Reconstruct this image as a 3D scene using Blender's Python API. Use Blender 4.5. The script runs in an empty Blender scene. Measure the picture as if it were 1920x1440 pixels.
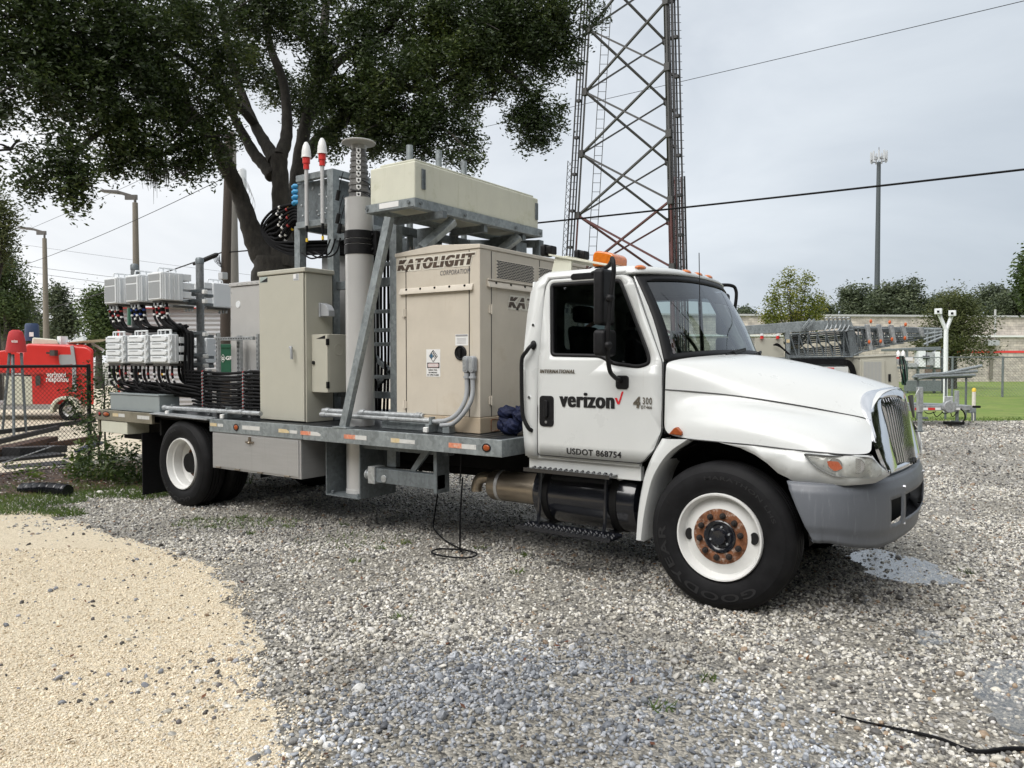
import bpy, bmesh, math, random
import numpy as np
from mathutils import Vector, Matrix

# ---------------------------------------------------------------- camera, sky, sun, exposure
SC = bpy.context.scene
COL = SC.collection
R = math.radians
CAM = (1.90, -5.11, 1.72)
YAW, PITCH, FPX = 35.471, 1.707, 1443.0
cd = bpy.data.cameras.new('camera')
cam = bpy.data.objects.new('camera', cd); COL.objects.link(cam)
cam.location = CAM
cam.rotation_euler = (R(90 - PITCH), 0, R(YAW))
cd.sensor_width = 36; cd.lens = 36 * FPX / 1920
cd.clip_start = 0.05; cd.clip_end = 3000
SC.camera = cam

SUN_EL, SUN_AZ = 50, 185          # azimuth: compass-like angle, clockwise from +Y
w = bpy.data.worlds.new('World'); SC.world = w; w.use_nodes = True
nt = w.node_tree; nt.nodes.clear()
def N(t, **k):
    n = nt.nodes.new(t)
    for a, b in k.items(): setattr(n, a, b)
    return n
out = N('ShaderNodeOutputWorld'); bg = N('ShaderNodeBackground')
sky = N('ShaderNodeTexSky', sky_type='NISHITA', sun_disc=False)
sky.sun_elevation = R(SUN_EL); sky.sun_rotation = R(SUN_AZ)
sky.air_density = 1.0; sky.dust_density = 3.0
tc = N('ShaderNodeTexCoord'); nz = N('ShaderNodeTexNoise'); mp = N('ShaderNodeMapping')
mp.inputs['Scale'].default_value = (1, 1, 2.4)
nz.inputs['Scale'].default_value = 2.1; nz.inputs['Detail'].default_value = 6; nz.inputs['Roughness'].default_value = .55; nz.inputs['Distortion'].default_value = .4
rp = N('ShaderNodeValToRGB')
rp.color_ramp.elements[0].position = .28; rp.color_ramp.elements[0].color = (.72, .745, .78, 1)
rp.color_ramp.elements[1].position = .68; rp.color_ramp.elements[1].color = (1.0, 1.0, 1.0, 1)
# the rain cloud sits low in front and to the right; the unseen sky behind is made brighter to lift the near sides
fh = Vector((-math.sin(R(YAW)), math.cos(R(YAW)), 0)); rt = Vector((math.cos(R(YAW)), math.sin(R(YAW)), 0))
dark_dir = (fh * .60 + rt * .80).normalized()
vm = N('ShaderNodeVectorMath', operation='DOT_PRODUCT'); vm.inputs[1].default_value = dark_dir
r2 = N('ShaderNodeValToRGB')
e = r2.color_ramp.elements
e[0].position = 0.0; e[0].color = (2.5, 2.45, 2.4, 1)
e[1].position = .985; e[1].color = (.52, .575, .63, 1)
x_ = e.new(.30); x_.color = (2.1, 2.08, 2.04, 1)
x_ = e.new(.46); x_.color = (1.0, 1.0, 1.0, 1)
x_ = e.new(.55); x_.color = (.92, .93, .94, 1)
x_ = e.new(.74); x_.color = (.85, .875, .90, 1)
x_ = e.new(.88); x_.color = (.72, .765, .81, 1)
ma = N('ShaderNodeMath', operation='MULTIPLY_ADD'); ma.inputs[1].default_value = .5; ma.inputs[2].default_value = .5
mul = N('ShaderNodeMix', data_type='RGBA', blend_type='MULTIPLY'); mul.inputs[0].default_value = 1
sc10 = N('ShaderNodeMix', data_type='RGBA', blend_type='MULTIPLY'); sc10.inputs[0].default_value = 1; sc10.inputs[7].default_value = (9.0, 9.0, 9.0, 1)
mixs = N('ShaderNodeMix', data_type='RGBA'); mixs.inputs[0].default_value = .93
L_ = nt.links.new
L_(tc.outputs['Generated'], mp.inputs[0]); L_(mp.outputs[0], nz.inputs['Vector']); L_(nz.outputs['Fac'], rp.inputs[0])
L_(tc.outputs['Generated'], vm.inputs[0]); L_(vm.outputs['Value'], ma.inputs[0]); L_(ma.outputs[0], r2.inputs[0])
L_(rp.outputs[0], mul.inputs[6]); L_(r2.outputs[0], mul.inputs[7])
L_(mul.outputs[2], sc10.inputs[6]); L_(sky.outputs[0], mixs.inputs[6]); L_(sc10.outputs[2], mixs.inputs[7])
L_(mixs.outputs[2], bg.inputs[0]); bg.inputs[1].default_value = 0.1; L_(bg.outputs[0], out.inputs[0])

sd = bpy.data.lights.new('sun', 'SUN'); sd.energy = 1.5; sd.angle = R(40); sd.color = (1, .97, .93)
sun = bpy.data.objects.new('sun', sd); COL.objects.link(sun)
az = R(SUN_AZ); el = R(SUN_EL)
sdir = Vector((math.sin(az) * math.cos(el), math.cos(az) * math.cos(el), math.sin(el)))   # towards the sun
sun.rotation_euler = (-sdir).to_track_quat('-Z', 'Y').to_euler()

SC.view_settings.view_transform = 'Standard'; SC.view_settings.look = 'None'
SC.view_settings.exposure = 0.42; SC.view_settings.gamma = 1
SC.cycles.max_bounces = 8; SC.cycles.transparent_max_bounces = 16

# ---------------------------------------------------------------- helpers
rng = random.Random(7)
nr = np.random.default_rng(11)

def at(px, py, d):
    """A point d metres in front of the viewer's standing point, from a sight line."""
    f = fh * math.cos(R(PITCH)) - Vector((0, 0, 1)) * math.sin(R(PITCH))
    u = Vector((0, 0, 1)) * math.cos(R(PITCH)) + fh * math.sin(R(PITCH))
    return Vector(CAM) + (f + rt * ((px - 960) / FPX) - u * ((py - 720) / FPX)) * d
def site(l, d, z=0):
    """l metres to the right of and d metres beyond the viewer's standing point."""
    return Vector((CAM[0], CAM[1], 0)) + rt * l + fh * d + Vector((0, 0, z))

MATS = {}
def nodes_of(name):
    m = bpy.data.materials.new(name); m.use_nodes = True
    t = m.node_tree; b = t.nodes['Principled BSDF']
    return m, t, b
def mat(name, col, rough=.5, metal=0., var=.12, vs=6., bump=0., bs=80., coat=0., dirt=None, streak=None, spec=.5, trans=0., stretch=None):
    """Painted / metal / plastic surface with tone variation, optional dirt patches, run-off streaks and fine bump."""
    if name in MATS: return MATS[name]
    m, t, b = nodes_of(name); n = t.nodes.new; l = t.links.new
    tc = n('ShaderNodeTexCoord')
    vec = tc.outputs['Object']
    if stretch:
        mpn = n('ShaderNodeMapping'); mpn.inputs['Scale'].default_value = stretch; l(vec, mpn.inputs[0]); vv = mpn.outputs[0]
    else: vv = vec
    no = n('ShaderNodeTexNoise'); no.inputs['Scale'].default_value = vs; no.inputs['Detail'].default_value = 6; no.inputs['Roughness'].default_value = .65
    l(vv, no.inputs['Vector'])
    cr = n('ShaderNodeValToRGB'); a, c = cr.color_ramp.elements
    a.position = .3; c.position = .7
    a.color = tuple(max(0, x * (1 - var)) for x in col) + (1,)
    c.color = tuple(min(1, x * (1 + var)) for x in col) + (1,)
    l(no.outputs['Fac'], cr.inputs[0]); cur = cr.outputs[0]
    def blend(cur, color, scale, lo, hi, amount, stretch=None):
        n2 = n('ShaderNodeTexNoise'); n2.inputs['Scale'].default_value = scale; n2.inputs['Detail'].default_value = 8; n2.inputs['Roughness'].default_value = .7
        if stretch:
            q = n('ShaderNodeMapping'); q.inputs['Scale'].default_value = stretch; l(vec, q.inputs[0]); l(q.outputs[0], n2.inputs['Vector'])
        else: l(vec, n2.inputs['Vector'])
        mr = n('ShaderNodeMapRange'); mr.inputs[1].default_value = lo; mr.inputs[2].default_value = hi; mr.inputs[3].default_value = 0; mr.inputs[4].default_value = amount
        l(n2.outputs['Fac'], mr.inputs[0])
        mx = n('ShaderNodeMix'); mx.data_type = 'RGBA'; mx.inputs[7].default_value = tuple(color) + (1,)
        l(mr.outputs[0], mx.inputs[0]); l(cur, mx.inputs[6]); return mx.outputs[2]
    if dirt: cur = blend(cur, dirt[0], dirt[1], dirt[2], dirt[2] + .2, dirt[3])
    if streak: cur = blend(cur, streak[0], streak[1], streak[2], streak[2] + .18, streak[3], (9, 9, .55))
    l(cur, b.inputs['Base Color'])
    b.inputs['Roughness'].default_value = rough; b.inputs['Metallic'].default_value = metal
    b.inputs['Coat Weight'].default_value = coat; b.inputs['Coat Roughness'].default_value = .08
    b.inputs['Specular IOR Level'].default_value = spec
    if rough > .15:
        mr = n('ShaderNodeMapRange'); mr.inputs[3].default_value = max(.03, rough - .1); mr.inputs[4].default_value = min(1, rough + .1)
        l(no.outputs['Fac'], mr.inputs[0]); l(mr.outputs[0], b.inputs['Roughness'])
    if bump:
        n3 = n('ShaderNodeTexNoise'); n3.inputs['Scale'].default_value = bs; n3.inputs['Detail'].default_value = 4; l(vec, n3.inputs['Vector'])
        bp = n('ShaderNodeBump'); bp.inputs['Strength'].default_value = bump; bp.inputs['Distance'].default_value = .01
        l(n3.outputs['Fac'], bp.inputs['Height']); l(bp.outputs[0], b.inputs['Normal'])
    MATS[name] = m; return m
def galv(name, base=(.27, .30, .31), metal=.45, rough=.48):
    """Hot-dip galvanised steel: spangle and run marks."""
    if name in MATS: return MATS[name]
    m, t, b = nodes_of(name); n = t.nodes.new; l = t.links.new
    tc = n('ShaderNodeTexCoord')
    vo = n('ShaderNodeTexVoronoi'); vo.inputs['Scale'].default_value = 34; l(tc.outputs['Object'], vo.inputs['Vector'])
    no = n('ShaderNodeTexNoise'); no.inputs['Scale'].default_value = 9; no.inputs['Detail'].default_value = 7; no.inputs['Roughness'].default_value = .7
    mpn = n('ShaderNodeMapping'); mpn.inputs['Scale'].default_value = (1.4, 1.4, .45); l(tc.outputs['Object'], mpn.inputs[0]); l(mpn.outputs[0], no.inputs['Vector'])
    sx = n('ShaderNodeSeparateColor'); l(vo.outputs['Color'], sx.inputs[0])
    ad = n('ShaderNodeMath'); ad.operation = 'MULTIPLY_ADD'; ad.inputs[1].default_value = .28; l(sx.outputs[0], ad.inputs[0]); l(no.outputs['Fac'], ad.inputs[2])
    cr = n('ShaderNodeValToRGB'); a, c = cr.color_ramp.elements; a.position = .38; c.position = .9
    a.color = tuple(x * .72 for x in base) + (1,); c.color = tuple(min(1, x * 1.3) for x in base) + (1,)
    l(ad.outputs[0], cr.inputs[0]); l(cr.outputs[0], b.inputs['Base Color'])
    b.inputs['Metallic'].default_value = metal
    mr = n('ShaderNodeMapRange'); mr.inputs[3].default_value = rough - .12; mr.inputs[4].default_value = rough + .14; l(no.outputs['Fac'], mr.inputs[0]); l(mr.outputs[0], b.inputs['Roughness'])
    MATS[name] = m; return m
def glass(name, tint, refl=.06, rough=.02, alpha_dark=0.0):
    if name in MATS: return MATS[name]
    m = bpy.data.materials.new(name); m.use_nodes = True; t = m.node_tree; t.nodes.clear(); n = t.nodes.new; l = t.links.new
    o = n('ShaderNodeOutputMaterial'); tr = n('ShaderNodeBsdfTransparent'); tr.inputs[0].default_value = tuple(tint) + (1,)
    gl = n('ShaderNodeBsdfGlossy'); gl.inputs[0].default_value = (.95, .97, 1, 1); gl.inputs['Roughness'].default_value = rough
    fr = n('ShaderNodeFresnel'); ge = n('ShaderNodeNewGeometry'); ir = n('ShaderNodeMapRange'); ir.inputs[3].default_value = 1.5; ir.inputs[4].default_value = 1 / 1.5; l(ge.outputs['Backfacing'], ir.inputs[0]); l(ir.outputs[0], fr.inputs[0])
    ad = n('ShaderNodeMath'); ad.operation = 'ADD'; ad.inputs[1].default_value = refl; l(fr.outputs[0], ad.inputs[0])
    mx = n('ShaderNodeMixShader'); l(ad.outputs[0], mx.inputs[0]); l(tr.outputs[0], mx.inputs[1]); l(gl.outputs[0], mx.inputs[2]); l(mx.outputs[0], o.inputs[0])
    MATS[name] = m; return m
def leaf_mat(name, c0, c1, c2, rough=.5, trans=.35):
    if name in MATS: return MATS[name]
    m = bpy.data.materials.new(name); m.use_nodes = True; t = m.node_tree; n = t.nodes.new; l = t.links.new
    b = t.nodes['Principled BSDF']; o = t.nodes['Material Output']
    ge = n('ShaderNodeNewGeometry'); cr = n('ShaderNodeValToRGB'); e = cr.color_ramp.elements
    e[0].position = 0; e[0].color = tuple(c0) + (1,); e[1].position = 1; e[1].color = tuple(c2) + (1,)
    k = e.new(.6); k.color = tuple(c1) + (1,)
    tc = n('ShaderNodeTexCoord'); no = n('ShaderNodeTexNoise'); no.inputs['Scale'].default_value = .8; no.inputs['Detail'].default_value = 3; l(tc.outputs['Object'], no.inputs['Vector'])
    ad = n('ShaderNodeMath'); ad.operation = 'MULTIPLY_ADD'; ad.inputs[1].default_value = .55; l(ge.outputs['Random Per Island'], ad.inputs[0])
    sb = n('ShaderNodeMath'); sb.operation = 'MULTIPLY_ADD'; sb.inputs[1].default_value = 1.5; sb.inputs[2].default_value = -.55; l(no.outputs['Fac'], sb.inputs[0]); l(sb.outputs[0], ad.inputs[2])
    l(ad.outputs[0], cr.inputs[0]); l(cr.outputs[0], b.inputs['Base Color']); b.inputs['Roughness'].default_value = rough
    tl = n('ShaderNodeBsdfTranslucent'); l(cr.outputs[0], tl.inputs[0])
    mx = n('ShaderNodeMixShader'); mx.inputs[0].default_value = trans; l(b.outputs[0], mx.inputs[1]); l(tl.outputs[0], mx.inputs[2]); l(mx.outputs[0], o.inputs[0])
    MATS[name] = m; return m

WORLD = {}       # where each root or part has its origin
def tag(o, label=None, cat=None, group=None, kind=None):
    if label: o['label'] = label
    if cat: o['category'] = cat
    if group: o['group'] = group
    if kind: o['kind'] = kind
    return o
def empty(name, loc, label=None, cat=None, group=None, rz=0):
    o = bpy.data.objects.new(name, None); COL.objects.link(o); o.location = loc; o.rotation_euler.z = rz
    o.empty_display_size = .2
    WORLD[o.name] = Vector(loc); return tag(o, label, cat, group)
def copy_tree(o, parent=None):
    c = o.copy(); COL.objects.link(c)
    if parent: c.parent = parent
    for ch in o.children: copy_tree(ch, c)
    return c

def cross_frame(t, up=None):
    t = Vector(t).normalized()
    up = Vector(up) if up else (Vector((0, 0, 1)) if abs(t.z) < .95 else Vector((0, 1, 0)))
    a = t.cross(up).normalized(); return a, a.cross(t).normalized()
def spline(pts, n=6):
    P = [Vector(p) for p in pts]
    if len(P) < 3: return P
    P = [P[0] * 2 - P[1]] + P + [P[-1] * 2 - P[-2]]; o = []
    for i in range(1, len(P) - 2):
        a, b, c, d = P[i - 1:i + 3]
        for k in range(n):
            t = k / n
            o.append(.5 * ((2 * b) + (c - a) * t + (2 * a - 5 * b + 4 * c - d) * t * t + (3 * b - a - 3 * c + d) * t ** 3))
    o.append(P[-2]); return o

class MB:
    def __init__(s): s.v = []; s.f = []
    def add(s, vs, fs):
        k = len(s.v); s.v += [tuple(x) for x in vs]; s.f += [tuple(i + k for i in f) for f in fs]; return s
    def bx(s, x0, x1, y0, y1, z0, z1):
        v = [(x, y, z) for z in (z0, z1) for y in (y0, y1) for x in (x0, x1)]
        return s.add(v, [(0, 2, 3, 1), (4, 5, 7, 6), (0, 1, 5, 4), (2, 6, 7, 3), (0, 4, 6, 2), (1, 3, 7, 5)])
    def bar(s, p, q, w, h, up=None):
        p, q = Vector(p), Vector(q); a, b = cross_frame(q - p, up); a *= w / 2; b *= h / 2
        v = [p - a - b, p + a - b, p + a + b, p - a + b, q - a - b, q + a - b, q + a + b, q - a + b]
        return s.add(v, [(0, 1, 2, 3), (7, 6, 5, 4), (0, 4, 5, 1), (1, 5, 6, 2), (2, 6, 7, 3), (3, 7, 4, 0)])
    def tube(s, pts, r, n=8, cap=True):
        P = [Vector(p) for p in pts]; m = len(P); rs = r if isinstance(r, (list, tuple)) else [r] * m
        a, b = cross_frame(P[1] - P[0]); vs = []
        for i in range(m):
            t = (P[min(i + 1, m - 1)] - P[max(i - 1, 0)]).normalized()
            a = (a - t * a.dot(t)); a = a.normalized() if a.length > 1e-6 else cross_frame(t)[0]; b = t.cross(a)
            for k in range(n):
                g = 2 * math.pi * k / n; vs.append(P[i] + (a * math.cos(g) + b * math.sin(g)) * rs[i])
        fs = [(i * n + k, i * n + (k + 1) % n, (i + 1) * n + (k + 1) % n, (i + 1) * n + k) for i in range(m - 1) for k in range(n)]
        if cap: fs += [tuple(range(n))[::-1], tuple(range((m - 1) * n, m * n))]
        return s.add(vs, fs)
    def cyl(s, p, q, r, r2=None, n=24): return s.tube([p, q], [r, r if r2 is None else r2], n)
    def lathe(s, prof, o, ax, n=32, closed=False, cap=True):
        o = Vector(o); t = Vector(ax).normalized(); a, b = cross_frame(t); m = len(prof)
        vs = [o + t * h + (a * math.cos(2 * math.pi * k / n) + b * math.sin(2 * math.pi * k / n)) * r for r, h in prof for k in range(n)]
        fs = [(i * n + k, i * n + (k + 1) % n, (i + 1) % m * n + (k + 1) % n, (i + 1) % m * n + k) for i in range(m if closed else m - 1) for k in range(n)]
        if cap and not closed:
            if prof[0][0] > 1e-5: fs.append(tuple(range(n))[::-1])
            if prof[-1][0] > 1e-5: fs.append(tuple(range((m - 1) * n, m * n)))
        return s.add(vs, fs)
    def grid(s, rows, closed=False, skip=None):
        m, n = len(rows), len(rows[0]); vs = [p for r in rows for p in r]; fs = []
        for i in range(m - 1):
            for k in range(n if closed else n - 1):
                if skip and skip(i, k): continue
                fs.append((i * n + k, i * n + (k + 1) % n, (i + 1) * n + (k + 1) % n, (i + 1) * n + k))
        return s.add(vs, fs)
    def face(s, pts): return s.add(pts, [tuple(range(len(pts)))])
    def prism(s, pts, d):
        d = Vector(d); n = len(pts); P = [Vector(p) for p in pts]
        vs = P + [p + d for p in P]
        return s.add(vs, [tuple(range(n))[::-1], tuple(range(n, 2 * n))] + [(i, (i + 1) % n, n + (i + 1) % n, n + i) for i in range(n)])
    def ball(s, c, r, n=12, m=8, sc=(1, 1, 1)):
        c = Vector(c)
        rows = [[c + Vector((math.cos(2 * math.pi * k / n) * math.sin(math.pi * i / m) * r * sc[0], math.sin(2 * math.pi * k / n) * math.sin(math.pi * i / m) * r * sc[1], math.cos(math.pi * i / m) * r * sc[2])) for k in range(n)] for i in range(m + 1)]
        return s.grid(rows, True)
    def mirror(s, yc):
        k = len(s.v); s.v += [(x, 2 * yc - y, z) for x, y, z in s.v]; s.f += [tuple(i + k for i in f)[::-1] for f in s.f]; return s
    def build(s, name, m, parent=None, bevel=0., seg=2, smooth=True, solid=0., angle=35, sub=0, loc=None, weld=False):
        o0 = WORLD[parent.name] if parent else (Vector(loc) if loc is not None else Vector((0, 0, 0)))
        me = bpy.data.meshes.new(name)
        me.from_pydata([(x - o0.x, y - o0.y, z - o0.z) for x, y, z in s.v], [], s.f)
        if weld or sub:
            bm = bmesh.new(); bm.from_mesh(me); bmesh.ops.remove_doubles(bm, verts=bm.verts, dist=1e-4); bmesh.ops.recalc_face_normals(bm, faces=bm.faces); bm.to_mesh(me); bm.free()
        me.materials.append(m)
        if smooth:
            me.shade_smooth(); me.set_sharp_from_angle(angle=R(angle))
        o = bpy.data.objects.new(name, me); COL.objects.link(o)
        if parent: o.parent = parent
        elif loc is not None: o.location = loc
        WORLD[o.name] = o0
        if sub: a = o.modifiers.new('s', 'SUBSURF'); a.levels = a.render_levels = sub
        if solid: a = o.modifiers.new('t', 'SOLIDIFY'); a.thickness = solid; a.offset = 0
        if bevel:
            a = o.modifiers.new('b', 'BEVEL'); a.width = bevel; a.segments = seg; a.limit_method = 'ANGLE'; a.angle_limit = R(40)
            if smooth: a.harden_normals = True
        return o

def panel(outer, holes, fn, cuts=()):
    """A sheet with openings: outer / holes are 2-D loops, fn lifts (a, b) to 3-D, cuts = [(axis, value)] add bend lines."""
    bm = bmesh.new(); edges = []
    for loop in [outer] + list(holes):
        vs = [bm.verts.new((a, b, 0)) for a, b in loop]
        edges += [bm.edges.new((vs[i], vs[(i + 1) % len(vs)])) for i in range(len(vs))]
    bmesh.ops.triangle_fill(bm, use_beauty=True, use_dissolve=False, edges=edges)
    for ax, val in cuts:
        co = (val, 0, 0) if ax == 0 else (0, val, 0); no = (1, 0, 0) if ax == 0 else (0, 1, 0)
        bmesh.ops.bisect_plane(bm, geom=bm.verts[:] + bm.edges[:] + bm.faces[:], dist=1e-5, plane_co=co, plane_no=no)
    bm.verts.index_update()
    mb = MB(); mb.add([fn(v.co.x, v.co.y) for v in bm.verts], [tuple(v.index for v in f.verts) for f in bm.faces]); bm.free()
    return mb
def rrect(x0, x1, z0, z1, r, n=4):
    o = []
    for cx, cz, a0 in ((x1 - r, z0 + r, -90), (x1 - r, z1 - r, 0), (x0 + r, z1 - r, 90), (x0 + r, z0 + r, 180)):
        for k in range(n + 1):
            a = R(a0 + 90 * k / n); o.append((cx + r * math.cos(a), cz + r * math.sin(a)))
    return o
def smooth_loop(pts, r=.03, n=4):
    o = []; m = len(pts)
    for i in range(m):
        p, a, b = Vector(pts[i]), Vector(pts[i - 1]), Vector(pts[(i + 1) % m])
        ra = min(r, (a - p).length * .45); rb = min(r, (b - p).length * .45)
        s, e_ = p + (a - p).normalized() * ra, p + (b - p).normalized() * rb
        for k in range(n + 1):
            t = k / n; o.append(tuple(s * (1 - t) ** 2 + p * 2 * t * (1 - t) + e_ * t * t))
    return o

def text2d(s, thick=0., spacing=1., fit=None, shear=0.):
    """Lettering as flat 2-D geometry, fitted to the box fit = (u0, u1, v0, v1)."""
    cu = bpy.data.curves.new('txt', 'FONT'); cu.body = s; cu.offset = thick; cu.space_character = spacing; cu.shear = shear; cu.resolution_u = 4
    ob = bpy.data.objects.new('txt', cu); me = ob.to_mesh()
    vs = [(v.co.x, v.co.y) for v in me.vertices]; fs = [tuple(p.vertices) for p in me.polygons]
    ob.to_mesh_clear(); bpy.data.objects.remove(ob); bpy.data.curves.remove(cu)
    if fit:
        xs = [v[0] for v in vs]; ys = [v[1] for v in vs]; a, b, c, d = min(xs), max(xs), min(ys), max(ys)
        vs = [(fit[0] + (x - a) / (b - a) * (fit[1] - fit[0]), fit[2] + (y - c) / (d - c) * (fit[3] - fit[2])) for x, y in vs]
    return vs, fs
def letter(s, fit, fn, thick=.012, spacing=1.05, shear=0., mb=None, bold=0., nrm=(0, -1, 0)):
    vs, fs = text2d(s, thick, spacing, (fit[0] + bold, fit[1] - bold, fit[2], fit[3]) if bold else fit, shear); mb = mb or MB()
    for i, du in enumerate((0, -bold, bold, -bold / 2, bold / 2) if bold else (0,)): mb.add([tuple(Vector(fn(a + du, b)) + Vector(nrm) * (.0003 * i)) for a, b in vs], fs)
    return mb
# ---------------------------------------------------------------- materials
M_white = mat('truck_white_paint', (.62, .635, .625), .3, 0, .02, 3, coat=.4, dirt=((.42, .40, .35), 22, .64, .3), streak=((.47, .455, .41), 3, .60, .3))
M_beige = mat('generator_tan_paint', (.555, .505, .425), .5, 0, .05, 4, dirt=((.44, .36, .26), 3.0, .57, .5), streak=((.42, .335, .22), 1.6, .60, .5), bump=.05)
M_beige_trim = mat('tan_trim', (.585, .535, .455), .5, 0, .05, 5)
M_cab = mat('cabinet_beige', (.43, .42, .355), .55, 0, .03, 5, bump=.08, bs=240, streak=((.34, .33, .26), 2, .62, .3))
M_galv = galv('galvanised_steel'); M_galv_dk = galv('galvanised_weathered', (.15, .17, .18), .35, .5)
M_galv_lt = galv('galvanised_bright', (.42, .44, .45), .55, .4)
M_alu = mat('brushed_aluminium', (.46, .46, .46), .42, .55, .06, 3, streak=((.30, .29, .28), 3, .55, .3), stretch=(1, 1, 12))
M_black = mat('black_plastic', (.009, .009, .010), .5, 0, .3, 20, spec=.25)
M_rubber = mat('tyre_rubber', (.011, .011, .012), .6, 0, .35, 9, dirt=((.03, .028, .026), 7, .6, .4), spec=.15)
M_blackpaint = mat('black_gloss_paint', (.008, .009, .013), .2, 0, .2, 6, coat=.6)
M_dark = mat('chassis_black', (.010, .010, .010), .7, 0, .3, 8, dirt=((.03, .026, .022), 6, .6, .6), spec=.15)
M_deck = mat('wet_steel_deck', (.05, .055, .06), .35, .4, .4, 6)
M_chrome = mat('chrome', (.80, .81, .83), .08, 1., .04, 6)
M_rim = mat('rim_white', (.70, .70, .68), .4, 0, .05, 5, dirt=((.30, .20, .12), 14, .62, .5))
M_rust = mat('rust', (.17, .066, .028), .85, 0, .6, 24, dirt=((.58, .50, .43), 16, .52, .9), bump=.5, bs=150)
M_bumper = mat('bumper_grey_plastic', (.125, .135, .153), .42, 0, .07, 3, streak=((.26, .28, .30), 4, .56, .5), dirt=((.28, .29, .31), 30, .64, .5))
M_amber = mat('amber_lens', (.62, .16, .015), .22, 0, .15, 30, coat=.6)
M_amber_dk = mat('amber_inner', (.30, .06, .008), .35, 0, .2, 30)
M_redlens = mat('red_lens', (.30, .02, .015), .25, 0, .1, 20, coat=.5)
M_lens = glass('clear_lens', (.92, .92, .90), .08, .10)
M_wglass = glass('windscreen_glass', (.82, .90, .88), .07, .015)
M_wtint = glass('windscreen_tint_band', (.16, .19, .21), .05, .015)
M_dglass = glass('door_glass_tinted', (.10, .12, .12), .0, .015)
M_int = mat('cab_lining_beige', (.42, .40, .36), .8, 0, .06, 4)
M_seat = mat('seat_cloth', (.03, .032, .036), .9, 0, .2, 30)
M_tape_w = mat('tape_white', (.58, .58, .56), .4, 0, .06, 20, dirt=((.30, .31, .31), 26, .55, .95))
M_tape_r = mat('tape_faded_red', (.62, .22, .13), .4, 0, .2, 30, dirt=((.60, .52, .42), 22, .5, .95))
M_tape_y = mat('tape_peeling_yellow', (.60, .48, .28), .45, 0, .12, 26, dirt=((.55, .55, .53), 22, .5, .95))
M_radio = mat('radio_light_grey', (.70, .725, .74), .5, 0, .03, 5)
M_radio_panel = mat('radio_grey_mesh', (.30, .315, .325), .7, 0, .12, 160)
M_jbox = mat('junction_box_grey', (.255, .29, .295), .5, 0, .05, 6, bump=.1, bs=200)
M_cable = mat('black_cable', (.006, .006, .007), .6, 0, .3, 30, spec=.15)
M_cap_w = mat('white_plastic_cap', (.72, .72, .70), .45, 0, .05, 8)
M_shelter = mat('mildewed_white_fibreglass', (.60, .60, .50), .6, 0, .05, 4, dirt=((.33, .34, .17), 5, .55, .55), streak=((.40, .40, .26), 3, .55, .5), bump=.05)
M_mast = mat('mast_grey_tube', (.56, .56, .555), .36, .25, .03, 3, streak=((.44, .43, .42), 2, .64, .3))
M_mast_col = mat('mast_collar_steel', (.17, .165, .16), .45, .5, .25, 10)
M_red = mat('red_paint', (.60, .035, .03), .35, 0, .05, 4, coat=.3)
M_redcloth = mat('red_cover_cloth', (.46, .03, .035), .75, 0, .1, 6)
M_bluebag = mat('navy_cloth', (.010, .014, .04), .6, 0, .3, 10, spec=.2)
M_ltgrey = mat('light_grey_plastic', (.33, .345, .36), .5, 0, .05, 8)
M_ink = mat('black_vinyl', (.008, .008, .009), .4, 0, .05, 8)
M_brown = mat('brown_lettering', (.075, .052, .037), .5, 0, .3, 14, dirt=((.26, .17, .10), 14, .6, .6))
M_cream = mat('cream_outline', (.68, .65, .57), .5, 0, .05, 8)
M_redink = mat('red_vinyl', (.62, .02, .03), .4, 0, .05, 8)
M_whiteink = mat('white_vinyl', (.75, .75, .74), .4, 0, .05, 8)
M_badge = mat('weathered_chrome_badge', (.13, .115, .09), .4, .3, .5, 60)
M_bark = mat('oak_bark', (.040, .036, .030), .95, 0, .5, 12, bump=1., bs=28, stretch=(1, 1, .35), dirt=((.085, .09, .07), 6, .6, .5))
M_conc = mat('concrete_pole', (.15, .135, .11), .85, 0, .12, 3, stretch=(3, 3, .5))
M_wood = mat('dark_wood_pole', (.045, .035, .028), .9, 0, .3, 6, stretch=(6, 6, .4))
M_steel_dk = mat('dark_bronze_lamp', (.07, .065, .06), .5, .3, .1, 10)
M_stainless = mat('muffler_stainless', (.33, .28, .22), .32, .85, .25, 3, stretch=(1, 5, 5))

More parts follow.
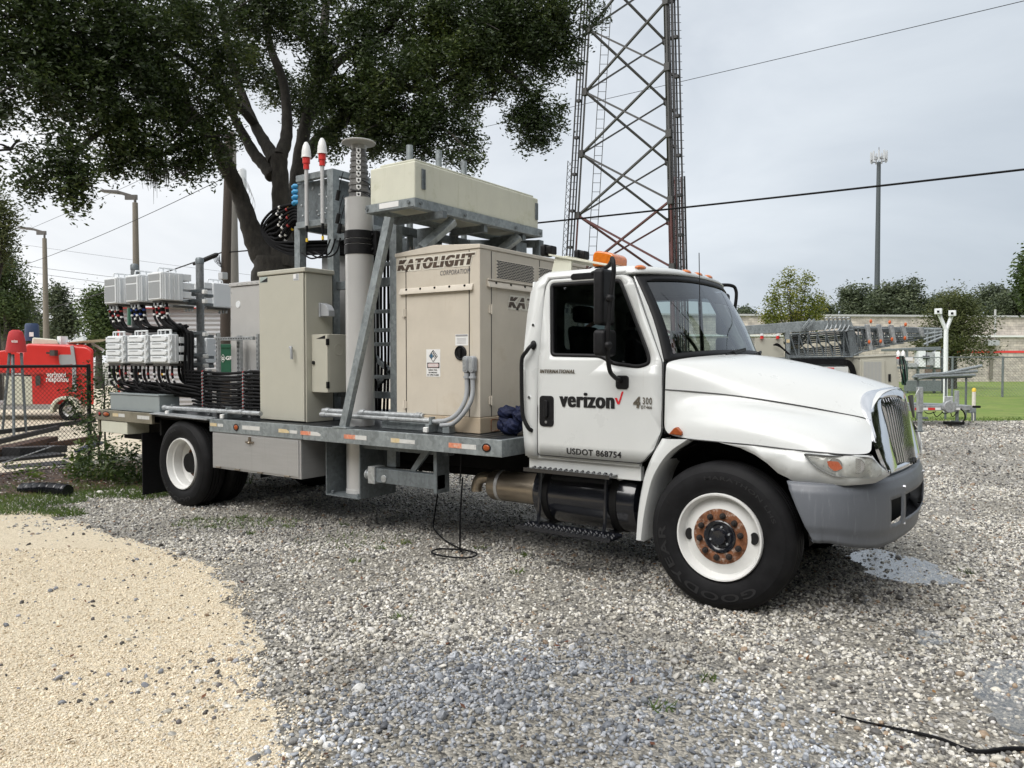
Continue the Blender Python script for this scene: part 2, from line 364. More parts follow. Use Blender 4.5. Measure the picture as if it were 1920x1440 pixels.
# ---------------------------------------------------------------- ground
def ground_mat(name, cells, bump=.6, rough=.75, blotch=((.5, .5, .5), 0.), wet=0.):
    """cells: list of (voronoi scale, [colour stops])"""
    m, t, b = nodes_of(name); n = t.nodes.new; l = t.links.new
    tc = n('ShaderNodeTexCoord'); pos = tc.outputs['Object']
    cols = []; dist = []
    for sc, stops in cells:
        vo = n('ShaderNodeTexVoronoi'); vo.inputs['Scale'].default_value = sc; l(pos, vo.inputs['Vector'])
        sx = n('ShaderNodeSeparateColor'); l(vo.outputs['Color'], sx.inputs[0])
        cr = n('ShaderNodeValToRGB'); e = cr.color_ramp.elements; cr.color_ramp.interpolation = 'LINEAR'
        e[0].position = 0; e[0].color = tuple(stops[0]) + (1,); e[1].position = 1; e[1].color = tuple(stops[-1]) + (1,)
        for i, c in enumerate(stops[1:-1]): k = e.new((i + 1) / (len(stops) - 1)); k.color = tuple(c) + (1,)
        l(sx.outputs[0], cr.inputs[0]); cols.append(cr.outputs[0]); dist.append(vo.outputs['Distance'])
    cur = cols[0]
    if len(cols) > 1:
        no = n('ShaderNodeTexNoise'); no.inputs['Scale'].default_value = .55; no.inputs['Detail'].default_value = 7; no.inputs['Roughness'].default_value = .75; l(pos, no.inputs['Vector'])
        mr = n('ShaderNodeMapRange'); mr.inputs[1].default_value = .42; mr.inputs[2].default_value = .60; l(no.outputs['Fac'], mr.inputs[0])
        mx = n('ShaderNodeMix'); mx.data_type = 'RGBA'; l(mr.outputs[0], mx.inputs[0]); l(cols[0], mx.inputs[6]); l(cols[1], mx.inputs[7]); cur = mx.outputs[2]
    if blotch[1]:
        n2 = n('ShaderNodeTexNoise'); n2.inputs['Scale'].default_value = .9; n2.inputs['Detail'].default_value = 9; n2.inputs['Roughness'].default_value = .7; l(pos, n2.inputs['Vector'])
        mr = n('ShaderNodeMapRange'); mr.inputs[1].default_value = .45; mr.inputs[2].default_value = .72; mr.inputs[4].default_value = blotch[1]; l(n2.outputs['Fac'], mr.inputs[0])
        mx = n('ShaderNodeMix'); mx.data_type = 'RGBA'; mx.inputs[7].default_value = tuple(blotch[0]) + (1,); l(mr.outputs[0], mx.inputs[0]); l(cur, mx.inputs[6]); cur = mx.outputs[2]
    l(cur, b.inputs['Base Color']); b.inputs['Roughness'].default_value = rough
    bp = n('ShaderNodeBump'); bp.invert = True; bp.inputs['Strength'].default_value = bump; bp.inputs['Distance'].default_value = .02; l(dist[0], bp.inputs['Height']); l(bp.outputs[0], b.inputs['Normal'])
    return m
M_gravel = ground_mat('gravel_ground', [(55, [(.05, .047, .042), (.21, .195, .165), (.33, .31, .265), (.50, .47, .41)]), (40, [(.07, .07, .07), (.22, .215, .20), (.38, .355, .31), (.54, .51, .45)])], .9, .72, ((.10, .085, .065), .5))
M_sand = ground_mat('shell_sand', [(95, [(.46, .385, .265), (.62, .53, .385), (.69, .605, .455), (.73, .65, .51)])], .55, .8, ((.60, .51, .37), .35))
M_yard = ground_mat('yard_sand', [(9, [(.50, .44, .33), (.60, .53, .41), (.66, .585, .46)])], .1, .9, ((.40, .34, .25), .5))
M_soil = ground_mat('leaf_litter', [(28, [(.02, .013, .009), (.05, .03, .02), (.09, .05, .035), (.16, .11, .075)])], .9, .8, ((.03, .02, .013), .5))
M_lawn = ground_mat('lawn_green', [(7, [(.085, .145, .018), (.115, .19, .022), (.155, .23, .03)]), (1.1, [(.10, .16, .025), (.14, .20, .032), (.18, .23, .045)])], .3, .9, ((.20, .19, .07), .55))

def sheet(name, pts, z, m, kind='structure'):
    mb = MB(); mb.face([(x, y, z) for x, y in pts]); return tag(mb.build(name, m, smooth=False), kind=kind)
def xy(p): return (p[0], p[1])
g = 900
sheet('ground', [(-g, -g), (g, -g), (g, g), (-g, g)], 0, M_gravel)
SAND = [(-8.9, -3.6), (-9.3, -1.3), (-8.28, -1.25), (-7.3, -1.18), (-6.44, -1.21), (-5.4, -1.22), (-4.47, -1.31), (-3.8, -1.42), (-3.23, -1.62), (-2.65, -1.9), (-2.14, -2.22), (-1.75, -2.45), (-1.44, -2.66), (-1.1, -2.85), (-.85, -3.0), (-.6, -3.2), (-.4, -4.0), (-.3, -5.6), (-9, -5.6)]
def wobble(loop, amp, step):
    o = []; m = len(loop)
    for i in range(m):
        a, b = Vector(loop[i]), Vector(loop[(i + 1) % m]); k = max(1, int((b - a).length / step))
        for q in range(k):
            p = a.lerp(b, q / k); o.append((p.x + rng.gauss(0, amp), p.y + rng.gauss(0, amp)))
    return o
sheet('sand_path', wobble([(x + .05 * math.sin(i * 2.6), y + .05 * math.sin(i * 1.9 + 1)) if -8 < x < -.5 else (x, y) for i, (x, y) in enumerate(SAND)], .05, .10), .004, M_sand)
YARD = [xy(site(-7.9, 11.6)), xy(site(-6.2, 15.5)), xy(site(-4.5, 20)), xy(site(-3, 40)), xy(site(-60, 70)), xy(site(-60, 12)), xy(site(-14, 10.8))]
sheet('yard_sand', wobble(YARD, .05, .6), .004, M_yard)
SOIL = [xy(site(-11, 9.6)), xy(site(-6.1, 9.7)), xy(site(-5.4, 10.2)), xy(site(-4.7, 10.4)), xy(site(-4.4, 12)), xy(site(-5.2, 15.3)), xy(site(-7.0, 12.6)), xy(site(-8.2, 11.5)), xy(site(-12, 11))]
sheet('soil_bed', wobble(SOIL, .05, .2), .008, M_soil)
LAWN = [xy(site(6, 22.5)), xy(site(9, 22.2)), xy(site(13, 22.0)), xy(site(17.2, 22.4)), xy(site(40, 23)), xy(site(120, 60)), xy(site(110, 110)), xy(site(0, 110)), xy(site(2, 40))]
sheet('lawn', wobble(LAWN, .12, .5), .004, M_lawn)
M_water = glass('puddle_water', (.80, .79, .77), .10, .12)
def puddle(name, pts, label_=None):
    return sheet(name, wobble(smooth_loop(pts, .2, 4), .028, .035), .0112, M_water)
puddle('puddle_water', [(.36, 2.05), (.50, 2.50), (.95, 2.30), (1.35, 1.72), (1.05, 1.42), (.66, 1.45), (.62, 1.75)])
puddle('puddle_water', [(.66, 1.02), (.74, 1.05), (.84, .72), (.72, .70)])
puddle('puddle_water', [(1.13, .30), (1.26, .40), (1.40, .25), (1.30, .08), (1.18, .05)])
puddle('puddle_water', [(1.62, .06), (1.95, .2), (2.3, -.5), (2.1, -1.05), (1.78, -1.08), (1.62, -.7), (1.55, -.35)])

# loose stones
def stone_protos(nm, sub, flat):
    c = bpy.data.collections.new(nm)
    for i in range(7):
        bm = bmesh.new(); bmesh.ops.create_icosphere(bm, subdivisions=sub, radius=1)
        sx, sy, sz = nr.uniform(.75, 1.25), nr.uniform(.65, 1.0), nr.uniform(.42, .72)
        dirs = nr.normal(size=(5, 3)); dirs /= np.linalg.norm(dirs, axis=1)[:, None]; cut = nr.uniform(.62, .95, 5)
        for v in bm.verts:
            p = np.array(v.co)
            for d_, k in zip(dirs, cut):
                q = p @ d_
                if q > k: p = p - d_ * (q - k) * .85
            p *= 1 + nr.uniform(-.06, .06); v.co = (p[0] * sx, p[1] * sy, p[2] * sz)
        me = bpy.data.meshes.new('stone'); bm.to_mesh(me); bm.free(); me.materials.append(M_stone); me.shade_smooth(); me.set_sharp_from_angle(angle=R(50))
        c.objects.link(bpy.data.objects.new('stone', me))
    return c
M_stone, _t, _b = nodes_of('loose_stone'); _n = _t.nodes.new
_a = _n('ShaderNodeAttribute'); _a.attribute_type = 'INSTANCER'; _a.attribute_name = 'tone'
_tc = _n('ShaderNodeTexCoord'); _no = _n('ShaderNodeTexNoise'); _no.inputs['Scale'].default_value = 1.3; _no.inputs['Detail'].default_value = 5; _t.links.new(_tc.outputs['Object'], _no.inputs['Vector'])
_mr = _n('ShaderNodeMapRange'); _mr.inputs[1].default_value = .3; _mr.inputs[2].default_value = .7; _mr.inputs[3].default_value = .72; _mr.inputs[4].default_value = 1.25; _t.links.new(_no.outputs['Fac'], _mr.inputs[0])
_mx = _n('ShaderNodeVectorMath'); _mx.operation = 'SCALE'; _t.links.new(_a.outputs['Color'], _mx.inputs[0]); _t.links.new(_mr.outputs[0], _mx.inputs['Scale'])
_t.links.new(_mx.outputs[0], _b.inputs['Base Color']); _b.inputs['Roughness'].default_value = .5
PROTO = stone_protos('stone_kinds', 2, 0)
def scatter(name, pos, size, col, proto, tilt=.5):
    n = len(pos); me = bpy.data.meshes.new(name); me.vertices.add(n); me.vertices.foreach_set('co', pos.astype(np.float32).ravel())
    def attr(nm, ty, arr, key='value'): a = me.attributes.new(nm, ty, 'POINT'); a.data.foreach_set(key, np.ascontiguousarray(arr).ravel())
    attr('size', 'FLOAT', size.astype(np.float32))
    attr('turn', 'FLOAT_VECTOR', np.c_[nr.normal(0, tilt, n), nr.normal(0, tilt, n), nr.uniform(0, 6.28, n)].astype(np.float32), 'vector')
    attr('tone', 'FLOAT_COLOR', np.c_[col, np.ones(n)].astype(np.float32), 'color')
    attr('pick', 'INT', nr.integers(0, 7, n).astype(np.int32))
    o = bpy.data.objects.new(name, me); COL.objects.link(o)
    ng = bpy.data.node_groups.new(name, 'GeometryNodeTree'); ng.interface.new_socket('Geometry', in_out='INPUT', socket_type='NodeSocketGeometry'); ng.interface.new_socket('Geometry', in_out='OUTPUT', socket_type='NodeSocketGeometry')
    a = ng.nodes.new; l = ng.links.new; gi, go = a('NodeGroupInput'), a('NodeGroupOutput')
    ip = a('GeometryNodeInstanceOnPoints'); ci = a('GeometryNodeCollectionInfo'); ci.inputs[0].default_value = proto; ci.inputs['Separate Children'].default_value = True; ci.inputs['Reset Children'].default_value = True
    def na(nm, ty): q = a('GeometryNodeInputNamedAttribute'); q.data_type = ty; q.inputs[0].default_value = nm; return q.outputs[0]
    l(gi.outputs[0], ip.inputs['Points']); l(ci.outputs[0], ip.inputs['Instance']); ip.inputs['Pick Instance'].default_value = True
    l(na('pick', 'INT'), ip.inputs['Instance Index']); l(na('turn', 'FLOAT_VECTOR'), ip.inputs['Rotation']); l(na('size', 'FLOAT'), ip.inputs['Scale']); l(ip.outputs[0], go.inputs[0])
    md = o.modifiers.new('scatter', 'NODES'); md.node_group = ng
    return tag(o, kind='stuff')
def pip(P, loop):
    L = np.array(loop); x, y = P[:, 0], P[:, 1]; ins = np.zeros(len(P), bool); j = len(L) - 1
    for i in range(len(L)):
        xi, yi, xj, yj = L[i, 0], L[i, 1], L[j, 0], L[j, 1]
        c = ((yi > y) != (yj > y)) & (x < (xj - xi) * (y - yi) / (yj - yi + 1e-12) + xi); ins ^= c; j = i
    return ins
def vnoise(P, s, seed):
    r_ = np.random.default_rng(seed); G = r_.uniform(size=(64, 64)); q = P * s + 100; i = np.floor(q).astype(int); f = q - i; f = f * f * (3 - 2 * f); i %= 64; j = (i + 1) % 64
    return (G[i[:, 0], i[:, 1]] * (1 - f[:, 0]) + G[j[:, 0], i[:, 1]] * f[:, 0]) * (1 - f[:, 1]) + (G[i[:, 0], j[:, 1]] * (1 - f[:, 0]) + G[j[:, 0], j[:, 1]] * f[:, 0]) * f[:, 1]
def wedge(d0, d1, per_m2, half=.72, l0=0):
    A = half * (d1 * d1 - d0 * d0); n = int(A * per_m2); d = np.sqrt(nr.uniform(d0 * d0, d1 * d1, n)); t = nr.uniform(-half, half, n)
    l = d * t; ox, oy = CAM[0], CAM[1]
    return np.c_[ox + rt.x * l + fh.x * d, oy + rt.y * l + fh.y * d]
def palette(n, cols, p): return np.array(cols)[nr.choice(len(cols), n, p=np.array(p) / sum(p))] * nr.uniform(.78, 1.22, (n, 1))
BLUE = [(-.75, -3.1), (-1.0, -2.75), (-1.15, -2.3), (-1.0, -1.7), (-.75, -1.3), (-.1, -1.12), (.45, -1.22), (.8, -1.3), (1.15, -1.45), (1.6, -1.75), (1.9, -1.6), (2.6, -5), (-.3, -5)]
P = np.vstack([wedge(2.9, 5.2, 3000, .95), wedge(5.2, 8.2, 2100, .85), wedge(8.2, 12.5, 900, .8), wedge(12.5, 22, 190)])
d_ = (P[:, 0] - CAM[0]) * fh.x + (P[:, 1] - CAM[1]) * fh.y
jit = P + nr.normal(0, .13, P.shape) * (1 + 1.8 * (vnoise(P, 1.7, 21)[:, None] > .55))
insand = pip(jit, SAND); insoil = pip(P, SOIL) & (nr.uniform(size=len(P)) < .85); inyard = pip(P, YARD)
fine = (vnoise(P, 1.1, 5) * .6 + vnoise(P, 3.1, 6) * .4)
keep = ~insand & ~insoil & ~inyard & ~((fine > .66) & (nr.uniform(size=len(P)) < .6))
P = P[keep]; d_ = d_[keep]; jit = jit[keep]; n = len(P)
blue = pip(P + nr.normal(0, .16, P.shape), BLUE)
cream = palette(n, [(.56, .53, .46), (.70, .675, .615), (.43, .41, .36), (.26, .255, .245), (.11, .105, .10), (.30, .22, .15), (.50, .485, .46)], [3, 2.2, 2.6, 1.8, 2.6, .6, 2])
bl = palette(n, [(.30, .32, .35), (.44, .465, .505), (.59, .605, .635), (.14, .148, .165), (.74, .735, .71), (.20, .217, .25), (.48, .45, .39)], [4, 4, 2.6, 1.6, 1.2, 3, .8])
col = np.where(blue[:, None], bl, cream)
wetmask = np.clip((vnoise(P, .9, 9) - .55) * 5, 0, 1)[:, None]
col = np.clip(col * (1 - .35 * wetmask), .01, .9)
size = np.where(blue, nr.lognormal(math.log(.0112), .32, n), nr.lognormal(math.log(.0102), .34, n)) * np.clip(d_ / 9, 1, 1.7)
pz = np.c_[P, size * nr.uniform(.12, .45, n)]
scatter('gravel', pz, size, col, PROTO)
# fine shell grains and strays on the sand
P = np.vstack([wedge(2.9, 4.6, 5200, .72), wedge(4.6, 7.0, 2600, .72)]); P = P[pip(P + nr.normal(0, .05, P.shape) * (1 + 3.5 * (vnoise(P, 2.3, 41)[:, None] > .5)), SAND)]; n = len(P)
col = palette(n, [(.71, .62, .47), (.77, .69, .55), (.64, .545, .40), (.49, .39, .265), (.70, .615, .49)], [4, 3, 3, 1, 1.2])
size = nr.lognormal(math.log(.0062), .28, n); scatter('shell_sand', np.c_[P, .004 + size * .25], size, np.clip(col, 0, .9), PROTO)
P = wedge(2.9, 9.5, 110, .72); ins = pip(P, SAND); P = P[ins]
dens = np.where(((P - np.array(CAM[:2])) @ np.array([fh.x, fh.y]) < 4.3) & (P[:, 0] > -2.6), .9, .28) * (vnoise(P, 2.0, 3) > .42); P = P[nr.uniform(size=len(P)) < dens]; n = len(P)
size = nr.lognormal(math.log(.011), .35, n)
scatter('stray_gravel', np.c_[P, .004 + size * .3], size, palette(n, [(.20, .21, .23), (.10, .09, .09), (.05, .045, .04), (.32, .33, .36)], [4, 2, 3, 2]), PROTO)
# fallen oak leaves: flat little blades lying on the stones
def litter(name, P, size, m, lift=.018):
    n = len(P); a = nr.uniform(0, 6.28, n); L = size[:, None] * np.c_[np.cos(a), np.sin(a), nr.normal(0, .25, n)]; Wd = size[:, None] * .38 * np.c_[-np.sin(a), np.cos(a), nr.normal(0, .35, n)]
    c = np.c_[P, np.full(n, lift) + nr.uniform(0, .01, n)]
    return leaf_mesh(name, c, L, Wd, m)
def leaf_mesh(name, c, L, W, m, parent=None):
    n = len(c); v = np.empty((n, 4, 3), np.float32); v[:, 0] = c - L; v[:, 1] = c + W; v[:, 2] = c + L; v[:, 3] = c - W
    o0 = WORLD[parent.name] if parent else Vector((0, 0, 0)); v -= np.array(o0, np.float32)
    me = bpy.data.meshes.new(name); me.vertices.add(4 * n); me.vertices.foreach_set('co', v.ravel())
    me.loops.add(4 * n); me.loops.foreach_set('vertex_index', np.arange(4 * n, dtype=np.int32)); me.polygons.add(n); me.polygons.foreach_set('loop_start', np.arange(0, 4 * n, 4, dtype=np.int32))
    me.update(calc_edges=True); me.materials.append(m)
    o = bpy.data.objects.new(name, me); COL.objects.link(o); WORLD[o.name] = o0
    if parent: o.parent = parent
    return o
M_dead = leaf_mat('dead_leaf', (.06, .025, .012), (.14, .05, .022), (.30, .17, .05), .7, .1)
P = wedge(2.9, 9, 4.5, .72); o = litter('fallen_leaves', P, nr.uniform(.014, .026, len(P)), M_dead); tag(o, kind='stuff')
P = wedge(9, 13, 60, .72); P = P[pip(P, SOIL)]; o = litter('leaf_litter', P, nr.uniform(.02, .04, len(P)), M_dead, .02); tag(o, kind='stuff')
# grass tufts
M_grass = leaf_mat('grass_blade', (.05, .09, .018), (.10, .16, .03), (.22, .24, .07), .6, .4)
def grass(name, P, h, lean=.5, wd=.006):
    n = len(P); h = h * nr.uniform(.5, 1.2, n); a = nr.uniform(0, 6.28, n); v = np.empty((n, 3, 3), np.float32)
    dx = np.c_[np.cos(a), np.sin(a)]; b = np.c_[P, np.zeros(n)]; ww = wd * (1 + h * 2)
    v[:, 0] = b - np.c_[dx * ww[:, None], np.zeros(n)]; v[:, 1] = b + np.c_[dx * ww[:, None], np.zeros(n)]
    q = nr.normal(0, lean, (n, 2)) * h[:, None]; v[:, 2] = np.c_[P + q, h]
    me = bpy.data.meshes.new(name); me.vertices.add(3 * n); me.vertices.foreach_set('co', v.ravel()); me.loops.add(3 * n); me.loops.foreach_set('vertex_index', np.arange(3 * n, dtype=np.int32)); me.polygons.add(n); me.polygons.foreach_set('loop_start', np.arange(0, 3 * n, 3, dtype=np.int32)); me.update(calc_edges=True); me.materials.append(M_grass)
    o = bpy.data.objects.new(name, me); COL.objects.link(o); return tag(o, kind='stuff')
def blob_pts(c, rx, ry, n, ang=0.):
    r_ = np.sqrt(nr.uniform(0, 1, n)); a = nr.uniform(0, 6.28, n); x, y = r_ * np.cos(a) * rx, r_ * np.sin(a) * ry
    return np.c_[c[0] + rt.x * x + fh.x * y, c[1] + rt.y * x + fh.y * y]
gp = []
for c, rx, ry, n in ((site(-6.1, 9.35), .9, .42, 4200), (site(-5.6, 8.75), .7, .22, 1600), (site(-5.0, 8.55), .25, .12, 420), (site(-5.05, 9.95), .75, .38, 2600), (site(-4.6, 9.9), .25, .5, 900), (site(-6.4, 10.3), .9, .4, 900), (site(-5.2, 10.6), .8, .4, 900)): gp.append(blob_pts(c, rx, ry, n))
grass('grass', np.vstack(gp)[::2], .06, .7)
gp = [blob_pts(site(l, d), .06, .05, 26) for l, d in ((-1.35, 6.55), (-1.0, 7.2), (.05, 6.2), (.1, 6.75), (-.3, 7.0), (1.05, 4.1), (.75, 3.75), (-2.6, 7.6), (-2.3, 7.9), (3.7, 6.2), (-1.75, 8.0), (-3.1, 7.9), (-1.2, 7.0), (-2.95, 8.4), (-.75, 5.1), (-3.4, 8.3))] + [blob_pts(site(-2.9, 8.1), .7, .3, 500), blob_pts(site(-1.5, 7.3), .6, .4, 160)]
grass('weeds', np.vstack(gp), .04, .9)
gp = [np.c_[nr.uniform(7, 22, 2600), nr.normal(22.5, .45, 2600)]]
q = gp[0]; grass('grass', np.c_[CAM[0] + rt.x * q[:, 0] + fh.x * q[:, 1], CAM[1] + rt.y * q[:, 0] + fh.y * q[:, 1]], .06, .7, .012)
# ---------------------------------------------------------------- the truck
YC = 1.22
T = empty('service_truck', (-3.5, YC, 0), 'white cab flatbed utility truck carrying a generator and radio equipment, parked on gravel', 'truck')
def ysd(z): return .2 - .012 * math.sin(math.pi * max(0, min(1, (z - .93) / .79))) if z < 1.72 else .2 + (z - 1.72) * .155
def side(off=0.): return lambda a, b: (a, ysd(b) + off, b)
cutz = [(1, z) for z in (1.05, 1.2, 1.4, 1.6, 1.72, 2.0, 2.3)]
WIN = smooth_loop([(-1.557, 2.362), (-1.492, 1.755), (-1.03, 1.745), (-.93, 1.69), (-.70, 1.662), (-.598, 1.69), (-.602, 1.76), (-.868, 2.30), (-.905, 2.362)], .045, 4)
DOOR = smooth_loop([(-1.612, .945), (-.665, .945), (-.56, 1.06), (-.503, 1.2), (-.503, 1.71), (-.802, 2.362), (-.872, 2.398), (-1.56, 2.398), (-1.60, 2.34), (-1.605, 1.3)], .03, 3)
PIL = [(-1.735, .93), (-1.62, .93), (-1.613, 1.3), (-1.608, 2.34), (-1.563, 2.406), (-.868, 2.406), (-.868, 2.425), (-1.61, 2.425), (-1.69, 2.385), (-1.742, 2.30), (-1.758, 2.1), (-1.765, 1.6), (-1.758, 1.2)]
def inset(loop, d):
    m = len(loop); c = sum((Vector(p) for p in loop), Vector((0, 0))) / m; o = []
    for i in range(m):
        a, b = Vector(loop[i - 1]), Vector(loop[(i + 1) % m]); t = (b - a).normalized(); nrm = Vector((-t.y, t.x))
        p = Vector(loop[i]); nrm = nrm if (c - p).dot(nrm) > 0 else -nrm; o.append(tuple(p + nrm * d))
    return o
for s in (0, 1):
    def bld(mb, *a, **k):
        if s: mb.v = [(x, 2 * YC - y, z) for x, y, z in mb.v]
        return mb.build(*a, **k)
    dr = bld(panel(DOOR, [WIN], side(), cutz), 'door', M_white, T, solid=.03)
    bld(panel(WIN, [inset(WIN, .028)], side(-.002), cutz), 'window_seal', M_black, dr, solid=.03)
    wg = bld(panel(inset(WIN, .024), [], side(.010), cutz), 'window', M_dglass if not s else glass('far_door_glass', (.5, .56, .56), 0, .015), dr, smooth=False)  # same glass both sides; far tint is lightened to stand for daylight through it
    mb = MB(); mb.bar((-1.0, ysd(1.74) + .004, 1.74), (-1.0, ysd(2.36) + .004, 2.36), .03, .03); bld(mb, 'window_bar', M_black, dr)
    mb = MB(); q = [(a, ysd(b) - .0145, b) for a, b in DOOR]; q.append(q[0]); mb.tube(q, .0035, 5, False); bld(mb, 'door_gap', M_ink, dr)
    cabp = bld(panel(PIL, [], side(), cutz), 'cab_pillar', M_white, T, solid=.03)
    mb = MB(); mb.bx(-1.735, -.70, .212, .26, .912, .94); mb.bx(-1.735, -.70, .24, .30, .80, .912); bld(mb, 'sill', M_white, T, bevel=.006)
    # belt crease and body line of the door
    for pts, r in (([(-1.60, ysd(1.70) - .001, 1.80), (-1.57, ysd(1.7) - .001, 1.72), (-1.5, ysd(1.69) - .001, 1.69), (-1.0, ysd(1.655) - .001, 1.655), (-.7, ysd(1.63) - .001, 1.63), (-.55, ysd(1.65) - .001, 1.65)], .006), ([(-1.6, ysd(1.52) - .001, 1.518), (-.51, ysd(1.52) - .001, 1.518)], .005)):
        mb = MB(); mb.tube(spline(pts, 5), r, 6); bld(mb, 'body_line', M_white, dr)
    mb = MB(); mb.prism([(x, 0, z) for x, z in rrect(-1.585, -1.447, 1.185, 1.437, .03)], (0, .03, 0)); mb.v = [(x, y + ysd(1.3) - .022, z) for x, y, z in mb.v]
    hd = bld(mb, 'door_handle', M_black, dr, bevel=.006)
    mb = MB(); mb.prism([(x, ysd(1.3) - .042, z) for x, z in rrect(-1.535, -1.495, 1.26, 1.40, .018)], (0, .022, 0)); bld(mb, 'latch_grip', M_black, hd, bevel=.006)
    mb = MB(); mb.cyl((-1.515, ysd(1.21) - .030, 1.222), (-1.515, ysd(1.21), 1.222), .012, n=14); bld(mb, 'lock', M_chrome, hd)
    # grab handle on the rear pillar
    gy = .2
    mb = MB(); mb.tube(spline([(-1.66, gy, 1.852), (-1.662, gy - .05, 1.84), (-1.69, gy - .065, 1.80), (-1.735, gy - .065, 1.74), (-1.74, gy - .065, 1.6), (-1.735, gy - .065, 1.36), (-1.72, gy - .065, 1.25), (-1.675, gy - .05, 1.16), (-1.665, gy, 1.145)], 6), .017, 10)
    for q in ((-1.66, 1.852), (-1.665, 1.145)): mb.ball((q[0], gy - .008, q[1]), .03, sc=(1, .6, 1.3))
    bld(mb, 'grab_handle', M_black, T)
    for q in ((-1.685, 2.02), (-1.687, 1.42)): mb = MB(); mb.cyl((q[0], ysd(q[1]) - .024, q[1]), (q[0], ysd(q[1]) + .01, q[1]), .012, n=12); bld(mb, 'pillar_bolt', M_chrome, cabp)
    # west-coast mirror
    mb = MB(); mb.tube(spline([(-1.16, .29, 2.42), (-1.0, .24, 2.455), (-.86, .06, 2.478), (-.80, -.05, 2.475), (-.775, -.08, 2.44), (-.77, -.085, 2.35), (-.80, -.085, 2.12), (-.82, -.08, 1.83), (-.83, -.03, 1.66), (-.835, .06, 1.60), (-.835, .16, 1.57)], 7), .017, 10)
    mb.ball((-.80, -.085, 2.18), .034); mb.ball((-.818, -.08, 1.835), .034)
    ma_ = bld(mb, 'mirror_arm', M_black, T)
    mb = MB(); mb.prism([(x, .165, z) for x, z in rrect(-.885, -.775, 1.505, 1.61, .025)], (0, .045, 0)); bld(mb, 'mirror_bracket', M_black, ma_, bevel=.008)
    mb = MB(); mb.prism([(x, ysd(2.4) - .025, z) for x, z in rrect(-1.36, -1.06, 2.375, 2.43, .026)], (0, .05, 0)); bld(mb, 'mirror_bracket', M_black, ma_, bevel=.01)
    for z0, z1, nm, dd in ((1.985, 2.405, 'mirror', .085), (1.755, 1.955, 'convex_mirror', .10)):
        mb = MB(); mb.prism([(-.925, y, z) for y, z in rrect(-.125, .085, z0, z1, .035)], (dd, 0, 0)); mr_ = bld(mb, nm, M_black, T, bevel=.03, seg=4)
        mb = MB(); mb.prism([(-.927, y, z) for y, z in rrect(-.095, .055, z0 + .04, z1 - .04, .02)], (.004, 0, 0)); bld(mb, 'mirror_glass', M_chrome, mr_)

# lettering on the near door
door = [o for o in T.children if o.name.startswith('door')][0]
def dl(off=.0035): return lambda a, b: (a, ysd(b) - off - .015, b)
letter('verizon', (-1.395, -.892, 1.352, 1.470), dl(), .012, 1.10, bold=.008).build('lettering', M_ink, door, smooth=False)
mb = MB(); f_ = dl()
mb.face([f_(*p) for p in ((-.893, 1.437), (-.872, 1.437), (-.858, 1.407), (-.833, 1.487), (-.817, 1.487), (-.850, 1.388), (-.868, 1.388))]); mb.build('check_mark', M_redink, door, smooth=False)
letter('USDOT 868754', (-1.328, -.836, .972, 1.022), dl(), .012, 1.08, bold=.0012).build('lettering', M_ink, door, smooth=False)
letter('INTERNATIONAL', (-1.585, -1.25, 1.622, 1.652), dl(.006), .02, 1.2, .15, bold=.002).build('maker_badge', M_badge, door, smooth=False)
letter('300', (-.655, -.578, 1.395, 1.448), dl(.006), .02, 1.15).build('model_badge', M_badge, door, smooth=False)
letter('4', (-.735, -.672, 1.365, 1.452), dl(.006), .05, 1.1, .1).build('model_badge', M_badge, door, smooth=False)
letter('DT466', (-.668, -.578, 1.362, 1.386), dl(.006), .03, 1.1).build('model_badge', M_badge, door, smooth=False)

# roof, back wall, windscreen
rows = []
for i in range(25):
    u = i / 24; row = []
    for k in range(33):
        v = k / 32; c = 2 * v - 1; y = .298 + v * (2 * YC - .596)
        xf = -.79 + .19 * (1 - abs(c) ** 3); xb = -1.70 + .02 * c * c
        uu = u ** .8 if u < .5 else u
        x = xb + (xf - xb) * u
        fx = min(1, min(u * 9, (1 - u) * 6)); fy = min(1, (1 - abs(c)) * 10)
        gx = math.sqrt(max(0, 1 - (1 - fx) ** 2)); gy_ = math.sqrt(max(0, 1 - (1 - fy) ** 2))
        z = 2.400 + .06 * gx * gy_ + .018 * (1 - c * c) * gx + .022 * u * (1 - c * c) * (1 - gx)
        row.append((x, y, z))
    rows.append(row)
mb = MB(); mb.grid(rows); roof = mb.build('roof', M_white, T, solid=.02, angle=60)
bw = panel([(.26, .95), (2.18, .95), (2.2, 1.7), (2.12, 2.39), (.32, 2.39), (.24, 1.7)], [rrect(.75, 1.69, 1.83, 2.24, .06)], lambda a, b: (-1.742, a, b)); bw.build('rear_wall', M_white, T, solid=.02)
panel([(.28, .96), (2.16, .96), (2.18, 1.7), (2.10, 2.38), (.34, 2.38), (.26, 1.7)], [rrect(.74, 1.70, 1.82, 2.25, .06)], lambda a, b: (-1.70, a, b)).build('rear_lining', M_int, T, solid=.01)
mb = MB(); mb.face([(-1.735, y, z) for y, z in rrect(.74, 1.70, 1.82, 2.25, .06)]); mb.build('rear_window', M_wglass, T, smooth=False)
panel([(.34, -1.68), (2.10, -1.68), (2.10, -.85), (.34, -.85)], [], lambda a, b: (b, a, 2.375)).build('headliner', M_int, T)
def ws(u, v, off=0.):
    c = abs(2 * u - 1); k = 1 - c ** 3
    b = Vector((-.497 + .24 * k, .2 + 2.04 * u, 1.716 + .045 * k)); t = Vector((-.79 + .19 * k, .305 + 1.83 * u, 2.375 + .038 * (1 - c * c)))
    p = b.lerp(t, v); p.x += .03 * math.sin(math.pi * v) - off; return p
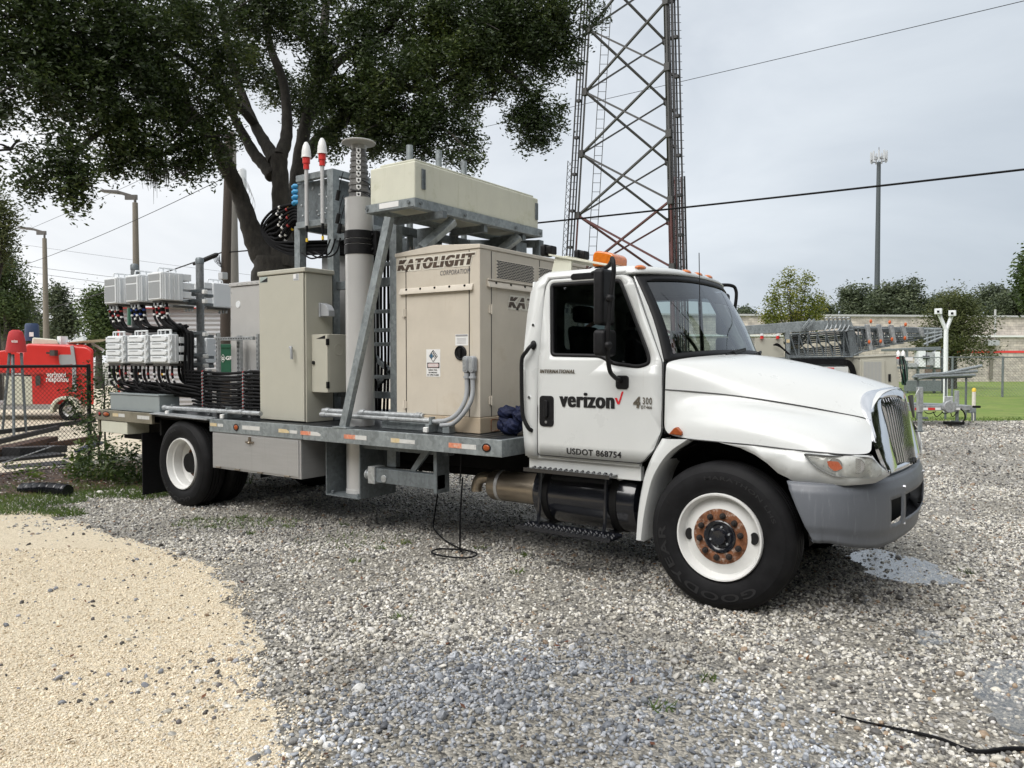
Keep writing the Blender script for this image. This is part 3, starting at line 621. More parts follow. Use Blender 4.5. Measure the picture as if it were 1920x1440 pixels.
us = [0, .018, .036] + [.036 + .928 * i / 22 for i in range(1, 22)] + [.964, .982, 1]; vs_ = [0, .03, .075] + [.075 + .86 * i / 12 for i in range(1, 12)] + [.935, .97, 1]
mb = MB(); mb.grid([[ws(u, v) for u in us] for v in vs_], skip=lambda i, k: 2 <= i < len(vs_) - 3 and 2 <= k < len(us) - 3)
wf = mb.build('windshield_frame', M_black, T, solid=.012)
mb = MB(); mb.grid([[ws(u, v, .006) for u in us[1:-1]] for v in [.03 + .65 * i / 8 for i in range(9)]]); mb.build('windshield', M_wglass, T)
mb = MB(); mb.grid([[ws(u, v, .006) for u in us[1:-1]] for v in [.68 + .29 * i / 5 for i in range(6)]]); mb.build('tint_band', M_wtint, T)
for s in (-1, 1):            # A-pillar outer skin between door top and windscreen
    mb = MB(); n_ = 8
    mb.grid([[(-.504 - .296 * i / n_ if s < 0 else -.504 - .296 * i / n_, ysd(1.71 + .665 * i / n_) if s < 0 else 2 * YC - ysd(1.71 + .665 * i / n_), 1.71 + .665 * i / n_), ws(0 if s < 0 else 1, i / n_, .002)] for i in range(n_ + 1)]); mb.build('windshield_pillar', M_white, T)
for q0, q1 in ((.30, .52), (.62, .86)):
    mb = MB(); a, b = ws(q0, .02, -.03), ws(q1, .085, -.035)
    mb.tube(spline([ws(q0 + .1, .0, -.04), ws(q0 + .06, .05, -.045), ws((q0 + q1) / 2, .075, -.04)], 5), .008, 6); mb.tube([a, b], .007, 6); mb.bar(a, b, .006, .03); mb.build('wiper', M_black, T)
for y in (.40, .98, 1.22, 1.46, 2.04):
    c = (y - YC) / .92; x = -.79 + .19 * (1 - abs(c) ** 3) - .055
    mb = MB(); mb.ball((x, y, 2.447 if abs(c) > .5 else 2.458), .05, 16, 8, (.8, 1.45, .5)); mb.build('clearance_light', M_amber, T)
# interior
def seat(y):
    mb = MB(); mb.bx(-1.40, -.92, y - .24, y + .24, 1.25, 1.45); s_ = mb.build('seat', M_seat, T, bevel=.05, seg=3)
    mb = MB(); mb.add([(-1.44, y - .23, 1.4), (-1.30, y - .23, 1.4), (-1.44, y - .23, 2.02), (-1.54, y - .23, 2.02), (-1.44, y + .23, 1.4), (-1.30, y + .23, 1.4), (-1.44, y + .23, 2.02), (-1.54, y + .23, 2.02)], [(0, 1, 2, 3), (7, 6, 5, 4), (0, 4, 5, 1), (1, 5, 6, 2), (2, 6, 7, 3), (3, 7, 4, 0)]); mb.build('backrest', M_seat, s_, bevel=.05, seg=3)
    mb = MB(); mb.bx(-1.54, -1.44, y - .13, y + .13, 2.05, 2.20); mb.build('headrest', M_seat, s_, bevel=.04, seg=3)
seat(.72); seat(1.72)
mb = MB(); mb.bx(-.74, -.36, .27, 2.17, 1.25, 1.70); mb.bx(-.85, -.62, .3, 2.14, 1.2, 1.62); mb.build('dashboard', mat('dash_grey', (.05, .052, .05), .7, 0, .1, 10), T, bevel=.03)
mb = MB(); q = []
for i in range(33):
    a = 2 * math.pi * i / 32; q.append(Vector((-.93, 1.72, 1.80)) + Vector((math.sin(a) * -.10, math.cos(a) * .215, math.sin(a) * .19)))
mb.tube(q, .016, 8, False); mb.tube([(-.93, 1.72, 1.80), (-.70, 1.72, 1.62)], .03, 8); mb.tube([q[0], q[16]], .014, 6); mb.tube([q[24], (-.93, 1.72, 1.8)], .014, 6); mb.build('steering_wheel', M_black, T)
mb = MB(); mb.bx(-1.70, -.60, .25, 2.19, .96, 1.02); mb.build('cab_floor', M_dark, T)

# roof light rack
mb = MB(); mb.prism([(-1.66, .42, 2.615), (-1.08, .46, 2.485), (-1.06, .60, 2.485), (-1.62, .74, 2.615)], (0, 0, .016)); mb.prism([(-1.665, .45, 2.43), (-1.458, .45, 2.43), (-1.45, .45, 2.565), (-1.61, .45, 2.61)], (0, .02, 0)); mb.bx(-1.62, -1.50, .47, 1.98, 2.585, 2.608); mb.prism([(-1.665, 1.97, 2.43), (-1.458, 1.97, 2.43), (-1.45, 1.97, 2.565), (-1.61, 1.97, 2.61)], (0, .02, 0))
rack = mb.build('roof_rack', M_shelter, T, bevel=.003)
def worklight(x, y, z, k=1.):
    mb = MB(); mb.prism([(x - .06 * k, yy, zz) for yy, zz in rrect(y - .085 * k, y + .085 * k, z - .06 * k, z + .06 * k, .02)], (.045, 0, 0)); mb.prism([(x - .015 * k, yy, zz) for yy, zz in rrect(y - .06 * k, y + .06 * k, z - .045 * k, z + .045 * k, .015)], (.06, 0, 0)); w_ = mb.build('work_light', M_black, rack, bevel=.008)
worklight(-1.69, .48, 2.668, .82); worklight(-1.62, .92, 2.668, .82)
mb = MB(); prof = [(.95 * a, b) for a, b in ((.155, 0), (.16, .02), (.15, .10), (.125, .135))]
mb.prism([(x, .74, z) for x, z in smooth_loop([(-1.42, 2.535), (-1.21, 2.535), (-1.205, 2.615), (-1.24, 2.645), (-1.38, 2.675), (-1.415, 2.645)], .025)], (0, .26, 0)); bc = mb.build('amber_beacon', M_amber, T, bevel=.03, seg=3)
mb = MB(); mb.bx(-1.41, -1.20, .76, .98, 2.47, 2.535); mb.build('beacon_base', M_black, bc, bevel=.01)
mb = MB(); mb.tube([(-.72, .98, 2.44), (-.66, .98, 2.44)], .012, 8); mb.tube([(-.38, .62, 1.69), (-.40, .62, 2.56)], .0035, 6); mb.cyl((-.38, .62, 1.66), (-.38, .62, 1.72), .012, n=10); mb.build('whip_antenna', M_black, T)

# bonnet with the flared front wings (one tilting piece)
HS = [(-.487, .24, [(1.22, 1.778), (.9, 1.775), (.6, 1.762), (.4, 1.748), (.255, 1.728), (.206, 1.70), (.2, 1.62), (.198, 1.508), (.197, 1.44), (.195, 1.36), (.19, 1.28), (.185, 1.175)]),
      (-.25, .14, [(1.22, 1.768), (.9, 1.764), (.62, 1.750), (.42, 1.73), (.295, 1.695), (.24, 1.635), (.222, 1.56), (.218, 1.496), (.205, 1.435), (.14, 1.37), (.06, 1.28), (.045, 1.170)]),
      (0, .03, [(1.22, 1.743), (.92, 1.738), (.66, 1.718), (.49, 1.688), (.38, 1.642), (.31, 1.58), (.278, 1.52), (.266, 1.475), (.25, 1.425), (.11, 1.388), (.02, 1.30), (.005, 1.168)]),
      (.25, .0, [(1.22, 1.700), (.95, 1.694), (.71, 1.672), (.55, 1.637), (.44, 1.585), (.37, 1.525), (.337, 1.475), (.32, 1.442), (.30, 1.402), (.135, 1.378), (.015, 1.295), (-.005, 1.163)]),
      (.5, .03, [(1.22, 1.638), (.98, 1.631), (.77, 1.610), (.63, 1.578), (.53, 1.53), (.455, 1.47), (.415, 1.43), (.395, 1.40), (.37, 1.36), (.185, 1.338), (.03, 1.265), (.005, 1.148)]),
      (.7, .06, [(1.22, 1.567), (1.0, 1.562), (.84, 1.545), (.72, 1.515), (.62, 1.468), (.545, 1.42), (.497, 1.39), (.468, 1.36), (.43, 1.32), (.25, 1.288), (.075, 1.225), (.035, 1.138)]),
      (.80, .085, [(1.22, 1.525), (1.02, 1.522), (.87, 1.512), (.755, 1.488), (.66, 1.44), (.585, 1.395), (.535, 1.365), (.503, 1.338), (.42, 1.295), (.28, 1.245), (.13, 1.185), (.075, 1.130)])]
def hrow(xs, bow, q):
    r_ = []
    for y, z in q:
        k = max(0, 1 - (abs(YC - y) / (1.0 if xs < -.1 else .75)) ** (3 if xs < -.1 else 2)); r_.append((xs + bow * k, y, z))
    return r_[::-1] + [(x, 2 * YC - y, z) for x, y, z in r_[1:]]
rows = [hrow(*h) for h in HS]
# wing fronts wrap round to the radiator shell
last = rows[-1]; nose = []
NF = {0: (.925, .21, 1.122), 1: (.915, .27, 1.165), 2: (.895, .40, 1.215), 3: (.875, .485, 1.262), 4: (.862, .525, 1.318)}
for k in range(23):
    kk = min(k, 22 - k); x, y, z = last[k]
    if kk in NF: x, y_, z = NF[kk]; y = y_ if k < 11 else 2 * YC - y_
    else: x += .028; z -= .008
    nose.append((x, y, z))
rows.append(nose)
mb = MB(); mb.grid(rows); hood = mb.build('hood', M_white, T, sub=2, angle=80)
for s in (0, 1):
    k = 4 if not s else 18
    q = [Vector(r[k]) + Vector((0, -.002 if not s else .002, .001)) for r in rows]; mb = MB(); mb.tube(spline(q, 5), .0045, 6); mb.build('hood_seam', M_ink, hood)
    q = [Vector(r[0 if not s else 22]) for r in rows[1:]]; mb = MB(); mb.tube(spline([p + Vector((0, .004 if not s else -.004, -.004)) for p in q], 5), .005, 6); mb.build('hood_seam', M_ink, hood)
    mb = MB(); y0 = .20
    mb.tube([(-.49, y0 + .004, 1.70), (-.488, y0 + .004, 1.18)], .007, 6)
    if s: mb.v = [(x, 2 * YC - y, z) for x, y, z in mb.v]
    mb.build('door_seam', M_ink, hood)
# radiator shell, bars
SH = [((.975, .53, .962), (.975, .875, .985)), ((.945, .475, 1.06), (.950, .845, 1.09)), ((.912, .455, 1.16), (.928, .815, 1.20)), ((.868, .485, 1.275), (.902, .785, 1.32)), ((.825, .54, 1.375), (.880, .765, 1.405)),
      ((.785, .635, 1.455), (.878, .785, 1.447)), ((.790, .74, 1.502), (.895, .855, 1.462)), ((.830, .88, 1.520), (.918, .96, 1.462)), ((.865, 1.05, 1.528), (.942, 1.10, 1.448)), ((.885, 1.22, 1.528), (.955, 1.22, 1.41))]
def shrow(p, q):
    p, q = Vector(p), Vector(q); nrm = Vector((.75, -.35, .35)); o = []
    for t, hgt in ((0, -.02), (.02, .004), (.15, .02), (.5, .03), (.85, .024), (1.0, .006), (1.04, -.05)): o.append(p.lerp(q, t) + Vector((.8, 0, .25)) * hgt + Vector((0, 0, 0)))
    return o
def dense(L, n=4):
    return list(zip(spline([a for a, b in L], n), spline([b for a, b in L], n)))
mb = MB(); mb.grid([shrow(*r) for r in dense(SH)]); mb.mirror(YC); shell = mb.build('grille_surround', M_chrome, T, weld=True, angle=50)
mb = MB(); top = [q for p, q in SH]
for i in range(21):
    y = .80 + (2 * YC - 1.60) * i / 20; a = abs(y - YC) / (YC - .80); c = 1 - a
    zt = 1.44 - .0 * c + (.012 if .2 < c < .8 else -.01 if c > .93 else 0); yb = YC + (y - YC) * .86; xo = .05 * (1 - a * a)
    pts = [(.870 + xo, y, zt + .015), (.893 + xo, y, zt - .05), (.925 + xo, (y + yb) / 2, 1.20), (.962 + xo, yb, .985)]
    q = spline(pts, 4)
    mb.grid([[p + Vector(o) for o in ((-.02, -.013, 0), (.012, -.013, 0), (.02, -.006, .004), (.02, .006, .004), (.012, .013, 0), (-.02, .013, 0))] for p in q], True)
mb.build('grille_bars', M_chrome, shell, angle=50)
mb = MB(); mb.grid([[(.84 + .05 * (1 - ((y - YC) / .45) ** 2), y, 1.45) for y in (.78, 1.0, 1.22, 1.44, 1.66)], [(.92 + .05 * (1 - ((y - YC) / .45) ** 2), y, .97) for y in (.84, 1.03, 1.22, 1.41, 1.60)]]); mb.build('grille_back', M_dark, shell)
mb = MB(); q = [(.965 + .05 * (1 - ((y - YC) / .7) ** 2), y) for y in np.linspace(.53, 2 * YC - .53, 21)]
mb.grid([[(x + d_x, y, z) for x, y in q] for d_x, z in ((-.02, 1.0), (.0, .998), (.012, .985), (.012, .965), (.0, .952), (-.03, .95))]); mb.build('grille_sill', M_chrome, shell)
mb = MB(); mb.prism([(1.03, y, z) for y, z in ((YC - .07, .985), (YC - .045, .965), (YC, .992), (YC + .045, .965), (YC + .07, .985), (YC + .02, 1.01), (YC - .02, 1.01))], (.012, 0, 0)); mb.build('grille_emblem', M_black, shell)
mb = MB(); mb.prism([(.99, YC - .05, 1.46), (1.0, YC + .05, 1.46), (1.02, YC + .008, 1.30), (1.02, YC - .008, 1.30)], (.012, 0, .01)); mb.build('grille_emblem', M_steel_dk, shell)
# lower wing panels, headlights, arch flare
def fy(x):
    xs = (-.1, .25, .5, .7, .80, .87, .925, .965, .985); yv = (.012, .003, .012, .042, .085, .145, .22, .34, .50)
    return float(np.interp(x, xs, yv))
LP = [(.0, 1.163), (.25, 1.158), (.5, 1.143), (.7, 1.132), (.80, 1.126), (.925, 1.118), (.985, .965), (.94, .938), (.80, .93), (.50, .938), (.47, .955), (.40, .985), (.33, 1.045), (.25, 1.095), (.15, 1.135)]
HL = smooth_loop([(.555, 1.128), (.70, 1.122), (.928, 1.112), (.985, .985), (.945, .972), (.74, .992), (.635, 1.045)], .03, 3)
for s in (0, 1):
    def bld(mb, *a, **k):
        if s: mb.v = [(x, 2 * YC - y, z) for x, y, z in mb.v]; mb.f = [f[::-1] for f in mb.f]
        return mb.build(*a, **k)
    cx_ = [(0, x) for x in (.25, .4, .5, .6, .7, .75, .8, .835, .87, .9, .925, .95, .965)]
    bld(panel(LP, [], lambda a, b: (a, fy(a), b), cx_), 'lower_wing', M_white, T, solid=.012)
    hl = bld(panel(HL, [], lambda a, b: (a, fy(a) - .010, b), cx_), 'headlight', mat('reflector', (.72, .73, .71), .3, .25, .12, 30), T, solid=.006)
    mb = MB()
    for c, r in (((.745, 1.06), .04), ((.86, 1.055), .045)):
        mb.lathe([(.005, -.02), (r * .5, -.012), (r, .0), (r * 1.08, .0)], (c[0], fy(c[0]) - .018, c[1]), (.35, -1, 0), 20)
    bld(mb, 'lamp_bowl', M_chrome, hl)
    bld(panel(smooth_loop([(.70, 1.085), (.765, 1.082), (.79, 1.04), (.745, 1.02), (.715, 1.045)], .01), [], lambda a, b: (a, fy(a) - .022, b), cx_), 'turn_reflector', mat('orange_red_reflector', (.62, .12, .03), .3, 0, .1, 40), hl)
    bld(panel(HL, [], lambda a, b: (a, fy(a) - .034, b), cx_), 'lens', M_lens, hl)
    mb = MB(); L0 = [Vector((x, 0, z)) for x, z in HL]; L0.append(L0[0]); mb.grid([[(p.x, fy(p.x) - .034, p.z) for p in L0], [(p.x, fy(p.x) - .006, p.z) for p in L0]]); bld(mb, 'lens_rim', M_ltgrey, hl)
    # marker lamp on the wing
    mb = MB(); mb.prism([(-.418, 0, 1.186), (-.30, 0, 1.186), (-.298, 0, 1.212), (-.345, 0, 1.246), (-.375, 0, 1.232)], (0, .05, 0)); mb.v = [(x, y + .105 - (x + .42) * .35, z) for x, y, z in mb.v]
    bld(mb, 'side_marker', M_amber_dk, hood, bevel=.008)
    # rear flare of the wheel arch
    OA = spline([(-.445, 1.158), (-.52, 1.03), (-.575, .90), (-.61, .76), (-.635, .60), (-.648, .40)], 4); IA = spline([(-.235, 1.168), (-.385, 1.055), (-.495, .885), (-.548, .70), (-.575, .55), (-.592, .40)], 4)
    mb = MB(); mb.grid([[(a.x, .22, a.y) , (a.x, .06, a.y), ((a.x * 2 + b.x) / 3, .02, (a.y * 2 + b.y) / 3), (b.x, .018, b.y), (b.x + .012, .045, b.y - .012), (b.x + .004, .40, b.y)] for a, b in zip([Vector(p) for p in OA], [Vector(p) for p in IA])])
    bld(mb, 'wheel_arch_flare', M_white, T, angle=50)
    # inner arch liner
    mb = MB(); q = [Vector((math.cos(R(a)) * .60, 0, .505 + math.sin(R(a)) * .66)) for a in range(0, 190, 12)]
    mb.grid([[(p.x - .02, .10, p.z), (p.x - .02, .62, p.z)] for p in q]); mb.grid([[(p.x - .02, .62, p.z) for p in q], [(p.x - .02, .62, .45) for p in q]]); bld(mb, 'arch_liner', M_dark, T)
# bumper
def bump(u, v):
    P_ = [(.46, .0), (.60, .008), (.72, .045), (.81, .12), (.88, .235), (.94, .40), (.985, .62), (1.015, .90), (1.03, 1.22)]
    P_ = P_ + [(x, 2 * YC - y) for x, y in P_[-2::-1]]
    t = u * (len(P_) - 1); i = min(int(t), len(P_) - 2); f = t - i
    S = BSP; k = t / (len(P_) - 1) * (len(S) - 1); j = min(int(k), len(S) - 2); p = S[j].lerp(S[j + 1], k - j)
    edge = min(u, 1 - u) * (len(P_) - 1)
    x = p.x; z = .935 - (.935 - (.56 if edge < 2 else .56 - .07 * min(1, (edge - 2) / 3))) * v
    if edge < 1.6: x += (1 - edge / 1.6) * v * .17
    bul = math.sin(math.pi * min(1, max(0, v))) * .022 + (.012 if .12 < v < .78 else 0)
    nx, ny = (.0, -1) if edge < 1.2 else (.5, -.8) if edge < 3.5 else (1, -.1)
    if u > .5: ny = -ny
    return (x + nx * bul, p.y + ny * bul, z)
_P = [(.46, .0), (.60, .008), (.72, .045), (.81, .12), (.88, .235), (.94, .40), (.985, .62), (1.015, .90), (1.03, 1.22)]
BSP = spline([Vector((a, b, 0)) for a, b in _P + [(x, 2 * YC - y) for x, y in _P[-2::-1]]], 8)
NU, NV = 96, 16
def hole(i, k):
    y = bump((k + .5) / NU, .5)[1]; y = min(y, 2 * YC - y); z = .935 - .43 * (i + .5) / NV
    return (.51 < y < .70 and .65 < z < .80) or (.79 < y < YC + 1 and .65 < z < .81)
mb = MB(); mb.grid([[bump(k / NU, i / NV) for k in range(NU + 1)] for i in range(NV + 1)], skip=hole)
top_ = [bump(k / NU, 0) for k in range(NU + 1)]; bot_ = [bump(k / NU, 1) for k in range(NU + 1)]
lip = lambda L, dz: [(x - .11 * min(1, max(0, (x - .50) / .4)), y + (.06 if y < YC else -.06), z + dz) for x, y, z in L]
mb.grid([top_, lip(top_, .004)]); mb.grid([bot_, lip(bot_, 0)])
bmp = mb.build('bumper', M_bumper, T, solid=.008, angle=42)
mb = MB(); mb.grid([[(x - .07, y, .85) for x, y, z in top_[26:-26]], [(x - .07, y, .58) for x, y, z in top_[26:-26]]]); mb.build('bumper_backing', M_dark, bmp)
for y in (.77, 1.67):
    for z in (.855, .60): mb = MB(); mb.cyl((1.0, y, z), (1.045, y, z), .011, n=10); mb.build('bumper_bolt', M_chrome, bmp)
mb = MB(); mb.bx(.55, .90, .45, 1.99, .60, .93); mb.bx(-.6, .75, .75, 1.69, .55, 1.30); mb.build('engine_bay', M_dark, T)

# wheels
M_tyre_text = mat('tyre_lettering', (.022, .022, .023), .45, 0, .1, 20, spec=.3)
def wheel(x, y, s, dual=False):
    """s = -1 faces the near side, +1 the far side"""
    t = empty('wheel', (0, 0, 0)); t.parent = T; WORLD[t.name] = WORLD[T.name]
    ax = (0, s, 0); c = (x, y, .505)
    TP = [(.298, -.03), (.318, -.004), (.335, .004), (.365, .014), (.40, .019), (.43, .017), (.455, .011), (.46, .006), (.478, -.003), (.497, -.018), (.510, -.036), (.515, -.055)]
    for g0 in (-.085, -.125, -.165): TP += [(.515, g0 + .005), (.504, g0 + .002), (.504, g0 - .006), (.515, g0 - .009)]
    TP += [(.515, -.215), (.510, -.232), (.49, -.252), (.46, -.268), (.42, -.275), (.36, -.272), (.318, -.255), (.298, -.23)]
    mb = MB(); mb.lathe(TP, c, ax, 72, True)
    if dual: mb.lathe([(r, h - .33) for r, h in TP], c, ax, 72, True)
    ty = mb.build('tyre', M_rubber, t, angle=30)
    if s < 0:
        def ring(a0, r0, hgt, txt, span, nm):
            vs, fs = text2d(txt, .02, 1.1, (0, span, 0, hgt)); mb = MB()
            mb.add([(x + math.cos(R(a0) - u / (r0 + hgt / 2)) * (r0 + v), y - .021 - (.0 if r0 + v < .44 else -.012), .505 + math.sin(R(a0) - u / (r0 + hgt / 2)) * (r0 + v)) for u, v in vs], fs); mb.build('lettering', M_tyre_text, ty, smooth=False)
        if not dual: ring(-50, .385, .055, 'GOODYEAR', .98, 'a'); ring(104, .40, .026, 'MARATHON LHS', .60, 'b')
        else: ring(-62, .40, .05, 'GOODYEAR', .85, 'a'); ring(150, .40, .026, 'UNISTEEL', .36, 'b')
    if not dual:
        mb = MB(); mb.lathe([(.30, -.05), (.306, -.002), (.300, .012), (.290, .010), (.280, -.012), (.272, -.05), (.268, -.066), (.255, -.064), (.20, -.038), (.185, -.034), (.10, -.034)], c, ax, 64, cap=False); rim = mb.build('rim', M_rim, t, angle=32)
        mb = MB(); mb.lathe([(.192, -.0335), (.185, -.030), (.115, -.026), (.105, -.03)], c, ax, 48, cap=False); mb.build('rust_ring', M_rust, rim)
        for a in (3, 183):
            mb = MB(); cx, cz = math.cos(R(a)) * .232, math.sin(R(a)) * .232
            mb.prism([(x + cx + math.cos(q) * .029, y + s * -.044, .505 + cz + math.sin(q) * .042) for q in np.linspace(0, 2 * math.pi, 21)[:-1]], (0, s * -.012, 0)); mb.v = [(p[0], p[1] - s * .0, p[2]) for p in mb.v]; mb.build('hand_hole', M_ink, rim)
        mb = MB(); mb.lathe([(.114, -.05), (.114, -.022), (.107, -.018), (.085, -.024), (.078, -.03), (.06, -.03), (.055, .0), (.048, .012), (.0, .014)], c, ax, 32); hub = mb.build('hub', M_blackpaint, t)
        for k in range(6): a = R(60 * k + 20); mb = MB(); mb.cyl((x + math.cos(a) * .069, y + s * -.03, .505 + math.sin(a) * .069), (x + math.cos(a) * .069, y + s * -.018, .505 + math.sin(a) * .069), .007, n=8); mb.build('hub_bolt', M_ltgrey, hub)
        for k in range(10):
            a = R(36 * k + 10); p = Vector((x + math.cos(a) * .147, y, .505 + math.sin(a) * .147))
            mb = MB(); mb.lathe([(.021, -.03), (.021, -.012), (.018, -.006), (.012, -.004), (.011, .010), (.0, .012)], p, ax, 12); mb.build('lug_nut', mat('nut_rusty_black', (.016, .012, .011), .7, .1, .4, 60), rim, smooth=True)
    else:
        mb = MB(); mb.lathe([(.30, -.05), (.306, -.002), (.300, .012), (.290, .010), (.282, -.02), (.275, -.05), (.262, -.06), (.258, -.15), (.262, -.165), (.235, -.185), (.16, -.195), (.11, -.195)], c, ax, 64, cap=False); rim = mb.build('rim', M_rim, t, angle=32)
        mb = MB(); mb.lathe([(.185, -.20), (.185, -.188), (.13, -.186), (.12, -.12), (.115, -.095), (.10, -.09), (.05, -.088), (.0, -.088)], c, ax, 20); mb.build('hub', M_dark, t)
        mb = MB()
        for k in range(10): a = R(36 * k + 10); p = Vector((x + math.cos(a) * .147, y, .505 + math.sin(a) * .147)); mb.lathe([(.021, -.195), (.021, -.172), (.012, -.165), (.011, -.15), (.0, -.149)], p, ax, 10)
        mb.build('lug_nut', M_rust, rim)
wheel(0, 0.01, -1); wheel(0, 2 * YC - .01, 1); wheel(-6.55, 0.01, -1, True); wheel(-6.55, 2 * YC - .01, 1, True)
mb = MB(); mb.cyl((-6.55, .4, .505), (-6.55, 2.04, .505), .09); mb.ball((-6.55, YC, .5), .22); mb.cyl((0, .25, .46), (0, 2.19, .46), .06); mb.cyl((-6.4, YC, .52), (-1.0, YC, .62), .06)
mb.bx(-8.4, .6, .78, .86, .68, .92); mb.bx(-8.4, .6, 1.58, 1.66, .68, .92)
for x in (-8.3, -7.3, -5.6, -4.4, -3.2, -2.2, -1.0): mb.bx(x, x + .08, .86, 1.58, .72, .88)
for x in (-7.4, -6.55, -5.7): mb.bx(x - .04, x + .04, .62, .74, .45, .75)
for y in (.68, 1.76): mb.tube(spline([(-7.4, y, .70), (-6.9, y, .58), (-6.55, y, .55), (-6.2, y, .58), (-5.7, y, .70)], 5), .045, 6)
mb.build('chassis', M_dark, T, bevel=.008)
mb = MB(); mb.bx(-3.0, -2.3, 1.75, 2.1, .45, .8); mb.cyl((-2.7, 1.2, .62), (-2.1, 1.2, .62), .12); mb.build('air_tank', M_dark, T, bevel=.02)

# steps, fuel tank, exhaust
mb = MB(); mb.lathe([(.0, 0), (.2, 0), (.245, .02), (.255, .05), (.255, .93), (.245, .96), (.20, .975), (.0, .975)], (-1.73, .50, .60), (1, 0, 0), 40); tank = mb.build('fuel_tank', M_blackpaint, T)
for x in (-1.62, -.98):
    mb = MB(); mb.lathe([(.256, 0), (.264, .004), (.264, .06), (.256, .064)], (x, .50, .60), (1, 0, 0), 40); mb.build('tank_strap', M_dark, tank)
mb = MB(); mb.cyl((-.90, .30, .80), (-.90, .285, .835), .036); mb.cyl((-.90, .285, .835), (-.90, .28, .85), .045, n=10); mb.build('filler_cap', M_alu, tank)
def step(x0, x1, y0, y1, z):
    mb = MB(); mb.bx(x0, x1, y0, y1, z - .03, z - .012)
    mb.bx(x0, x1, y0 - .006, y0, z - .034, z - .002); mb.bx(x0, x1, y1, y1 + .006, z - .034, z - .002)
    nx_ = int((x1 - x0) / .05)
    for i in range(nx_):
        for j in range(3): mb.cyl((x0 + .025 + i * (x1 - x0 - .03) / nx_ + (.02 if j % 2 else 0), y0 + .03 + j * (y1 - y0 - .06) / 2, z - .013), (x0 + .025 + i * (x1 - x0 - .03) / nx_ + (.02 if j % 2 else 0), y0 + .03 + j * (y1 - y0 - .06) / 2, z - .002), .013, .009, n=8)
    return mb.build('step', M_blackpaint, T, smooth=True)
step(-1.70, -.90, .11, .27, .845); step(-1.74, -.86, .05, .24, .375)
for x in (-1.62, -1.0): mb = MB(); mb.tube(spline([(x, .25, .84), (x, .23, .62), (x, .22, .45), (x, .20, .36)], 4), .016, 6); mb.bx(x - .02, x + .02, .2, .55, .33, .36); mb.build('step_bracket', M_blackpaint, T)
mb = MB(); mb.lathe([(.0, 0), (.125, 0), (.135, .02), (.135, .50), (.12, .52), (.0, .52)], (-2.24, .42, .61), (1, 0, 0), 32); mf = mb.build('muffler', M_stainless, T)
mb = MB(); mb.lathe([(.137, 0), (.140, .004), (.140, .03), (.137, .034)], (-2.15, .42, .61), (1, 0, 0), 32); mb.build('muffler_band', M_alu, mf)
mb = MB(); mb.tube(spline([(-2.22, .44, .66), (-2.34, .44, .665), (-2.41, .43, .64), (-2.435, .42, .58), (-2.435, .42, .53)], 6), .052, 14); mb.build('tail_pipe', M_stainless, mf)

# flatbed deck
DZ = 1.066
mb = MB(); mb.bx(-8.50, -1.86, .04, 2.40, DZ - .03, DZ - .004); deck = mb.build('flatbed_deck', M_deck, T, bevel=.003)
mb = MB()
for i in range(60):
    x = -8.4 + i * .11
    if x < -2.0: mb.bx(x, x + .03, .08, 2.36, DZ - .004, DZ - .001)
mb.build('deck_grating', M_deck, deck)
mb = MB(); mb.bx(-5.96, -4.36, 0, .04, .923, DZ); mb.bx(-4.352, -1.844, 0, .04, .923, DZ); mb.bx(-5.96, -1.844, .04, .12, .923, .93); mb.build('side_rail', M_galv, deck, bevel=.004)
mb = MB(); mb.bx(-8.53, -7.17, 0, .04, .945, DZ + .012); mb.bx(-8.53, -8.49, .04, 2.40, .945, DZ + .012); mb.bx(-8.53, -7.2, .04, .12, .945, .952); mb.bx(-8.53, -8.48, .02, 2.42, .78, .944); mb.build('rear_rail', mat('stained_steel', (.24, .22, .165), .5, .35, .25, 6, dirt=((.12, .10, .07), 5, .55, .6)), deck, bevel=.004)
mb = MB(); mb.bx(-8.53, -5.96, 2.40, 2.44, .945, DZ); mb.bx(-5.95, -1.844, 2.40, 2.44, .923, DZ); mb.bx(-1.884, -1.844, .04, 2.40, .923, DZ); mb.build('front_rail', M_galv, deck, bevel=.004)
mb = MB(); mb.prism([(-7.168, -.03, DZ + .004), (-5.97, -.03, DZ - .018), (-5.97, .1, DZ - .004), (-7.168, .1, DZ + .012)], (0, 0, .014)); mb.build('wheel_guard', M_galv_lt, deck, bevel=.003)
mb = MB(); mb.bx(-7.16, -5.97, .10, .72, DZ - .06, DZ - .032); mb.bx(-7.165, -7.13, .1, .72, .80, 1.03); mb.bx(-5.99, -5.96, .1, .72, .80, 1.03); mb.build('wheel_well', M_dark, deck)
def tape(x0, x1, z0, z1, m, cut=0.):
    mb = MB(); mb.prism([(x0, -.0025, z0), (x1, -.0025, z0), (x1, -.0025, z1 - (z1 - z0) * .5 if cut else z1), (x1 - cut, -.0025, z1), (x0, -.0025, z1)], (0, .003, 0)); mb.build('reflective_tape', m, deck, smooth=False)
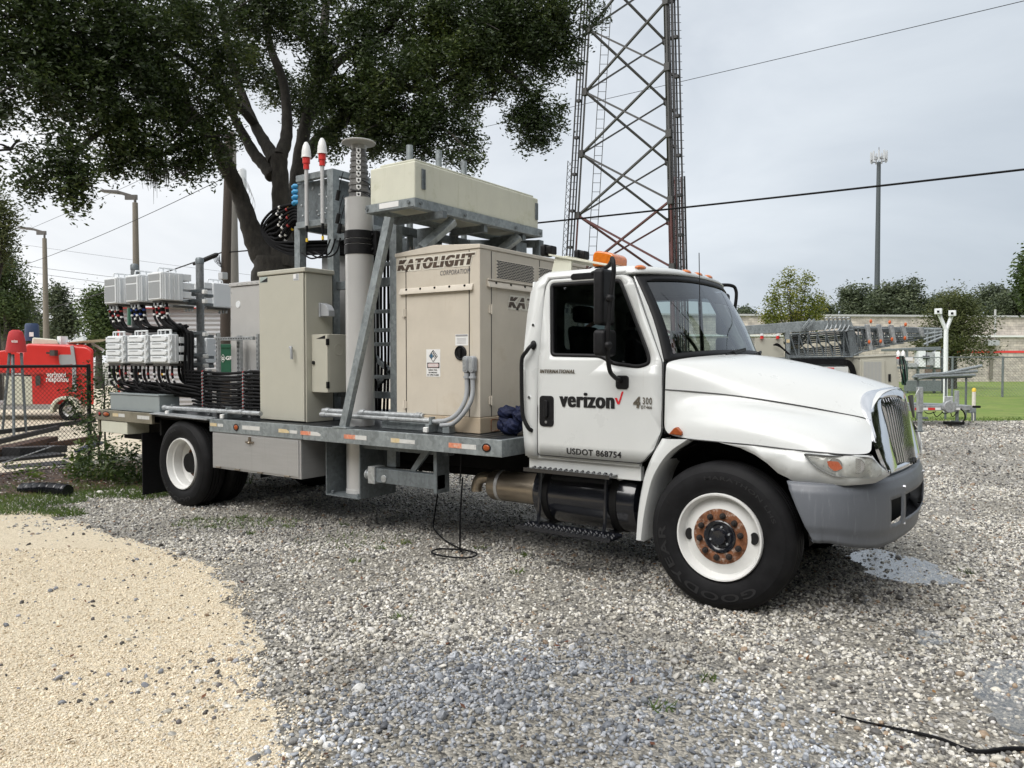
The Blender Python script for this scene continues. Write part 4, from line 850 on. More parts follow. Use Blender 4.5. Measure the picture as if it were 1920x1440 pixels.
for x0, x1, za, zb, m, c in ((-4.38, -4.225, .973, 1.012, M_tape_r, 0), (-4.225, -4.075, .973, 1.012, M_tape_w, .06), (-3.738, -3.58, .971, 1.012, M_tape_r, 0), (-3.58, -3.427, .971, 1.012, M_tape_w, 0), (-3.111, -3.0, .973, 1.012, M_tape_y, 0), (-3.0, -2.813, .973, 1.008, M_tape_w, 0), (-2.415, -2.27, .97, 1.012, M_tape_r, 0), (-2.27, -2.113, .97, 1.01, M_tape_w, 0), (-8.097, -7.96, 1.004, 1.046, M_tape_y, 0), (-7.95, -7.80, 1.004, 1.046, M_tape_w, 0), (-7.498, -7.22, .998, 1.042, M_tape_w, 0), (-5.944, -5.82, .985, 1.02, M_tape_y, 0), (-5.80, -5.70, .985, 1.018, M_tape_w, 0), (-5.349, -5.2, .977, 1.02, M_tape_w, 0), (-5.2, -5.044, .977, 1.02, M_tape_w, 0), (-4.73, -4.56, .977, 1.015, M_tape_y, .05), (-4.55, -4.43, .977, 1.01, M_tape_w, 0)): tape(x0, x1, za, zb, m, c)
def marker(x, z, rx, rz, m):
    mb = MB(); mb.ball((x, -.002, z), 1, 18, 8, (rx, .012, rz)); o = mb.build('marker_lamp', m, deck)
    mb = MB(); q = [(x + math.cos(a) * rx * 1.12, -.003, z + math.sin(a) * rz * 1.12) for a in np.linspace(0, 2 * math.pi, 25)]; mb.tube(q, .006, 6, False); mb.build('lamp_rim', M_black, o)
marker(-2.002, .994, .036, .028, M_amber_dk); marker(-5.458, .993, .036, .030, M_amber_dk); marker(-8.263, 1.026, .075, .028, M_amber_dk); marker(-8.432, 1.028, .03, .026, M_redlens)
mb = MB(); mb.bx(-8.42, -7.765, .01, .40, .785, .938); mb.build('rear_storage_box', M_shelter, T, bevel=.006)
mb = MB(); mb.bx(-8.40, -7.3, .30, 2.14, .68, .94); mb.build('rear_frame_skirt', M_dark, T, bevel=.01)
# tool box under the bed
mb = MB(); mb.bx(-5.92, -4.39, .012, .40, .512, .92); tb = mb.build('tool_box', M_alu, T, bevel=.004)
mb = MB(); mb.bx(-5.905, -4.42, .002, .012, .535, .905); td = mb.build('tool_box_door', M_alu, tb, bevel=.002)
mb = MB(); mb.bx(-5.23, -5.20, -.014, .004, .84, .90); mb.bx(-5.28, -5.15, -.016, .0, .835, .852); mb.ball((-5.215, -.014, .838), .016); mb.build('latch', M_stainless, tb)
mb = MB()
for x in (-5.8, -5.45, -5.05, -4.6): mb.cyl((x - .04, .0, .527), (x + .04, .0, .527), .009, n=8)
mb.build('hinge', M_stainless, tb)
for y0 in (.03, 1.78):
    mb = MB(); mb.bx(-7.46, -7.445, y0, y0 + .62, .04, .82); mb.build('mud_flap', M_black, T)
mb = MB(); mb.bx(-8.86, -7.6, .86, 1.02, .42, .56); mb.cyl((-8.9, .94, .48), (-8.84, .94, .48), .05); mb.bx(-9.0, -8.8, .88, 1.0, .40, .415); mb.build('rear_outrigger', M_galv_dk, T, bevel=.008)
# mast bracket and outrigger below the bed
mb = MB(); mb.bx(-4.19, -4.178, .16, .66, .36, .92); mb.bx(-3.70, -3.688, .16, .66, .36, .92); mb.bx(-4.178, -3.70, .15, .66, .355, .367); mb.bx(-4.178, -3.70, .648, .66, .367, .92)
for x in (-4.13, -3.76): mb.cyl((x, .2, .367), (x, .2, .40), .016, n=8)
mb.build('mast_bracket', M_galv_dk, T, bevel=.003)
ob_ = MB(); ob_.bx(-3.50, -2.66, .13, .24, .555, .69); ob_.prism([(-3.40, .24, .70), (-3.28, .24, .70), (-3.28, .24, .92), (-3.40, .24, .92)], (0, .06, 0)); ob_.prism([(-3.05, .18, .69), (-2.98, .18, .69), (-2.76, .18, .93), (-2.86, .18, .93)], (0, .03, 0)); ob_.bx(-2.70, -2.66, .12, .30, .52, .92); ob_.bx(-3.7, -2.6, .20, .30, .86, .92)
og = ob_.build('outrigger', M_galv_dk, T, bevel=.005)
ob_ = MB(); ob_.bx(-3.53, -3.44, .11, .26, .54, .705); ob_.cyl((-3.60, .185, .615), (-3.50, .185, .615), .042); ob_.cyl((-3.61, .185, .615), (-3.59, .185, .615), .05); ob_.cyl((-3.33, .12, .60), (-3.33, .135, .60), .035); ob_.build('outrigger_lock', M_galv_lt, og, bevel=.004)
ob_ = MB(); ob_.cyl((-2.36, .10, .92), (-2.38, .11, .64), .006, n=6); ob_.cyl((-3.2, .5, .92), (-3.2, .5, .62), .02); ob_.build('hanging_rod', M_dark, T)
# ---------------------------------------------------------------- equipment standing on the flatbed
# generator set
GX0, GX1, GY0, GY1 = -3.362, -2.333, .337, 2.20
G = empty('generator', (-2.85, 1.27, 1.066), 'tan sheet steel diesel generator with brown lettering behind the white cab', 'generator')
mb = MB(); mb.bx(GX0, GX1, GY0, GY1, 1.212, 2.728); body = mb.build('housing', M_beige, G, bevel=.008)
mb = MB(); mb.bx(GX0 - .006, GX1 + .006, GY0 - .006, GY1 + .006, 1.067, 1.21); mb.build('plinth', mat('tan_plinth', (.47, .385, .28), .55, 0, .06, 5, dirt=((.26, .15, .07), 4, .55, .7)), G, bevel=.006)
mb = MB(); mb.prism([(GX0 - .008, GY0 - .01, 2.722), (GX1 + .008, GY0 - .01, 2.728), (GX1 + .008, GY0 - .01, 2.764), (-2.87, GY0 - .01, 2.80), (GX0 - .008, GY0 - .01, 2.757)], (0, GY1 - GY0 + .02, 0)); mb.build('roof', M_beige_trim, G, bevel=.006)
y = GY0 - .0015; x = GX1 + .0015
for q in ((-3.234, -3.226, y - .001, y + .01, 1.214, 2.72), (-2.458, -2.45, y - .001, y + .01, 1.214, 2.72), (-3.226, -2.458, y - .0005, y + .01, 2.358, 2.366)) + tuple((x - .01, x + .001, yy - .004, yy + .004, 1.214, 2.72) for yy in (.506, 1.30, 2.05)): mb = MB(); mb.bx(*q); mb.build('door_gap', M_ink, body)
def rail(p, q, nrm, nb):
    p, q, nrm = Vector(p), Vector(q), Vector(nrm); mb = MB(); a = p + nrm * .004; b = q + nrm * .004
    mb.prism([p + Vector((0, 0, .03)), p + nrm * .012 + Vector((0, 0, .024)), p + nrm * .03 + Vector((0, 0, -.02)), p + nrm * .03 + Vector((0, 0, -.032)), p + Vector((0, 0, -.02))], q - p); o = mb.build('drip_rail', M_beige_trim, body, bevel=.003)
    mb = MB()
    for k in range(nb): c = p.lerp(q, (k + .5) / nb) + Vector((0, 0, .014)); mb.ball(c + nrm * .018, .011)
    mb.build('rail_screws', M_dark, body)
rail((-3.30, GY0, 2.388), (-2.405, GY0, 2.388), (0, -1, 0), 5); rail((GX1, .44, 2.42), (GX1, 1.6, 2.42), (1, 0, 0), 5)
mb = MB(); mb.bx(GX1, GX1 + .02, .44, 2.1, 2.452, 2.466); mb.build('ledge', M_beige_trim, body, bevel=.003)
for p in ((-3.25, 2.18), (-3.245, 1.30)):
    mb = MB(); mb.bx(p[0] - .028, p[0] + .022, GY0 - .012, GY0, p[1] - .035, p[1] + .035); mb.cyl((p[0], GY0 - .014, p[1] - .045), (p[0], GY0 - .014, p[1] + .045), .008, n=8); mb.build('hinge', M_beige_trim, body, bevel=.002)
for p in ((.495, 2.19), (.495, 1.36)):
    mb = MB(); mb.bx(GX1, GX1 + .012, p[0] - .028, p[0] + .028, p[1] - .035, p[1] + .035); mb.cyl((GX1 + .014, p[0], p[1] - .045), (GX1 + .014, p[0], p[1] + .045), .008, n=8); mb.build('hinge', M_beige_trim, body, bevel=.002)
for y0, y1 in ((.574, 1.225), (1.274, 1.94)):       # pierced ventilation panels
    mb = MB(); mb.bx(GX1 - .004, GX1 + .003, y0, y1, 2.475, 2.655); pa = mb.build('vent_panel', M_beige_trim, body)
    mb = MB(); r_ = 11; c_ = 14
    for i in range(r_):
        for k in range(c_):
            yy = y0 + .01 + (y1 - y0 - .05) * (k + (.5 if i % 2 else 0)) / c_; zz = 2.482 + .165 * (i + .15) / r_; mb.bx(GX1 + .002, GX1 + .0042, yy, yy + .036, zz, zz + .0095)
    o = mb.build('vent_slots', M_ink, pa, smooth=False)
gf = lambda off=.003: (lambda a, b: (a, GY0 - off, b))
gs = lambda off=.003: (lambda a, b: (GX1 + off, a, b))
def kat(fit, fn, nv=(0, -1, 0)):
    letter('KATOLIGHT', fit, fn(.002), .11, 1.3, .3, bold=.0165, nrm=nv).build('lettering_outline', M_cream, body, smooth=False)
    d = (fit[1] - fit[0]) * .011; letter('KATOLIGHT', (fit[0] + d, fit[1] - d, fit[2] + d * 1.2, fit[3] - d * 1.2), fn(.0045), .02, 1.3, .3, bold=.0115, nrm=nv).build('lettering', M_brown, body, smooth=False)
    mb = MB(); w_ = fit[1] - fit[0]; h_ = fit[3] - fit[2]; f_ = fn(.0065); zz = fit[2] + h_ * .52; mb.face([f_(fit[0] + w_ * .0, zz), f_(fit[0] + w_ * .93, zz), f_(fit[0] + w_ * .93, zz + h_ * .06), f_(fit[0] + w_ * .0, zz + h_ * .06)]); mb.build('lettering_stripe', M_cream, body, smooth=False)
kat((-3.352, -2.372, 2.575, 2.705), gf); kat((.75, 2.03, 2.205, 2.345), gs, (1, 0, 0))
letter('CORPORATION', (-2.797, -2.44, 2.512, 2.556), gf(), .012, 1.1, .2).build('lettering', mat('faded_grey_lettering', (.16, .15, .15), .5, 0, .5, 30), body, smooth=False)
mb = MB(); mb.bx(-2.972, -2.80, GY0 - .002, GY0, 1.574, 1.830); st = mb.build('warning_sign', M_whiteink, body, smooth=False)
cx, cz = -2.884, 1.768
mb = MB(); q = [Vector((cx + a, GY0 - .004, cz + b)) for a, b in ((0, -.055), (.05, 0), (0, .055), (-.05, 0))]
for i in range(4): mb.bar(q[i], q[(i + 1) % 4], .003, .003)
mb.bar((cx - .025, GY0 - .004, cz - .027), (cx + .025, GY0 - .004, cz + .027), .003, .003); mb.bar((cx + .025, GY0 - .004, cz - .027), (cx - .025, GY0 - .004, cz + .027), .003, .003)
letter('2', (cx - .01, cx + .01, cz + .018, cz + .042), gf(.004), .03, mb=mb); letter('0', (cx + .018, cx + .034, cz - .012, cz + .012), gf(.004), .03, mb=mb); letter('1', (cx - .032, cx - .022, cz - .012, cz + .012), gf(.0055), .03, mb=mb)
mb.bx(cx - .075, cx + .075, GY0 - .004, GY0 - .002, 1.655, 1.705)
letter('DIESEL FUEL', (-2.944, -2.835, 1.630, 1.643), gf(.004), .03, mb=mb); letter('NO SMOKING', (-2.942, -2.838, 1.606, 1.619), gf(.004), .03, mb=mb); letter('NO OPEN FLAMES', (-2.96, -2.815, 1.584, 1.597), gf(.004), .03, mb=mb); mb.build('sign_print', M_ink, st, smooth=False)
mb = MB(); mb.face([(cx - .046, GY0 - .0035, cz), (cx - .023, GY0 - .0035, cz - .025), (cx - .0, GY0 - .0035, cz), (cx - .023, GY0 - .0035, cz + .025)]); mb.build('sign_blue_field', mat('sign_blue', (.10, .25, .42), .5), st, smooth=False)
mb = MB(); mb.prism([(a, GY0 - .005, b) for a, b in rrect(cx - .066, cx + .066, 1.662, 1.698, .014)], (0, .001, 0)); o = mb.build('danger_panel', mat('faded_red_panel', (.60, .48, .47), .5), st, smooth=False)
letter('DANGER', (cx - .05, cx + .05, 1.671, 1.689), gf(.0065), .02).build('sign_print', M_whiteink, st, smooth=False)
mb = MB(); mb.bx(-2.617, -2.468, GY0 - .002, GY0, 1.862, 1.965); pl_ = mb.build('data_label', M_whiteink, body, smooth=False)
mb = MB(); mb.bx(-2.612, -2.474, GY0 - .004, GY0 - .002, 1.945, 1.962)
for k in range(5): mb.bx(-2.60, -2.49, GY0 - .0035, GY0 - .002, 1.925 - k * .011, 1.928 - k * .011)
mb.build('label_print', mat('grey_print', (.30, .30, .31), .5), pl_, smooth=False)
mb = MB(); mb.lathe([(.068, 0), (.068, .012), (.058, .018), (.05, .006), (.0, .006)], (-2.553, GY0, 1.795), (0, -1, 0), 28); mb.bx(-2.565, -2.541, GY0 - .022, GY0 - .004, 1.76, 1.835); mb.bx(-2.612, -2.585, GY0 - .010, GY0, 1.77, 1.81); mb.build('paddle_latch', M_black, body, bevel=.003)
mb = MB(); q = [(GX1 + .010, a, b) for a, b in rrect(.49, .60, 1.078, 1.186, .015)]; q.append(q[0]); mb.tube(q, .005, 6, False); mb.bx(GX1, GX1 + .02, .59, .61, 1.12, 1.15); mb.build('access_hatch', M_rust, body)
mb = MB(); mb.bx(-3.20, -3.075, GY0 - .009, GY0 - .006, 1.10, 1.185); mb.bx(-3.035, -2.925, GY0 - .009, GY0 - .006, 1.14, 1.186); mb.build('data_label', M_whiteink, G, smooth=False)
# conduit fittings and flexible conduit at the generator corner
for i, xx in enumerate((-2.452, -2.385)):
    mb = MB(); mb.prism([(a, GY0 - .07, b) for a, b in rrect(xx - .03, xx + .03, 1.615, 1.765, .028)], (0, .062, 0)); fb = mb.build('conduit_body', M_ltgrey, G, bevel=.008)
    mb = MB(); mb.prism([(a, GY0 - .076, b) for a, b in rrect(xx - .02, xx + .02, 1.635, 1.745, .018)], (0, .006, 0)); mb.build('cover_plate', M_galv_lt, fb)
    mb = MB(); mb.cyl((xx, GY0 - .04, 1.615), (xx, GY0 - .04, 1.56), .024, n=14); mb.cyl((xx, GY0 - .04, 1.585), (xx, GY0 - .04, 1.565), .032, n=8); mb.tube(spline([(xx, GY0 - .04, 1.56), (xx + .004, GY0 - .045, 1.44), (xx - .01, GY0 - .07, 1.34), (xx - .07, GY0 - .10, 1.24), (xx - .17, GY0 - .12, 1.185 - .03 * i), (xx - .30, GY0 - .13, 1.165 - .03 * i)], 8), .021, 12); mb.build('flexible_conduit', M_ltgrey, fb)
# conduit run
def pipe_run(nm, pts, r, m, label, collars=(), caps=()):
    t = empty(nm, (pts[0][0], pts[0][1], 1.066), label, 'conduit')
    mb = MB(); mb.tube(pts, r, 16); mb.build('pipe', m, t)
    for c in collars:
        d = (Vector(pts[-1]) - Vector(pts[0])).normalized(); c = Vector(pts[0]) + d * c; mb = MB(); mb.tube([c - d * .03, c + d * .03], r * 1.28, 14); mb.build('coupling', M_galv_lt, t, bevel=.003)
    for c in caps:
        mb = MB(); mb.bx(c[0] - .022, c[0] + .022, c[1] - .07, c[1] + .16, 1.070, c[2] - .022); mb.bx(c[0] - .014, c[0] + .014, c[1] - .03, c[1] + .03, c[2] - .025, c[2] + r + .02); mb.build('pipe_clamp', M_galv, t, bevel=.002)
        mb = MB(); mb.bx(c[0] - .027, c[0] + .027, c[1] - .10, c[1] - .07, 1.068, 1.068 + .05); mb.build('end_cap', M_cap_w, t, bevel=.008)
    return t
pipe_run('conduit', [(-4.33, .22, 1.168), (-2.70, .22, 1.166)], .022, M_galv_lt, 'thin galvanised conduit along the deck between beige cabinet and generator', (.05, .95, 1.62), ((-2.80, .22, 1.165),))
pipe_run('conduit', [(-4.42, .33, 1.195), (-3.0, .33, 1.195)], .03, M_galv_lt, 'thicker galvanised conduit lying behind the thin one near the brace foot', (.08, .60, 1.36))
pipe_run('conduit', [(-7.10, .13, 1.145), (-5.20, .13, 1.145)], .027, M_galv_lt, 'galvanised conduit pipe running from grey junction box to beige cabinet', (.02, 1.55), ((-6.92, .14, 1.145), (-5.80, .14, 1.145)))
t = empty('floor_channel', (-3.2, .3, DZ), 'short galvanised channel lying on deck in front of generator', 'steel channel'); mb = MB(); mb.bx(-3.50, -2.60, .27, .31, DZ, DZ + .07); mb.bx(-3.50, -2.60, .31, .36, DZ, DZ + .008); mb.bx(-2.66, -2.58, .20, .27, DZ, DZ + .06); mb.build('channel', M_galv, t, bevel=.003)
# navy bag
mb = MB()
for c, r, s_ in (((-2.12, .50, 1.16), .105, (.95, 1.1, .9)), ((-2.02, .40, 1.14), .085, (.9, 1.0, .8)), ((-2.12, .46, 1.26), .085, (1.1, .9, .7)), ((-1.98, .50, 1.22), .10, (.7, 1.1, 1.1)), ((-2.08, .60, 1.20), .10, (1, 1, .9))):
    k = len(mb.v); mb.ball(c, r, 40, 28, s_)
    mb.v[k:] = [tuple(Vector(p) + (Vector(p) - Vector(c)) * (.14 * math.sin(p[0] * 61 + p[2] * 47) * math.sin(p[1] * 53 + p[2] * 31) + .09 * math.sin(p[0] * 130 - p[1] * 90 + p[2] * 40) * math.sin(p[2] * 110 + p[1] * 60))) for p in mb.v[k:]]
tag(mb.build('bag', M_bluebag, loc=(-2.08, .5, 1.066)), 'crumpled navy cloth bag on deck between generator and cab', 'bag')

# steel gantry
FR = empty('gantry', (-4.2, 1.4, DZ), 'tall galvanised steel gantry with diagonal brace behind the mast', 'frame')
def beam(nm, p, q, w_=.09, h_=.09, m=None, up=None):
    mb = MB(); mb.bar(p, q, w_, h_, up); return mb.build(nm, m or M_galv, FR, bevel=.004)
def Lpost(x, y, z1, sx, sy, w_=.10):
    mb = MB(); mb.bx(min(x, x + sx * w_), max(x, x + sx * w_), y, y + .01, DZ, z1); mb.bx(x, x + .01, min(y, y + sy * w_), max(y, y + sy * w_), DZ, z1); mb.build('post', M_galv_dk, FR)
for x, y, z1 in ((-4.67, .71, 3.83), (-5.28, .75, 3.27), (-4.67, 1.75, 3.83), (-5.31, 1.75, 3.83), (-3.72, .71, 3.12), (-3.72, 1.9, 3.12), (-3.0, 2.28, 3.1)): beam('post', (x, y, DZ), (x, y, z1), .095, .095, M_galv_dk if y > 1 else M_galv)
for z in (3.80, 3.27):
    beam('beam', (-5.26, .71, z), (-4.72, .71, z), .07, .07); beam('beam', (-4.67, .76, z), (-4.67, 1.70, z), .07, .07); beam('beam', (-5.31, .76, z), (-5.31, 1.70, z), .07, .07, M_galv_dk); beam('beam', (-5.26, 1.75, z), (-4.72, 1.75, z), .07, .07, M_galv_dk)
for z, w_ in ((2.55, .09), (3.08, .07), (1.36, .07)): beam('beam', (-4.62, .73, z), (-3.77, .73, z), .05, w_, M_galv_dk)
beam('beam', (-3.72, .76, 3.08), (-3.72, 1.85, 3.08), .08, .08, M_galv_dk); beam('beam', (-3.72, 1.9, 3.08), (-3.0, 2.28, 3.06), .08, .08, M_galv_dk)
beam('beam', (-4.6, 1.1, 2.95), (-3.75, 1.1, 2.95), .04, .22, M_galv_dk); beam('beam', (-4.6, 1.5, 2.3), (-3.75, 1.5, 2.3), .04, .2, M_galv_dk)
beam('cross_brace', (-4.6, .9, 2.0), (-3.75, .9, 1.45), .05, .05, M_galv_dk); beam('cross_brace', (-4.6, .9, 1.2), (-3.75, .9, 1.75), .05, .05, M_galv_dk)
beam('diagonal_brace', (-3.80, .06, DZ + .012), (-3.30, .19, 3.08), .085, .06, M_galv, (0, 1, 0))
mb = MB(); mb.bx(-3.90, -3.70, -.006, .12, DZ + .001, DZ + .013); mb.build('brace_foot', M_galv, FR, bevel=.002)
for z in (1.55, 1.9, 2.25, 2.05, 2.75): beam('rung', (-4.55, .80, z), (-3.78, .80, z), .035, .04, M_galv_dk)
# connector panel
mb = MB(); mb.bx(-5.36, -4.76, .77, 1.68, 3.32, 3.77); cp = mb.build('connector_box', M_galv_dk, FR, bevel=.006)
mb = MB()
for i in range(14): mb.ball((-5.3 + rng.random() * .5, .768, 3.36 + rng.random() * .36), .012, 8, 5)
mb.build('box_bolts', M_galv_lt, cp)
for k in range(8):
    mb = MB(); p = Vector((-5.375 - .058 * (k % 2), .765 + .03 * (k % 2), 3.565 + .062 * (k // 2))); mb.lathe([(.0, -.03), (.026, -.03), (.028, .015), (.02, .03), (.0, .03)], p, (-.75, -.66, 0), 12); mb.bx(-5.44, -5.36, .80, .83, p.z - .01, p.z + .01); mb.build('connector', mat('blue_cap', (.03, .26, .50), .4), cp)
# struts carrying the shelter
def ang(p, q): beam('shelter_strut', p, q, .09, .07, M_galv, (0, 1, 0))
ang((-3.10, .42, 2.80), (-2.96, .72, 3.09)); ang((-3.15, 1.70, 2.9), (-2.96, 1.85, 3.09)); 
mb = MB(); mb.bar((-3.1, .35, 2.78), (-3.1, 2.2, 2.90), .06, .06); mb.build('beam', M_galv_dk, FR)
for x, y, z in ((-3.75, .95, 4.0), (-3.75, 1.42, 4.05), (-3.75, 1.86, 4.02)):
    mb = MB(); mb.cyl((x, y, 2.9), (x, y, z), .035, n=16); mb.build('mount_pipe', M_galv, FR)
for q in ((-3.60, -3.40, .9, 1.0, 2.55, 3.1), (-3.5, -3.42, 1.3, 1.36, 2.8, 3.1), (-3.7, -3.0, 1.85, 2.05, 2.93, 3.04)): mb = MB(); mb.bx(*q); mb.build('bracket_plate', M_galv_dk, FR)

# white shelter box on its tray
SH_ = empty('equipment_shelter', (-3.22, 1.18, 3.13), 'long mildewed white fibreglass box on a steel tray above generator', 'shelter box')
mb = MB(); mb.bx(-3.517, -2.94, .15, 2.195, 3.21, 3.555); bx_ = mb.build('box', M_shelter, SH_, bevel=.015)
mb = MB(); mb.bx(-3.40, -2.955, .165, 2.12, 3.555, 3.578); mb.build('lid', M_shelter, SH_, bevel=.008)
mb = MB(); mb.bx(-3.55, -2.925, .125, .133, 3.135, 3.212); mb.bx(-2.925, -2.917, .125, 2.25, 3.125, 3.212); mb.bx(-3.55, -2.93, 2.24, 2.25, 3.125, 3.212); mb.bx(-3.558, -3.55, .125, 2.25, 3.135, 3.212); mb.bx(-3.55, -2.925, .133, .20, 3.135, 3.143); mb.bx(-3.0, -2.925, .133, 2.24, 3.125, 3.133); tr_ = mb.build('tray', M_galv, SH_, bevel=.002)
mb = MB(); mb.bx(-3.54, -2.93, .14, 2.23, 3.196, 3.209); mb.build('floor_panel', M_shelter, SH_)
for q in ((-3.45, -2.82, .40, .46, 3.06, 3.125), (-3.4, -2.95, 1.2, 1.26, 3.05, 3.12), (-3.4, -2.95, 1.9, 1.96, 3.05, 3.12)): mb = MB(); mb.bx(*q); mb.build('tray_bearer', M_galv_dk, SH_)
for y in (.262, 2.15):
    mb = MB(); mb.bx(-2.94, -2.925, y - .024, y - .004, 3.31, 3.495); mb.bx(-2.94, -2.925, y + .004, y + .024, 3.31, 3.495); mb.bx(-2.94, -2.931, y - .004, y + .004, 3.31, 3.495); mb.build('latch_bar', M_galv_dk, bx_, bevel=.003)
for p in ((-3.53, .123, 3.172), (-2.99, .123, 3.178), (-2.915, .20, 3.17), (-2.915, .85, 3.16), (-2.915, 1.72, 3.16), (-2.915, 2.2, 3.165)):
    mb = MB(); n_ = (0, -1, 0) if p[1] < .13 else (1, 0, 0); mb.lathe([(.018, 0), (.018, .012), (.0, .012)], p, n_, 6); mb.build('tray_bolt', M_galv_dk, tr_)
mb = MB(); mb.bx(-3.37, -3.12, .1225, .124, 3.155, 3.205); mb.build('paper_label', M_whiteink, tr_, smooth=False)
mb = MB(); 
for x in (-3.0, -2.97): mb.bx(x, x + .006, .149, .1505, 3.22, 3.54)
# telescopic mast
MX, MY = -3.955, .42
MA = empty('telescopic_mast', (MX, MY, .37), 'thick grey telescopic mast tube with black clamp band, standing beside tall beige cabinet', 'mast')
mb = MB(); mb.lathe([(.0, 0), (.149, 0), (.149, .04), (.143, .045), (.143, 2.985), (.148, 3.0), (.0, 3.0)], (MX, MY, .37), (0, 0, 1), 40); mt = mb.build('tube', M_mast, MA)
for z0, z1 in ((2.80, 2.90), (2.905, 2.955), (2.96, 3.04)):
    mb = MB(); mb.lathe([(.144, 0), (.152, .003), (.152, z1 - z0 - .003), (.144, z1 - z0)], (MX, MY, z0), (0, 0, 1), 40); mb.build('clamp_band', M_black, MA)
mb = MB(); mb.bx(MX + .09, MX + .20, MY + .04, MY + .10, 2.80, 3.04)
for z in (2.85, 3.0): mb.cyl((MX + .15, MY + .02, z), (MX + .15, MY + .04, z), .02, n=6)
mb.build('clamp_lug', M_black, MA, bevel=.004)
zs = [3.355, 3.43, 3.50, 3.565, 3.625, 3.685, 3.745, 3.80]
for i, z in enumerate(zs):
    r_ = .112 - i * .0042; mb = MB(); mb.lathe([(.0, 0), (r_, 0), (r_, .030), (r_ - .012, .036), (r_ - .012, .068), (.0, .068)], (MX, MY, z), (0, 0, 1), 32); co = mb.build('stage_collar', M_mast_col, MA)
    mb = MB(); fd = Vector((.70, -.714, 0)); tx = Vector((.714, .70, 0)); c = Vector((MX, MY, z + .036)) + fd * (r_ + .004); mb.prism([c + tx * a + Vector((0, 0, b)) for a, b in ((-.024, .024), (.024, .024), (.020, -.014), (0, -.028), (-.020, -.014))], fd * .008); mb.build('lock_tab', M_whiteink, co)
    mb = MB(); mb.ball(c + fd * .010 + Vector((0, 0, .004)), .012, 8, 6); mb.build('lock_pin', M_ink, co)
mb = MB(); mb.lathe([(.0, 0), (.078, 0), (.078, .045), (.10, .05), (.168, .062), (.172, .072), (.165, .08), (.0, .084)], (MX, MY, 3.868), (0, 0, 1), 44); mb.build('top_plate', mat('mast_plate', (.40, .395, .38), .4, .4, .08, 6), MA)
for k in range(5):
    mb = MB(); a0 = R(-150 + 60 * k); z = 3.36 + .09 * k
    mb.tube(spline([(MX + math.cos(a0 + t) * (.125 - k * .005), MY + math.sin(a0 + t) * (.125 - k * .005), z - .03 * t) for t in (0, .5, 1., 1.5, 2.)], 5), .005, 5); mb.build('tether', M_black, MA)
for p in ((-4.15, .30, 3.36), (-4.13, .28, 3.12), (-4.12, .29, 3.02)):
    mb = MB(); mb.tube([p, (p[0] + .03, p[1], p[2] + .10)], .022, 10); mb.tube(spline([(p[0] + .03, p[1], p[2] + .1), (p[0] + .08, p[1] - .03, p[2] + .16), (p[0] + .15, p[1] - .05, p[2] + .26)], 4), .004, 5); mb.build('tether_plug', M_black, MA)

# obstruction antennas
def whip(x, label):
    t = empty('antenna', (x, .64, 3.22), label, 'antenna', 'white domed antennas on the gantry')
    mb = MB(); mb.cyl((x, .64, 3.24), (x, .64, 3.88), .022, n=16); mb.build('pole', M_mast, t)
    mb = MB(); mb.lathe([(.0, 0), (.033, 0), (.033, .06), (.042, .065), (.042, .13), (.0, .13)], (x, .64, 3.87), (0, 0, 1), 20); mb.build('red_base', M_red, t)
    mb = MB(); mb.lathe([(.0, 0), (.056, 0), (.052, .03), (.05, .07), (.038, .13), (.018, .17), (.0, .178)], (x, .64, 4.0), (0, 0, 1), 24); mb.build('dome', M_whiteink, t)
    mb = MB(); mb.cyl((x, .64, 3.18), (x, .64, 3.24), .014, n=10); mb.cyl((x, .64, 3.04), (x, .64, 3.18), .009, n=8); mb.build('lead', M_cable, t)
    mb = MB(); mb.cyl((x, .64, 3.06), (x, .64, 3.10), .014, n=8); mb.build('yellow_band', mat('yellow_tape', (.75, .50, .03), .5), t)
whip(-5.03, 'white and red domed antenna on the gantry, farther from the mast'); whip(-4.765, 'white and red domed antenna on the gantry, closer to the mast')

# tall beige cabinet
CB = empty('equipment_cabinet', (-4.96, .43, DZ), 'tall beige steel cabinet with pull handle beside the mast', 'cabinet')
mb = MB(); mb.bx(-5.355, -4.59, .255, .62, 1.07, 2.655); cb = mb.build('body', M_cab, CB, bevel=.006)
mb = MB(); mb.bx(-5.375, -4.57, .225, .64, 2.657, 2.708); mb.build('canopy', M_cab, CB, bevel=.012)
mb = MB(); mb.bx(-5.352, -4.606, .234, .251, 1.078, 2.648); dd = mb.build('door', M_cab, CB, bevel=.005)
mb = MB(); mb.tube(spline([(-4.80, .234, 1.868), (-4.79, .20, 1.868), (-4.755, .185, 1.858), (-4.745, .185, 1.81), (-4.75, .19, 1.74)], 6), [.013] * 13 + [.014] * 6 + [.016] * 6, 10); mb.build('handle', M_ltgrey, dd)
mb = MB(); mb.bx(-5.33, -5.20, .2325, .234, 2.585, 2.645); bd_ = mb.build('maker_plate', mat('plate_pale_green', (.36, .42, .40), .5), dd, smooth=False)
mb = MB(); mb.face([(-5.33, .2315, 2.588), (-5.20, .2315, 2.588), (-5.20, .2315, 2.635)]); mb.build('plate_mark', M_ink, bd_, smooth=False)
mb = MB(); mb.bx(-4.765, -4.675, .2325, .234, 2.575, 2.645); bd_ = mb.build('sticker', M_whiteink, dd, smooth=False)
mb = MB(); mb.bx(-4.76, -4.68, .231, .2325, 2.578, 2.595); mb.bx(-4.72, -4.68, .231, .2325, 2.598, 2.64); mb.build('sticker_print', M_ltgrey, bd_, smooth=False)
